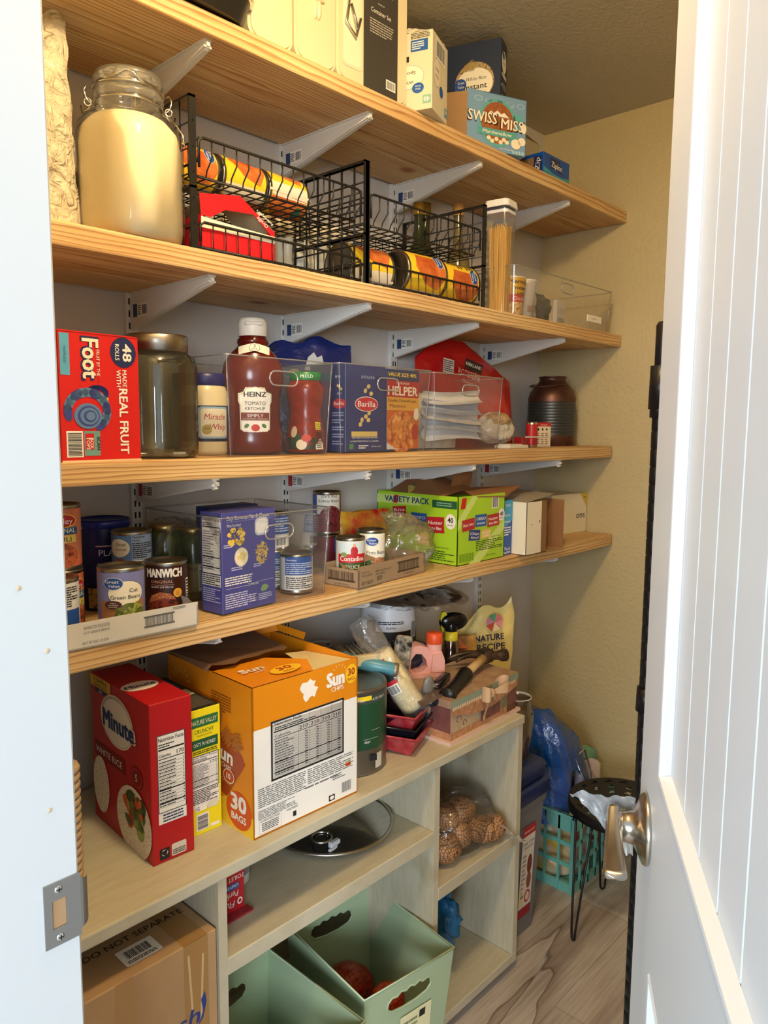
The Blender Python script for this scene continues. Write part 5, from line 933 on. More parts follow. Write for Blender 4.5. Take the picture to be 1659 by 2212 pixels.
# ================================================================ ON THE CUBBY UNIT
MR = M('#B4141E', .42); w_, d_, h_ = .078, .238, .285
t = T('rice_box', 'tall red white-rice box standing at the front of the cream cubby unit', 'box', (-1.738, -.372, U), -3.5)
g = G(); g.box(-w_/2, w_/2, 0, d_, 0, h_, MR, .0012, 1); f = g.front(w_); f.facts(.012, .090, .064, .228, '170', 3); f.rect(.012, .070, .064, .09, WHITE); f.lines(.02, .072, .058, .088, 3, NAVY, 2); f.rect(.012, .006, .030, .026, INK, 2); f.rrect(.034, .006, .062, .028, .003, M('#D9D2C4'), 2); f.lines(.036, .008, .060, .018, 3, INK, 3)
[f.poly([(.021+.006*math.cos(R(90+120*k+q)), .018+.006*math.sin(R(90+120*k+q))) for q in (-25, 25, 60)], WHITE, 3) for k in range(3)]
f = g.left(w_, d_); f.ell(.110, .218, .067, .048, M('#E9E0D2'), 2, 40); f.ell(.110, .218, .064, .045, M('#C4B8B4'), 3, 40); f.ell(.112, .217, .060, .042, M('#EDE6DC'), 4, 40)
f.text('Minute', .118, .200, .033, WHITE, 5, w=.130, bold=.10); f.text('Minute', .118, .200, .032, M('#22366E'), 7, w=.124, bold=.05); f.rect(.0, .262, .088, .283, M('#D9B33A'), 2); f.text('1 SIMPLE', .046, .272, .008, INK, 3, w=.056); f.text('INGREDIENT', .046, .264, .005, INK, 3, w=.056); f.rect(.02, .253, .07, .261, NAVY, 2); f.text('RICE', .045, .2545, .005, WHITE, 3)
f.rect(.01, .128, .14, .157, M('#7E0E16'), 2); f.text('WHITE RICE', .072, .136, .012, WHITE, 3, w=.112); f.ell(.185, .140, .024, .021, M('#7E0E16'), 2, 28); f.ell(.185, .140, .021, .018, MR, 3, 28); f.ell(.185, .14, .017, .0145, M('#7E0E16'), 4, 28); f.text('5', .185, .134, .013, WHITE, 5)
f.ell(.170, .054, .068, .064, M('#E6DCCB', .6, 0, 'photo', s=260, c2='#F2EADC', c3='#CDBFA8'), 5, 40); f.ell(.035, .075, .035, .055, M('#E6DCCB', .6, 0, 'photo', s=260, c2='#F2EADC', c3='#CDBFA8'), 4, 30)
for x, z, a, b, c, r_ in ((.160, .098, .020, .012, '#3E5A26', .3), (.182, .090, .022, .012, '#C8521E', .7), (.150, .078, .024, .011, '#D0481C', -.5), (.195, .072, .022, .014, '#4E6B2A', .2), (.175, .060, .026, .014, '#8FA04A', -.3), (.205, .092, .014, .016, '#2E4A20', 0), (.158, .052, .016, .012, '#C23E1A', .9), (.195, .048, .016, .020, '#9AAA5A', .1)): f.ell(x, z, a, b, M(c, .45, 0, 'mottle', s=120, c2=c), 6, 16, rot=r_)
rv = random.Random(9)
for k in range(16): f.ell(rv.uniform(.142, .212), rv.uniform(.045, .104), rv.uniform(.006, .011), rv.uniform(.004, .007), M(rv.choice(('#3E5A26', '#5E7A30', '#C8521E', '#D9642A', '#8FA04A', '#2E4A20')), .45), 7 + k % 3, 10, rot=rv.uniform(0, 3))
f.text('NET WT 42 OZ', .195, .006, .006, WHITE, 7, w=.05)
f = g.top(w_, h_); f.ell(.032, .10, .034, .024, M('#EDE6DC'), 2, 28); f.text('Minute', .032, .094, .014, M('#22366E'), 3, w=.056, shear=.1, bold=.03); g.obj('carton', t)
w_, d_, h_ = .068, .200, .238
t = T('granola_box', 'yellow and green granola bar box between the red and orange boxes', 'box', (-1.652, -.340, U), -2)
YG = M('#EFE01E', .42); g = G(); g.box(-w_/2, w_/2, 0, d_, 0, h_, YG, .001, 1); g.box(-w_/2+.001, w_/2-.001, .001, d_, h_, h_+.0004, M('#1E2A24', .45)); f = g.front(w_); f.rect(.006, .205, .063, .224, M('#1F6B3A'), 2); f.text('NATURE VALLEY', .034, .210, .0085, M('#F1E9C0'), 3, w=.052, bold=.01); f.text('CRUNCHY', .034, .193, .0075, M('#1F4A2A'), 2, w=.040, bold=.01); f.text('GRANOLA BARS', .034, .187, .003, INK, 2); f.rect(.006, .163, .062, .182, M('#1B5A32'), 2); f.text("OATS 'N HONEY", .034, .169, .007, WHITE, 3, w=.046); f.lines(.01, .154, .06, .161, 2, INK)
f.facts(.003, .086, .063, .152, '190', 5); f.rect(.003, .052, .063, .086, PAPER); f.lines(.005, .060, .061, .085, 8, INK, 2, 2); f.rrect(.012, .046, .036, .058, .002, WHITE, 3); f.rrect(.038, .046, .060, .058, .002, M('#DCD9C0'), 3); f.text('G', .017, .048, .007, NAVY, 4, bold=.02); f.barcode(.014, .008, .040, .040, 14, horiz=True); f.rrect(.044, .008, .062, .014, .001, WHITE, 2)
f = g.top(w_, h_+.0005); f.rect(.005, .010, .060, .07, M('#3C3A36', .7, 0, 'mottle', s=300, c2='#5A564C')); f.rect(.004, .075, .062, .11, M('#C9D6A8'), 1); f.rect(.008, .12, .060, .18, M('#2A6A8A'), 1); g.obj('carton', t)
# orange chips carton
ORG = M('#E08A14', .42); w_, d_, h_ = .258, .29, .285
t = T('chips_carton', 'large orange multipack chips carton with a white nutrition panel, top torn open', 'carton', (-1.480, -.430, U), -1.5)
g = G(); e = .003
for a in ((-w_/2, w_/2, 0, e, 0, h_), (-w_/2, w_/2, d_-e, d_, 0, h_), (-w_/2, -w_/2+e, 0, d_, 0, h_), (w_/2-e, w_/2, 0, d_, 0, h_), (-w_/2, w_/2, 0, d_, 0, e)): g.box(*a, ORG)
WP = M('#F0EEE8', .45); f = g.front(w_); f.rect(.002, .004, w_-.002, .205, WP, 1)
f.text('Sun', .198, .243, .027, WHITE, 3, w=.044, bold=.05); f.text('CHIPS', .203, .231, .009, WHITE, 3, w=.032, bold=.02)
for k in range(9): a = R(-10 + 25*k); f.ell(.208 + .019*math.cos(a), .262 + .019*math.sin(a), .0036, .0007, M('#F3D98A'), 3, 6, rot=a)
f.ell(.240, .256, .0155, .020, M('#F2C21E'), 2, 30); f.text('30', .240, .254, .014, M('#B5341E'), 3, bold=.03); f.text('BAGS', .240, .243, .006, M('#B5341E'), 3, bold=.02)
rnd = random.Random(2); f.poly([(.130 + .022*math.cos(2*math.pi*k/18)*rnd.uniform(.6, 1.1), .250 + .024*math.sin(2*math.pi*k/18)*rnd.uniform(.6, 1.1)) for k in range(18)], M('#EFE8DC', .8), 2)
f.facts(.040, .098, .220, .212, '210', 9, 4); 
f.lines(.010, .056, .122, .094, 10, M('#6A6A6A'), 2, 21, .45); f.lines(.126, .062, .246, .094, 8, M('#6A6A6A'), 2, 22, .45); f.lines(.010, .034, .100, .052, 6, M('#6A6A6A'), 2, 23, .45); f.lines(.12, .054, .24, .060, 1, M('#6A6A6A'), 2, 24); f.barcode(.212, .012, .242, .038, 16); f.rect(.180, .008, .196, .020, INK, 2); f.ell(.188, .014, .006, .004, WHITE, 3, 10)
f.ell(.232, .070, .009, .0045, M('#D9A23A'), 2, 14); f.ell(.232, .069, .007, .003, M('#C8362A'), 3, 14); f.lines(.19, .048, .225, .060, 3, M('#6A6A6A'), 2, 25)
f.rect(.012, .006, .062, .0063, INK, 2); f.rect(.012, .034, .062, .0343, INK, 2); f.rect(.012, .006, .0123, .034, INK, 2); f.rect(.062, .006, .0623, .034, INK, 2); f.text('GUARANTEED FRESH', .037, .028, .0042, INK, 2, w=.044); f.lines(.018, .009, .056, .026, 5, M('#4A4A4A'), 2, 26); f.text('smartlabel', .088, .028, .0055, INK, 2, w=.026); f.rect(.090, .012, .098, .022, INK, 2)
f = g.left(w_, d_); f.poly([(d_, 0), (d_, .040), (.22, .064), (.15, .030), (.05, 0)], M('#F0C526'), 2); f.ell(.245, .040, .040, .036, M('#D8541C'), 3, 36); f.text('30', .245, .040, .030, WHITE, 4, w=.046, bold=.05); f.text('BAGS', .245, .020, .013, WHITE, 4, w=.046, bold=.04); f.ell(.216, .098, .018, .014, M('#F2E3C0'), 7, 24); f.ell(.216, .098, .016, .012, M('#C04A1A'), 8, 24); f.text('10', .216, .093, .011, WHITE, 9, bold=.03)
f2 = f; f = Face(g, lambda a, b, h: f2.P(a + .032, b, h))
f.poly([(.10, .07), (.175, .055), (.235, .135), (.225, .150), (.16, .175), (.11, .165)], M('#A8481C', .35), 3); f.text('Sun', .165, .125, .028, WHITE, 5, w=.06, bold=.04, rot=-.12); f.text('CHIPS', .175, .110, .009, WHITE, 5, rot=-.12); f.text('HARVEST CHEESE', .155, .085, .007, M('#E8B84A'), 5, rot=-.15, w=.07)
BN = M('#B0682A', .5)
for x, z, r_ in ((.13, .195, .2), (.16, .205, 1.4), (.19, .165, .9), (.14, .17, .5), (.215, .16, .4)):
    for k in range(4): f.ell(x + .008*k*math.cos(r_+1.57), z + .008*k*math.sin(r_+1.57), .018, .0042, BN, 6 + k % 2, 12, rot=r_)
f = f2
f.lines(.16, .215, .225, .252, 7, M('#8A4A12'), 2, 31, .5)
for k in range(7): a = R(20 + 22*k); f.ell(.05 + .030*math.cos(a), .235 + .030*math.sin(a), .008, .0012, M('#F0C45A'), 2, 8, rot=a)
g.obj('carton', t)
g = G(); n = 4
g.add([(-w_/2, 0, h_), (w_/2*.10, 0, h_), (w_/2*.30, .05, h_+.006), (-w_/2*.1, .12, h_+.004), (-w_/2, .13, h_)], [(0, 1, 2, 3, 4)], ORG)
f = Face(g, lambda a, b, h: Vector((-w_/2 + a, b, h_ + .0022 + h + max(0, a-.08)*.04)), .01); f.text('Sun', .055, .07, .020, WHITE, 2, w=.05, bold=.04); f.text('CHIPS', .062, .058, .007, WHITE, 2); f.ell(.105, .038, .034, .020, M('#F2C21E'), 2); f.text('30', .105, .036, .015, M('#B5341E'), 3, bold=.04, w=.03); f.text('BAGS', .105, .024, .007, M('#B5341E'), 3)
g.obj('top_flap', t)
g = G(); g.add([(w_/2*.15, .002, h_-.006), (w_/2-.004, .002, h_-.004), (w_/2-.004, .16, h_-.02), (w_/2*.3, .12, h_+.002)], [(0, 1, 2, 3)], M('#E9D9A8', .6)); g.obj('inner_flap', t, label='cream inner face of the torn flap')
g = G(); rnd = random.Random(6); P = [(-w_/2-.01, .13, h_+.002)] + [(-w_/2 + .02*k, .12 + rnd.uniform(-.012, .012), h_ + .012 + rnd.uniform(-.002, .002)) for k in range(10)] + [(.06, .26, h_+.018), (-w_/2-.01, .28, h_+.012)]; g.add(P, [tuple(range(len(P)))], M('#7A5A3E', .85, 0, 'card')); g.obj('top_flap', t, label='ragged brown cardboard flap')
g = G(); g.add([(w_/2-.05, d_-.01, h_), (w_/2, d_-.03, h_+.004), (w_/2, .17, h_+.002), (w_/2+.006, .17, h_+.016), (w_/2-.004, d_-.02, h_+.022), (w_/2-.05, d_, h_+.018)], [(0, 1, 4, 5), (1, 2, 3, 4)], ORG); g.obj('torn_edge', t)
# green paint can
t = T('paint_can', 'green gallon paint can with steel lower half, behind the orange carton', 'paint can', (-1.262, -.318, U), -30)
g = G(); g.lathe([(0, .002), (.080, .002), (.083, 0), (.0845, .003), (.083, .006), (.083, .182), (.0845, .186), (.083, .190), (.078, .190), (.076, .184), (.07, .183), (0, .183)], M('#8C8A84', .3, .85), 56); g.obj('tin', t)
g = G(); g.lathe([(.0835, .058), (.0838, .060), (.0838, .158), (.0835, .160)], M('#1E4A32', .35), 56); g.lathe([(.0836, .160), (.0836, .180)], M('#3E4A46', .4), 56); f = g.cylf(.0840, .0); f.text('ATE GRAY', .052, .166, .006, PAPER, 2); f.text('ULTRA', .0, .166, .006, PAPER, 2); f.rect(.03, .100, .055, .1008, M('#B8C8A8'), 2); f.rect(.01, .082, .048, .0828, M('#B8C8A8'), 2); f.text('days', .020, .074, .006, PAPER, 2); f.rect(-.02, .168, .03, .178, YEL, 2); g.obj('label', t)
g = G(); g.box(.026, .040, -.0855, -.08, .035, .048, BLACK); g.M = Matrix.Rotation(R(20), 4, 'Z'); g.lathe([(.0842, .012), (.0842, .045)], M('#C9C6BC', .4), 20, a0=.15, a1=.4); g.obj('handle_lug', t)
# paint brush and blue tube lying on the can
t = T('paint_brush', 'wide paint brush with grey bristles lying on the green paint can', 'paint brush', (-1.19, -.23, U+.215), -20, None)
g = G(); g.box(-.055, .055, -.075, -.060, -.012, .012, M('#D8C79A', .5), .002, 2); g.obj('wooden_stock', t)
g = G(); rnd = random.Random(4)
for k in range(150): x = rnd.uniform(-.052, .052); z = rnd.uniform(-.010, .010); g.tube([(x, -.060, z), (x*1.02 + rnd.uniform(-.003, .003), .010 + rnd.uniform(-.006, .006), z*1.3 + .006)], .0012, M(('#8C8A7C', '#6E6B5E', '#A5A292')[k % 3], .7), 3, cap=False)
tag(g.obj('bristles', t), kind='stuff')
g = G(Matrix.Translation((-1.245, -.250, U+.222)) @ (Vector((.19, -.17, -.060)).to_track_quat('Z', 'Y').to_matrix().to_4x4())); g.lathe([(.010, .150), (.0115, .152), (.0145, .151), (.0150, .146), (.0155, .135), (.0155, .0), (0, 0)], M('#4F8FA0', .35), 28); g.lathe([(.0105, .1505), (.0100, .120), (0, .119)], M('#1E4FA0', .4), 28); g.lathe([(.0135, .1515), (.0160, .1515), (.0162, .145), (.0158, .142)], M('#9A8A78', .4, .6), 28); g.obj('blue_tube', label='teal blue hollow tube lying across the green paint can, open end forward', cat='tube')
# red paint tray pair
def ptray(x, y, z, rz, m, mi, lab):
    t = T('paint_tray', lab, 'paint tray', (x, y, z), rz, 'nested paint trays'); w, d, h = .135, .20, .046
    g = G(); fr_ = .10; L_ = [(-w/2+.018, .018, 0), (w/2-.018, .018, 0), (w/2-.018, d-.01, .022), (-w/2+.018, d-.01, .022)]; Hh = [(-w/2, 0, h), (w/2, 0, h), (w/2, d, h), (-w/2, d, h)]
    g.add(L_ + Hh, [(3, 2, 1, 0), (0, 1, 5, 4), (1, 2, 6, 5), (2, 3, 7, 6), (3, 0, 4, 7)], m); L2 = [(a*.95, b*.95+.004, c+.003) for a, b, c in L_]; g.add(L2 + [(a*.97, .003 + b*.97, c) for a, b, c in Hh], [(0, 1, 2, 3), (4, 5, 1, 0), (5, 6, 2, 1), (6, 7, 3, 2), (7, 4, 0, 3)], mi)
    g.obj('tray', t); g = G(); g.tube(Hh, .0035, m, 6, closed=True); g.obj('rim', t); return t
RT = M('#A8202C', .35, 0, 'mottle', s=45, c2='#B84A50'); BT_ = M('#15161E', .2)
ptray(-1.095, -.400, U, 22, RT, RT, 'lower red paint tray, dirty with old paint, at the unit front')
ptray(-1.090, -.395, U+.018, 22, BT_, BT_, 'glossy black liner tray between the two red trays')
ptray(-1.088, -.392, U+.046, 22, RT, M('#2A0E14', .3), 'upper red paint tray crammed with rollers and tools')
# roller cover in plastic wrap
t = T('roller_cover', 'cream paint roller cover still in its clear wrap, standing in the red tray', 'paint roller', (-1.085, -.350, U+.085))
ax = Vector((-.052, .06, .125)); mq = Matrix.Translation((0, -.01, 0)) @ ax.to_track_quat('Z', 'Y').to_matrix().to_4x4()
g = G(mq); g.lathe([(.009, 0), (.020, -.001), (.028, .006), (.030, .016), (.030, .15), (.026, .16), (0, .16)], M('#EFE2B6', .9, 0, 'fab', s=160, c2='#E0CE98'), 36); g.lathe([(.009, .0), (.009, .03), (0, .03)], M('#3A3A38'), 16); g.obj('nap', t)
g = G(mq)
def wrap(u, v): a = 2*math.pi*u; r = .033 + .008*noise.noise(Vector((math.cos(a)*1.5, math.sin(a)*1.5, v*6))) + (.0 if v < .7 else -.02*(v-.7)); return (r*math.cos(a), r*math.sin(a), -.012 + .26*v)
g.grid(wrap, 30, 24, CLEARW, False); g.obj('wrap', t)
g = G(mq); f = g.cylf(.034, 1.2); f.rect(-.02, .085, .02, .15, M('#C2202C')); f.rect(-.02, .095, .02, .112, INK, 2); f.barcode(-.016, .06, .016, .085, 12); g.obj('label', t)
G().box(-.011, .011, -.008, .008, 0, .15, M('#3A1016', .4), .006, 3).obj('maroon_tool', loc=(-1.10, -.24, U+.125), rot=(R(-12), R(8), 0), label='dark maroon tool handle rising behind the wrapped roller', cat='tool handle')
g = G(); g.box(-.022, .022, -.009, .009, 0, .115, M('#1A1A1A', .4, 0, 'mottle', s=60, c2='#B9B4A6'), .009, 3); g.obj('spattered_tool', loc=(-1.062, -.285, U+.125), rot=(R(-8), R(10), R(-35)), label='black tool handle spattered with white paint, left of the pink jug', cat='tool handle')
g = G(); g.blob((0, 0, 0), .020, .012, .038, M('#8E8A86', .15, .1), .05, 4, 3); g.tube([(0, 0, -.03), (.01, -.01, -.075)], .011, M('#B5433E', .3), 10); g.obj('screwdriver', loc=(-1.025, -.350, U+.115), rot=(R(12), R(-15), 0), label='clear-handled red screwdriver in the upper red tray', cat='screwdriver')
for x, y, l in ((-1.050, -.385, 'left'), (-1.028, -.382, 'right')): G().blob((0, 0, 0), .018, .014, .011, M('#1B1E2A', .15), .1, 4, 3).obj('plug', loc=(x, y, U+.098), label='small dark rounded plug in the front of the red tray, %s one of two' % l, cat='plug')
# craft box, knife, scraper, hammer
t = T('craft_box', 'patchwork keepsake box with scalloped lid and beige ribbon bow', 'box', (-.890, -.425, U+.008), 1.5)
w_, d_, h_ = .290, .17, .098; P1, P2, P3, P4 = M('#C0A88A', .6, 0, 'mottle', s=30, c2='#AF957A'), M('#80504A', .6, 0, 'mottle', s=30, c2='#6C403E'), M('#8A9A86', .6), M('#C2906C', .6, 0, 'mottle', s=90, c2='#A8744E')
g = G(); g.box(-w_/2, w_/2, 0, d_, 0, h_-.02, P1, .001, 1); g.box(-w_/2-.010, w_/2+.012, -.008, d_, -.008, 0, M('#D6B8A8', .6)); f = g.front(w_); f.rect(.0, .0, w_, .018, P4, 1); f.rect(.125, .012, .215, .080, P2, 2); f.rect(.218, .018, .245, .08, M('#7E7A56', .6), 2); f.rect(.247, 0, w_, .08, P2, 1); f.rect(.117, .02, .125, .08, P3, 2)
for x, z, r_ in ((.03, .045, .012), (.075, .055, .010), (.055, .03, .009), (.17, .055, .014), (.185, .035, .011)): 
    for k in range(7): a = R(40*k); f.ell(x + r_*(1-.1*k)*math.cos(a), z + r_*(1-.1*k)*math.sin(a), .0042, .0010, M('#5A4632'), 3, 8, rot=a+1.57)
f = g.left(w_, d_); f.rect(0, 0, d_, .018, P4); f.rect(.11, .018, .17, .08, P2, 1); g.obj('box_body', t)
g = G(); g.add([(-w_/2-.003, -.003, h_-.018), (w_/2+.003, -.003, h_-.018), (w_/2+.003, d_, h_-.018), (-w_/2-.003, d_, h_-.018), (-w_/2-.003, -.003, h_), (w_/2+.003, -.003, h_), (w_/2+.003, d_, h_+.004), (-w_/2-.003, d_, h_+.004)], [(0, 1, 5, 4), (1, 2, 6, 5), (2, 3, 7, 6), (3, 0, 4, 7), (4, 5, 6, 7)], M('#B49C80', .5, 0, 'mottle', s=20, c2='#9C7C66'))
f = g.front(w_, -.0035); f.rect(-.003, h_-.018, w_+.003, h_, P3, 1)
P = [(0, h_-.018)] + [(w_*k/24, h_-.034 - .024*math.sin(math.pi*k/24)) for k in range(25)] + [(w_, h_-.018)]; f.poly(P, P4, 1)
for k in range(30): f.ell(.005 + w_*k/31, h_-.020, .004, .005, M('#D9C4A6'), 2, 10)
g.obj('lid', t)
RIB = M('#C9A884', .4); g = G()
def loop(s_, ln): return lambda u, v: (.155 + s_*(.005 + ln*math.sin(math.pi*u)), -.008 - .012*math.sin(math.pi*u) - .014*math.sin(2*math.pi*u), h_-.018 + (v-.5)*.034*(.25 + math.sin(math.pi*u)*.9) + .012*math.sin(math.pi*u) + .006*s_*u)
for s_, ln in ((-1, .036), (1, .050)): fn = loop(s_, ln); g.grid(lambda u, v: tuple(Vector(fn(u, v)) + Vector((-w_/2, 0, 0))), 20, 5, RIB)
g.blob((.155-w_/2, -.012, h_-.018), .010, .009, .012, RIB, .1, 4, 2); g.grid(lambda u, v: (.155-w_/2-.012-.010*v + (u-.5)*.010, -.008-.003*math.sin(v*5), h_-.022-.060*v), 3, 10, RIB); g.grid(lambda u, v: (.155-w_/2+.006+.020*v + (u-.5)*.012, -.010-.003*math.sin(v*5), h_-.022-.022*v), 3, 8, RIB); g.obj('ribbon_bow', t)
HT = U + .008 + .102
t = T('hammer', 'claw hammer with wooden shaft and ribbed black grip, lying on the keepsake box', 'hammer', (0, 0, 0))
ga, gb = Vector((-1.020, -.405, HT-.002)), Vector((-.905, -.375, HT+.020)); hb = Vector((-.785, -.345, HT+.028)); dv = (gb-ga).normalized()
pts, rad = [], []
for k in range(49): q = k/48; pts.append(ga.lerp(gb, q)); rad.append((.0215 if q < .1 else .0190 - .0035*math.sin(math.pi*q)) + (.0009 if (k % 2 and .08 < q < .95) else 0))
G().tube(pts, rad, M('#121214', .38), 20).obj('rubber_grip', t)
G().tube([gb, gb.lerp(hb, .5), hb], [.0120, .0105, .0125], M('#C9AA7A', .5, 0, 'mottle', s=20, c2='#B08D5A'), 14).obj('wooden_shaft', t)
HM = M('#6B5A4C', .4, .75, 'mottle', s=30, c2='#3F332C'); hd = Vector((.86, -.46, -.06)).normalized(); hc = hb + Vector((.008, .004, .002)); g = G()
g.tube([hc - hd*.016, hc + hd*.018, hc + hd*.032, hc + hd*.040, hc + hd*.052, hc + hd*.064], [.0160, .0145, .0115, .0125, .0165, .0165], HM, 18); g.tube([hc + hd*.0641, hc + hd*.066], [.0160, .0150], STEEL, 18); g.box(hc.x-.018, hc.x+.018, hc.y-.018, hc.y+.018, hc.z-.017, hc.z+.017, HM, .004, 2)
for s_ in (-1, 1):
    cl = []; 
    for k in range(9): q = k/8; cl.append(hc - hd*(.010 + .090*q) + Vector((.004, .010*s_*q + .005*s_, .012*math.sin(math.pi*q*.6) - .022*q*q)))
    g.tube(cl, [.012 - .0085*k/8 for k in range(9)], HM, 8)
g.obj('claw_head', t)
g = G(Matrix.Translation((-.965, -.345, HT+.004)) @ Matrix.Rotation(R(20), 4, 'Z')); g.box(-.045, .040, -.011, .011, 0, .016, M('#1A1C26', .25), .005, 3); g.box(-.050, -.040, -.008, .008, .002, .013, CHROME, .002, 1); g.obj('utility_knife', label='black folding knife lying behind the hammer grip', cat='knife')
g = G(Matrix.Translation((-1.035, -.375, HT-.002)) @ Matrix.Rotation(R(12), 4, 'Z')); P = [(-.085, -.012), (-.05, -.020), (.03, -.022), (.075, -.014), (.082, 0), (.070, .012), (.02, .016), (-.06, .012)]; g.prism(P, 0, .0035, M('#8F7C6C', .4, .5, 'mottle', s=20, c2='#6E5A4C'), 'z'); g.obj('putty_knife', label='rust-stained flat scraper blade lying in front of the pink jug', cat='scraper')
# pink jug
JP = M('#E8B0A8', .3, 0); JP2 = M('#E58F84', .3)
t = T('detergent_jug', 'translucent pink jug with an orange cap behind the tools', 'jug', (-.940, -.255, U), -32)
g = G(); jw, jd = .058, .036
def holed(g, outer, hole, ya, yb, mat):
    for y in (ya, yb):
        bm = bmesh.new(); vo = [bm.verts.new((a, y, c)) for a, c in outer]; vh = [bm.verts.new((a, y, c)) for a, c in hole]
        ed = [bm.edges.new((L_[i], L_[(i+1) % len(L_)])) for L_ in (vo, vh) for i in range(len(L_))]
        bmesh.ops.triangle_fill(bm, edges=ed, use_beauty=True, use_dissolve=False); bm.verts.index_update()
        g.add([v.co.copy() for v in bm.verts], [tuple(v.index for v in f_.verts) for f_ in bm.faces], mat); bm.free()
    for L_ in (outer, hole): n = len(L_); g.add([(a, ya, c) for a, c in L_] + [(a, yb, c) for a, c in L_], [(i, (i+1) % n, n+(i+1) % n, n+i) for i in range(n)], mat, True)
g.box(-jw, jw, -jd, jd, .0, .110, JP2, .012, 3)
holed(g, [(-.056, .104), (-.056, .135), (-.048, .165), (-.036, .186), (-.010, .192), (.012, .184), (.018, .172), (.050, .172), (.057, .155), (.057, .104)], [(-.034, .132), (-.032, .155), (-.020, .170), (-.004, .168), (.008, .152), (.012, .135), (.0, .122), (-.022, .120)], -.020, .020, JP)
g.prism([(-.056, .104), (-.056, .118), (.057, .118), (.057, .104)], -.032, .032, JP); g.prism([(.020, .12), (.024, .166), (.050, .168), (.056, .15), (.056, .12)], -.028, .028, JP); g.lathe([(.020, .165), (.020, .192)], JP, 24, c=(.036, 0)); g.obj('jug_body', t)
g = G(); g.lathe([(.021, .190), (.022, .192), (.021, .214), (.019, .217), (0, .217)], M('#E2562A', .4), 28, c=(.036, 0)); g.obj('cap', t)
g = G(); f = g.face((-jw, -jd-.0005, 0), (1, 0, 0), (0, 0, 1)); f.rect(.032, .030, .108, .095, M('#E8E4E0'), 1); f.lines(.036, .05, .105, .090, 8, M('#5A5A5A'), 2); f.text('PURPLE', .045, .045, .006, INK, 2); f.rect(.0, .02, .020, .09, M('#1E3E22'), 1); g.obj('label', t)
t = T('spray_bottle', 'clear spray bottle with black and yellow trigger head, right of the pink jug', 'spray bottle', (-.775, -.225, U), -30)
g = G(); g.lathe([(0, 0), (.030, .001), (.032, .01), (.030, .09), (.022, .125), (.019, .155), (.017, .165)], M('#A89A90', .08, 0, 'clear', lo=.3, hi=.85, tint='#C9C0B6'), 32); g.obj('bottle_body', t)
g = G(); g.lathe([(.018, .160), (.019, .162), (.018, .185), (0, .186)], M('#D9C62A', .4), 24); g.prism([(-.034, .225), (-.030, .185), (-.024, .188), (-.022, .205), (-.014, .232), (-.02, .243), (-.03, .240)], -.006, .006, M('#D9D03A', .4), 'y'); g.obj('trigger', t)
g = G(); g.blob((.006, 0, .212), .042, .017, .026, M('#101014', .2), .03, 3, 2, nu=24, nv=14); g.M = Matrix.Translation((.0, 0, .19)); g.lathe([(.017, -.004), (.019, .01), (.012, .03)], M('#101014', .2), 20); g.obj('spray_head', t)
# pet food pouches
YP = M('#EBD98E', .35, 0, 'wrinkle', s=9, st=.5)
t = T('pet_food_bag', 'pale yellow pet food pouch with torn open top, rear of the two', 'bag', (-.605, -.170, U), -34)
g = G(); 
def pf(sg):
    def fn(u, v):
        if sg > 0: u = 1-u
        x = (u-.5)*.250*(1 - .25*v + .15*math.sin(v*3)); top = .175 + .075*u**2*(1 if u > .2 else .6) - .02*math.sin(u*9)
        nz = .008*noise.fractal(Vector((x*14, sg*3, v*4)), 1, 2, 4); t_ = math.sin(math.pi*u)**.6*(1-v**4)
        return (x + .03*v*v + nz, sg*.030*t_ + nz, v*top)
    return fn
for s_ in (-1, 1): g.grid(pf(s_), 26, 24, YP)
g.obj('pouch', t)
g = G(); f = g.face((-.092, -.042, .022), (1, 0, 0), (0, .02, 1)); f.text('NATURE', .135, .098, .0185, M('#1E2244'), 2, w=.090, bold=.03, rot=.06); f.text("RECIPE", .140, .070, .0185, M('#1E2244'), 2, w=.088, bold=.03, rot=.04)
cx, cz = .150, .152
for k, c in enumerate(('#C9707A', '#4E9A7A', '#C77FA0', '#B8443A', '#E2C9A0', '#D88A92')): a = R(60*k+20); b = a + R(52); f.poly([(cx, cz), (cx+.028*math.cos(a), cz+.028*math.sin(a)), (cx+.028*math.cos(b), cz+.028*math.sin(b))], M(c, .5), 2)
g.obj('print', t)
t = T('pet_food_bag', 'second pet food pouch with orange and yellow print, in front of the torn one', 'bag', (-.700, -.185, U), -40)
G().pillow(.12, .15, .05, M('#D9B05A', .35, 0, 'mottle', s=12, c2='#7A3A2A'), .008, 12, 81).obj('pouch', t); g = G(); f = g.face((-.06, -.030, 0), (1, 0, 0), (0, .05, 1)); f.text('NATURE', .05, .095, .014, INK, 2, w=.05, bold=.03); f.text('RECIPE', .05, .076, .014, INK, 2, w=.046, bold=.03); f.poly([(.02, .118), (.06, .150), (.09, .118)], M('#C9703A'), 2); g.obj('print', t)
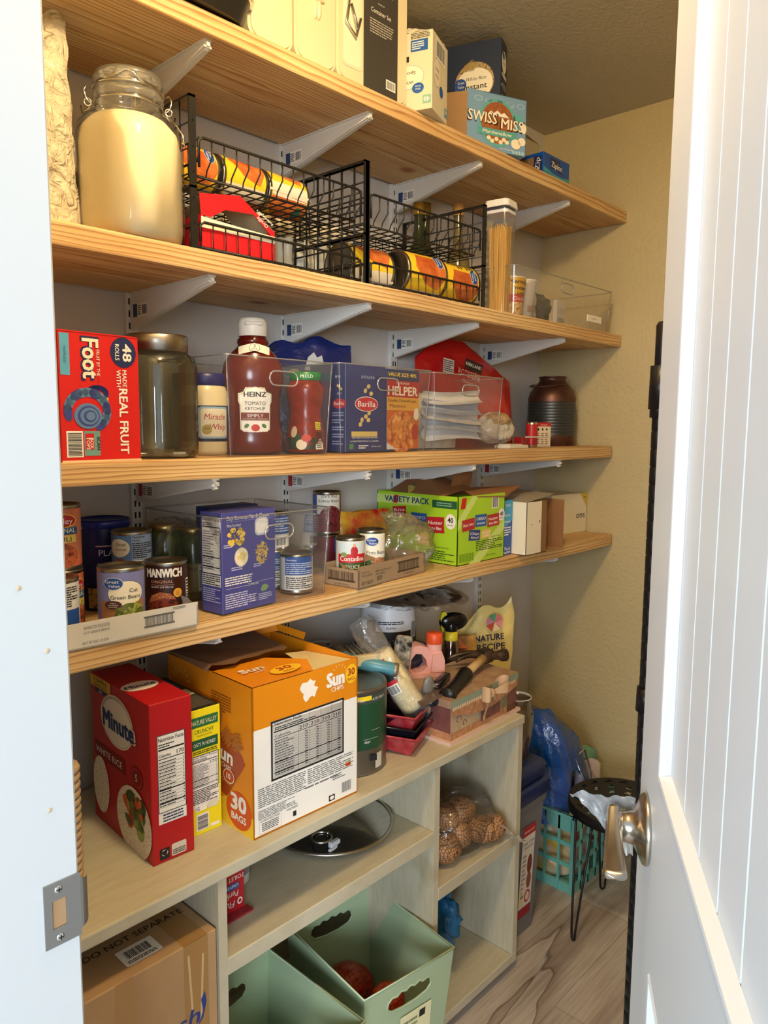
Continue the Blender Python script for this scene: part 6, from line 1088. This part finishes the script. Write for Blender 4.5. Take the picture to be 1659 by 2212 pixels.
# back row: stacked buckets with a wrapped dark lid, clear dome
t = T('paint_bucket', 'white multi-use bucket with a dark band upside down at the back', 'bucket', (-.925, -.125, U+.146), -30)
g = G(); g.lathe([(0, .0), (.076, 0), (.078, .004), (.077, .010), (.071, .135), (.069, .140), (0, .140)], M('#E4E8EE', .4), 48); g.obj('bucket_body', t); g = G(); g.lathe([(.0775, .012), (.0745, .066)], M('#1A1A1C', .4), 48); f = Face(g, lambda a, b, h: Vector(((.0765-.0*b+h)*math.sin(a/.0765), -(.0765+h)*math.cos(a/.0765), b)), .006); f.text('MULTI USE', -.02, .045, .012, M('#8A8A8C'), 2, w=.07, rot=math.pi); f.text('WHITE', -.015, .080, .006, INK, 2, rot=math.pi); f.lines(-.05, .085, .02, .095, 2, INK); f.barcode(.045, .045, .070, .090, 14); g.obj('label', t)
g = G(); g.lathe([(0, 0), (.105, 0), (.108, .012), (.112, .13), (.118, .136), (.118, .143), (0, .144)], M('#3A3E4A', .35), 48); g.obj('grey_tub', loc=(-.915, -.125, U), label='dark grey lidded tub beneath the upside-down white bucket', cat='tub')
g = G(); g.lathe([(0, .02), (.08, .018), (.135, .004), (.14, 0), (.12, .0), (0, .004)], M('#2A1C1A', .3), 48)
g.obj('dark_platter', loc=(-.86, -.150, U+.288), label='dark round platter in clear wrap balanced on the white bucket', cat='platter')
po = [o for o in bpy.data.objects if o.name == 'dark_platter'][0]
G().grid(lambda u, v: ((.05+.11*v)*math.cos(6.283*u) + .01*noise.noise(Vector((u*30, v*4, 0))), (.05+.105*v)*math.sin(6.283*u), .022 - .028*v*v + .010*noise.noise(Vector((math.cos(6.283*u)*5, math.sin(6.283*u)*5, v*3)))), 60, 8, CLEARW, False).obj('cling_wrap', po)
g = G(); g.lathe([(.034, 0), (.033, .05), (.030, .056), (0, .058)], M('#C9D2DC', .1, 0, 'clear', lo=.25, hi=.85), 32); g.lathe([(0, 0), (.028, 0), (.030, -.16), (0, -.16)], M('#4A4C52', .4), 28); g.obj('clear_cup', loc=(-1.183, -.13, U+.162), label='small canister with a clear domed cap behind the orange carton', cat='canister')
g = G(); g.lathe([(0, 0), (.05, 0), (.052, .22), (0, .22)], M('#6B6F78', .3), 32); g.obj('grey_canister', loc=(-1.31, -.09, U), label='grey canister in the dark behind the orange carton, left of the clear cap', cat='canister')
g = G()
for k in range(14): g.tube([(.035*math.cos(a), .035*math.sin(a)*.8, .004+.014*k) for a in [2*math.pi*q/18 for q in range(18)]], .0075, M('#C9AF8A', .8), 8, closed=True)
g.obj('rope_basket', loc=(-1.903, -.285, U), label='coiled rope basket at the far left, mostly behind the door jamb', cat='basket')
# ================================================================ IN THE CUBBIES
w_, d_, h_ = .270, .33, .560
t = T('shipping_carton', 'big brown shipping carton with packing tape filling the left cubby', 'carton', (-1.842, -.449, UB+.001), 0)
g = G(); KC = M('#B8946A', .75, 0, 'card'); g.box(-w_/2, w_/2, 0, d_, 0, h_, KC, .002, 1); f = g.front(w_); TP = M('#A57E4C', .25)
f.rect(.205, .25, .252, h_, TP, 1); f.rect(.085, .0, .115, h_, M('#B08A5A', .3), 1); f.rect(.218, h_-.13, .222, h_-.02, M('#C9AE86'), 2, skew=-.006); f.rect(.234, h_-.15, .238, h_-.03, M('#C9AE86'), 2, skew=.006); f.text('esh', .196, h_-.150, .030, M('#2A3E86'), 3, w=.070, shear=.25, bold=.02)
f.poly([(.236, h_-.112), (.244, h_-.100), (.247, h_-.120), (.240, h_-.146), (.230, h_-.156), (.240, h_-.134)], M('#2A3E86'), 3)
f = g.top(w_, h_); f.rect(.205, 0, .252, d_, TP, 1); f.text('DO NOT SEPARATE', .165, .080, .014, INK, 2, w=.180); f.rrect(.118, .022, .182, .066, .003, WHITE, 3); f.bars(.128, .038, .172, .058, 20, INK, 4); f.lines(.124, .026, .174, .034, 2, INK, 4); g.obj('carton', t)
# glass pan lid and other things on the middle cubby shelf
t = T('pan_lid', 'large clear glass pan lid with black knob and steel rim lying in the middle cubby', 'pan lid', (-1.262, -.255, -.967+.012))
g = G(); g.lathe([(.018, .034), (.06, .030), (.11, .016), (.143, .002)], M('#26262A', .05, 0, 'clear', lo=.10, hi=.8, tint='#5A5A5E', milk=.25), 64); g.obj('glass_dome', t)
g = G(); g.tube([(.1445*math.cos(a), .1445*math.sin(a), .001) for a in [2*math.pi*k/64 for k in range(64)]], .0042, STEEL, 8, closed=True); g.obj('steel_rim', t)
g = G(); g.lathe([(.026, .034), (.028, .040), (.016, .046), (.013, .056), (.024, .064), (.026, .070), (.018, .077), (0, .078)], BLACK, 32); g.obj('knob', t)
G().tube([(-.09 + .022*math.cos(a), -.07 + .022*math.sin(a), .024) for a in [2*math.pi*k/24 for k in range(25)]], .003, STEEL, 6).obj('steam_ring', t); g = G(); g.box(-.088, -.060, -.100, -.088, .006, .020, M('#B9BEC4', .2), .002, 1); g.box(-.096, -.052, -.104, -.096, .004, .010, M('#B9BEC4', .2), .002, 1); g.obj('clip', t)
G().blob((0, 0, .02), .045, .04, .025, M('#1A1A1C', .2), .05, 3, 2).obj('black_lid', loc=(-1.215, -.20, -.967+.045), label='small dark glass lid with a knob resting on the big pan lid', cat='pan lid')
t = T('toilet_part_box', 'red toilet repair part packet standing upside down at the left of the middle cubby', 'packet', (-1.622, -.355, -.967), 0)
g = G(); w_, h_ = .085, .082; g.box(-w_/2, w_/2, 0, .03, 0, h_, M('#B81E28', .4), .001, 1); f = g.front(w_); f.text('TOILET FILL', .055, .074, .0085, WHITE, 2, w=.06, rot=math.pi); f.rect(.01, .048, .072, .060, M('#2E5AA0'), 2); f.text('UNIVERSAL', .048, .058, .006, WHITE, 3, w=.044, rot=math.pi); f.text('Performax', .040, .044, .012, WHITE, 2, w=.062, rot=math.pi, shear=.15); f.text('Fluid', .045, .026, .013, WHITE, 2, w=.034, rot=math.pi, shear=.15); f.ell(.074, .020, .006, .007, WHITE, 2, 16); f.ell(.074, .020, .0035, .004, M('#B81E28'), 3, 14); g.box(-w_/2+.02, w_/2+.006, -.020, 0, 0, .004, M('#9A2A34', .5)); g.obj('packet', t)
g = G(); g.lathe([(0, 0), (.033, 0), (.036, .004), (.035, .075), (0, .076)], M('#E6E6E4', .4), 32); f = g.cylf(.0362, .3); f.barcode(-.01, .02, .015, .06, 12); g.obj('white_jar', loc=(-1.545, -.265, -.967), label='white plastic tub with barcode behind the red toilet packet', cat='tub')
# green plastic bins
def gbin(x, y, rz, lab, lbl):
    GB = M('#A8BE9C', .45); t = T('green_bin', lab, 'storage bin', (x, y, UB+.002), rz, 'sage green plastic bins'); w, d, h = .252, .300, .262; tp = .020
    B0 = [(-w/2+tp, tp), (w/2-tp, tp), (w/2-tp, d-tp), (-w/2+tp, d-tp)]; B1 = [(-w/2, 0), (w/2, 0), (w/2, d), (-w/2, d)]; g = G()
    th = .0022
    # front wall with a grip hole: scalloped along its top edge
    hole = [(-.062, -.004), (-.060, .010), (-.050, .018), (-.036, .015), (-.026, .022), (-.012, .017), (0, .023), (.012, .017), (.026, .022), (.036, .015), (.050, .018), (.060, .010), (.062, -.004), (.050, -.016), (.02, -.021), (-.02, -.021), (-.050, -.016)]
    zc = h*.80
    for fr, sg in ((0, 1), (1, -1)):
        def P(a, z, off): 
            k = z/h; yy = (tp*(1-k) + off) if fr == 0 else (d - tp*(1-k) - off); return (a, yy, z)
        for off in (0, th):
            bm = bmesh.new(); wz = lambda z: w/2 - tp*(1-z/h)
            outer = [(-wz(0), 0), (wz(0), 0), (wz(h), h), (-wz(h), h)]; hp = [(a, zc + b) for a, b in hole]
            vo = [bm.verts.new(P(a, b, off)) for a, b in outer]; vh = [bm.verts.new(P(a, b, off)) for a, b in hp]
            ed = [bm.edges.new((vo[i], vo[(i+1) % 4])) for i in range(4)] + [bm.edges.new((vh[i], vh[(i+1) % len(vh)])) for i in range(len(vh))]
            bmesh.ops.triangle_fill(bm, edges=ed, use_beauty=True, use_dissolve=False); bm.verts.index_update()
            g.add([v.co.copy() for v in bm.verts], [tuple(v.index for v in f_.verts) for f_ in bm.faces], GB); bm.free()
        g.tube([P(a, zc+b, th/2) for a, b in hole], .0028, GB, 6, closed=True)
    for s_ in (-1, 1):
        for off in (0, th): g.add([(s_*(w/2-tp-off), tp, 0), (s_*(w/2-tp-off), d-tp, 0), (s_*(w/2-off), d, h), (s_*(w/2-off), 0, h)], [(0, 1, 2, 3)], GB)
    g.add([(a, b, 0) for a, b in B0], [(0, 1, 2, 3)], GB); g.add([(a, b, .003) for a, b in B0], [(0, 1, 2, 3)], GB); g.obj('tub', t)
    g = G(); g.tube([(a, b, h) for a, b in B1], .0030, M('#BCD0AE', .4), 6, closed=True); g.obj('rim', t)
    if lbl:
        g = G(); n = Vector((0, -1, tp/h)); f = g.face((-w/2, tp*.28-.001, h*.62), (1, 0, 0), (0, -tp/h, 1)); f.rect(.10, -.07, .19, .005, M('#E8E4B8')); f.rect(.155, -.022, .172, -.004, INK, 2); f.lines(.11, -.06, .15, -.01, 4, M('#7A8A5A'), 2); g.obj('sticker', t)
    return t
gb2 = gbin(-1.268, -.515, -8, 'sage green bin pulled out, holding netted onions, right of the two', 1)
gb1 = gbin(-1.556, -.535, 0, 'sage green bin at the left of the middle cubby, nearly empty', 0)
ON = M('#A6361E', .35, 0, 'net', s=90, c2='#B8502A', line='#C8402A')
for k, (x, y, z, r) in enumerate(((-1.240, -.29, .092, .048), (-1.335, -.32, .060, .040), (-1.195, -.38, .070, .042), (-1.27, -.42, .060, .040), (-1.31, -.24, .080, .040), (-1.20, -.28, .060, .044))):
    G().blob((0, 0, 0), r, r, r*.92, ON, .05, 4, k).obj('onion', loc=(x, y, UB+.010+z), label=('onion in red net, highest of the heap' if k == 0 else 'onion in red net in the green bin, ' + ['', 'left of the highest', 'at the front right', 'behind the grip hole', 'at the back left', 'at the back right'][k]), cat='onion', group='netted onions in the green bin')
g = G(); g.grid(lambda u, v: (-.07+.15*u + .02*noise.noise(Vector((u*4, v*4, 8))), -.03+.06*v, .06 + .045*noise.fractal(Vector((u*3, v*3, 1)), 1, 2, 4) + .02*math.sin(u*3)), 40, 24, M('#8C6A6A', .6, 0, 'net', s=160, c2='#A48A8A', line='#4A1A1E'), False); g.obj('empty_net', loc=(-1.330, -.30, UB+.060), rz=30, label='slack purple-grey mesh net draped beside the onions', cat='net')
g = G(); g.grid(lambda u, v: ((u-.5)*.12, (v-.5)*.1, .04 + .03*noise.fractal(Vector((u*4, v*4, 3)), 1, 2, 4)), 24, 20, CLEARW, False); g.obj('clear_wrap', loc=(-1.55, -.46, UB+.02), label='scrap of clear plastic in the left green bin', cat='wrap')
# potatoes in net and bag
PT = M('#B07F55', .6, 0, 'net', s=150, c2='#C79C70', line='#5A3222'); CZ = -1.115
pots = ((-1.035, -.375, .038), (-.965, -.360, .042), (-.905, -.385, .040), (-1.045, -.290, .042), (-.975, -.285, .040), (-.905, -.300, .038), (-1.00, -.335, .092), (-.935, -.340, .088), (-.865, -.395, .034))
for k, (x, y, z) in enumerate(pots):
    o = G().blob((0, 0, 0), .043, .036, .033, PT, .08, 4, k).obj('potato', loc=(x+.030, y-.022, CZ+z), rz=k*47, label='netted brown potato, ' + ['front left of the heap', 'front middle of the heap', 'front right of the heap', 'back left of the heap', 'back middle of the heap', 'back right of the heap', 'upper left of the two on top', 'upper right of the two on top', 'rightmost, at the mouth of the bag'][k], cat='potato', group='potatoes in the right cubby')
g = G().blob((0, 0, .062), .135, .080, .078, M('#E6DAC6', .1, 0, 'clear', lo=.05, hi=.7, wr=14), .14, 5, 15, flat=.001, nu=44, nv=26); bg = g.obj('potato_bag', loc=(-.932, -.362, CZ), label='clear plastic bag around the netted potatoes, overhanging the shelf', cat='bag')
G().grid(lambda u, v: (.08 + .09*u, -.05 - .045*u + (v-.5)*.07*(1-.3*u), .06 - .075*u + .012*noise.noise(Vector((u*6, v*6, 2)))), 16, 12, M('#E9E6E2', .15, 0, 'clear', lo=.2, hi=.8, milk=.45, wr=18), False).obj('bag_end', bg)
G().blob((0, 0, .05), .035, .05, .06, M('#1E6AA0', .35, 0, 'wrinkle', s=10), .3, 6, 22, flat=0).obj('blue_bag', loc=(-.972, -.365, UB+.120), label='crumpled blue plastic bag hanging in the lower right cubby', cat='bag')
G().blob((0, 0, .12), .045, .04, .13, M('#2A78A8', .35, 0, 'wrinkle', s=10), .25, 5, 24, flat=0).obj('blue_bag', loc=(-.965, -.345, UB), label='lower part of crumpled blue bags standing on the right cubby floor', cat='bag')
g = G(); g.lathe([(0, 0), (.034, 0), (.035, .1), (.022, .13), (.020, .22), (0, .221)], M('#3C5A5C', .15, 0), 28); f = g.cylf(.0352, 0); f.rect(-.03, .01, .03, .05, M('#3E9A9A')); g.obj('teal_bottle', loc=(-1.055, -.12, CZ), label='teal and dark bottle behind the potatoes', cat='bottle')
# ================================================================ RIGHT OF THE UNIT
# pet food bin
t = T('food_bin', 'tall grey pet food bin with dark blue lid beside the cubby unit', 'bin', (-.635, -.400, FL), 0)
g = G(); w, d = .185, .33; BG = M('#74767C', .45)
A = [(-w/2+.015, .02), (w/2-.02, .02), (w/2-.02, d-.02), (-w/2+.015, d-.02)]; Bq = [(-w/2, 0), (w/2, 0), (w/2, d), (-w/2, d)]
g.add([(a, b, 0) for a, b in A] + [(a, b, .44) for a, b in Bq], [(0, 1, 5, 4), (1, 2, 6, 5), (2, 3, 7, 6), (3, 0, 4, 7), (3, 2, 1, 0), (4, 5, 6, 7)], BG); g.box(-w/2-.004, w/2+.006, -.005, d+.004, .395, .440, BG, .006, 3); g.obj('bin_body', t)
g = G(); DB = M('#1D2C5E', .35); g.box(-w/2-.006, w/2+.012, -.014, d+.006, .420, .470, DB, .010, 4); g.box(-w/2+.002, w/2+.004, -.006, d, .465, .525, DB, .022, 4); g.box(-w/2+.02, w/2-.02, .03, d-.03, .520, .528, M('#151C36', .4), .006, 2); g.obj('lid', t)
g = G(); f = g.face((w/2-.108, .0165, .0), (1, 0, 0), (0, -.045, 1)); f.rect(.0, .09, .066, .345, M('#E2DED8')); f.rect(.0, .315, .066, .345, M('#B81E2A'), 2); f.text('Rubbermaid', .033, .325, .008, WHITE, 3, w=.050); f.text("Scoop 'n Store", .034, .288, .010, INK, 2, w=.058, bold=.01); f.lines(.01, .274, .06, .282, 2, M('#8A8A88')); f.ell(.046, .22, .013, .030, M('#7A3A2A'), 2, 20); f.ell(.046, .17, .012, .026, M('#8A5242'), 3, 20); f.ell(.044, .12, .015, .020, M('#C23A30'), 2, 20); f.ell(.044, .12, .010, .014, M('#E9D8D0'), 3, 20); f.lines(.006, .12, .026, .26, 10, M('#9A9A96')); f.rect(.004, .10, .020, .15, M('#E2D9A8'), 2); f.rect(0, .06, .066, .09, M('#A01E28'), 1); g.obj('sticker', t)
g = G(); CS = M('#B8A8A8', .15, 0, 'clear', lo=.30, hi=.85, tint='#C9BCC0'); g.lathe([(0, .004), (.036, .004), (.043, .06), (.048, .13), (.040, .138), (.038, .172), (.040, .175)], CS, 36); g.lathe([(.0405, .175), (.0385, .178), (.0380, .172)], M('#C9CCD0', .1), 36); f = g.cylf(.046, 0); f.rect(.0, .118, .018, .134, M('#3A3A40'), 1); g.obj('clear_scoop', loc=(-.600, -.335, FL+.528), label='clear lidded jar standing on the blue bin lid', cat='jar')
G().box(-.035, .035, -.02, .10, 0, .10, M('#3A4462', .3), .012, 3).obj('navy_tub', loc=(-.665, -.30, FL+.528), rz=12, label='small navy tub beside the clear jar on the blue bin lid', cat='tub')
# teal milk crate
t = T('milk_crate', 'teal plastic milk crate on the floor in the corner', 'crate', (-.205, -.400, FL), 0)
TL = M('#6FB8B0', .42); w, d, h = .30, .30, .262; g = G(); th = .008
for z0, z1 in ((0, .030), (.085, .098), (.155, .168), (h-.055, h)):
    k = .97 if z0 < .2 else 1; g.box(-w/2*k, w/2*k, 0, th, z0, z1, TL); g.box(-w/2*k, w/2*k, d-th, d, z0, z1, TL); g.box(-w/2*k, -w/2*k+th, 0, d, z0, z1, TL); g.box(w/2*k-th, w/2*k, 0, d, z0, z1, TL)
for k in range(7):
    a = -w/2 + w*k/6 - (.004 if k == 6 else 0); wd = .012 if k in (0, 6) else .007
    g.box(max(a, -w/2), max(a, -w/2)+wd, 0, th*.9, 0, h, TL); g.box(max(a, -w/2), max(a, -w/2)+wd, d-th*.9, d, 0, h, TL)
    b = d*k/6 - (.012 if k == 6 else 0); g.box(-w/2, -w/2+th*.9, b, b+wd, 0, h, TL); g.box(w/2-th*.9, w/2, b, b+wd, 0, h, TL)
for q in (-w/2-.004, w/2-.010):
    for b in (-.004, d-.010): g.box(q, q+.014, b, b+.014, 0, h, TL, .003, 2)
g.box(-w/2+th, w/2-th, th, d-th, .004, .010, TL); g.box(-w/2-.004, w/2+.004, -.004, .004, h-.008, h, TL); g.box(-w/2-.004, -w/2+.004, 0, d, h-.008, h, TL); g.obj('crate_body', t)
for k, (x, y, rz, c, c2, lab) in enumerate(((-.285, -.30, -60, '#D9D2C0', '#C9A23A', 'white and yellow packet pressed against the crate side'), (-.20, -.345, 10, '#A83038', '#D9CFC8', 'red and white packet at the crate front'), (-.14, -.24, 20, '#7A2430', '#C8B8B0', 'dark red packet at the crate right'), (-.25, -.18, -20, '#2E4E86', '#D9D9DC', 'blue and white packet at the crate back'))):
    G().pillow(.13, .21, .05, M(c, .3, 0, 'mottle', s=12, c2=c2), .010, 12, 90+k).obj('food_packet', loc=(x, y, FL+.014), rz=rz, label=lab, cat='packet', group='packets in the milk crate')
t = T('blue_pack', 'large blue shrink-wrapped pack bulging from the teal crate', 'pack', (-.215, -.235, FL+.205))
BLU = M('#1450A8', .2, 0, 'wrinkle', s=16, st=1.0)
prof_ = [(-.150, .0), (-.158, .10), (-.156, .22), (-.150, .30), (-.140, .345), (-.115, .352), (-.07, .335), (-.02, .310), (.02, .27), (.06, .20), (.10, .13), (.118, .06), (.11, .0)]
def packf(k, sd, wx=1.0, wy=.115, top=1.0):
    def fn(u, v):
        q = u*(len(prof_)-1); i = min(int(q), len(prof_)-2); t_ = q - i; t_ = t_*t_*(3-2*t_) if k < .02 else t_; x = prof_[i][0]*(1-t_) + prof_[i+1][0]*t_; z = prof_[i][1]*(1-t_) + prof_[i+1][1]*t_
        e = math.sin(math.pi*min(max(v, .001), .999))**.28; y = -wy + 2*wy*v; nz = k*noise.fractal(Vector((x*13 + sd, y*13, z*6)), 1, 2, 4)
        return (-.02 + (x+.02)*wx*(.35 + .65*e) + nz, y + nz*.6, max(.0, z*top*(.35 + .65*e) + nz))
    return fn
g = G(); g.grid(packf(.022, 1), 80, 44, BLU); g.obj('pack', t)
g = G(); g.grid(packf(.016, 5, 1.10, .124, 1.03), 60, 30, M('#AFC4DC', .08, 0, 'clear', lo=.03, hi=.45, milk=.04, wr=11)); g.obj('clear_film', t)
g = G(); P = [(-.09, -.128, .225), (-.065, -.150, .255), (-.035, -.155, .19), (-.005, -.150, .150), (-.015, -.150, .10)]; g.tube(P, [.001, .005, .003, .005, .001], M('#DDE4EA', .1, 0, 'clear', lo=.6, hi=1), 5); g.tube([(-.085, -.13, .22), (-.055, -.155, .13), (-.03, -.15, .05)], [.001, .003, .001], M('#DDE4EA', .1, 0, 'clear', lo=.6, hi=1), 5); g.obj('film_fold', t)
G().pillow(.10, .11, .06, M('#D9D5D2', .25, 0, 'mottle', s=14, c2='#B9A8B8'), .01, 12, 101, top=lambda u: .75+.25*math.sin(3.1*u)).obj('snack_bag', loc=(-.125, -.32, FL+.245), rz=-30, label='whitish snack bag with dark print right of the blue pack', cat='bag')
G().pillow(.12, .10, .05, M('#6FAE9A', .3, 0, 'wrinkle', s=12), .01, 12, 103, top=lambda u: .7+.3*math.sin(3.1*u)).obj('green_bag', loc=(-.06, -.27, FL+.265), rz=-20, label='pale green bag at the right back of the crate', cat='bag')
# black perforated stool with hairpin legs
SX, SY, SZ = -.395, -.570, -1.122
t = T('metal_stool', 'round black perforated metal stool with hairpin legs', 'stool', (SX, SY, FL))
BM = M('#17161A', .4, .2); g = G(); rs = .150; hz = SZ - FL
# perforated seat: cells of a polar grid with punched openings
NU, NR = 72, 24; V = []; Fc = []
for j in range(NR+1):
    for i in range(NU): a = 2*math.pi*i/NU; r = rs*j/NR; V.append((r*math.cos(a), r*math.sin(a), hz - .006*(1 - (j/NR)**2)))
def openc(i, j):
    for (jr, n, off) in ((21, 18, 0), (16, 12, 2), (11, 9, 1), (6, 6, 3)):
        if j in (jr, jr-1):
            s_ = NU / n; k = (i - off) % s_
            if k < (1 if j == jr else 1.5) * (1 if jr > 12 else 2 if jr > 8 else 3): return True
    return False
for j in range(NR):
    for i in range(NU):
        if not openc(i, j): a, b = j*NU+i, j*NU+(i+1) % NU; Fc.append((a, b, b+NU, a+NU))
g.add(V, Fc, BM, True); g.lathe([(rs, hz), (rs+.003, hz-.003), (rs+.003, hz-.028), (rs-.001, hz-.028), (rs-.001, hz-.003)], BM, 64); g.obj('seat', t)
for k, ad in enumerate((158, 40, 278)):
    a = R(ad); u = Vector((math.cos(a), math.sin(a), 0)); v = Vector((-u.y, u.x, 0)); ft = u*(rs+.030); t0 = u*(rs-.012)
    if k == 0: ft = Vector((-.540-SX, -.506-SY, 0))
    P = [t0 + v*.036 + Vector((0, 0, hz-.01)), ft + v*.008 + Vector((0, 0, .03)), ft + v*.006 + Vector((0, 0, .008)), ft + Vector((0, 0, .0035)), ft - v*.006 + Vector((0, 0, .008)), ft - v*.008 + Vector((0, 0, .03)), t0 - v*.036 + Vector((0, 0, hz-.01))]
    G().tube(P, .0035, BM, 8).obj('hairpin_leg', t)
# black ringed rack post behind the door
t = T('rack_post', 'black grooved steel rack post standing behind the open door', 'post', (-1.346, -1.030, FL))
PB = M('#0E0E10', .35, .3); g = G(); prof = [(0, 0), (.0125, 0)]
z = .02
while z < 1.56: prof += [(.0125, z), (.0118, z+.001), (.0118, z+.002), (.0125, z+.003)]; z += .0254
prof += [(.0125, 1.615), (.010, 1.620), (0, 1.620)]; g.lathe(prof, PB, 28); g.obj('post_tube', t)
g = G(); g.lathe([(.0128, 1.500), (.0185, 1.500), (.0175, 1.560), (.0128, 1.560)], PB, 28); g.lathe([(.0128, 1.488), (.0160, 1.488), (.0160, 1.50)], PB, 28); g.obj('sleeve', t)
g = G(); g.lathe([(.0128, 1.060), (.0165, 1.060), (.0155, 1.095), (.0128, 1.095)], PB, 28); g.obj('sleeve', t)
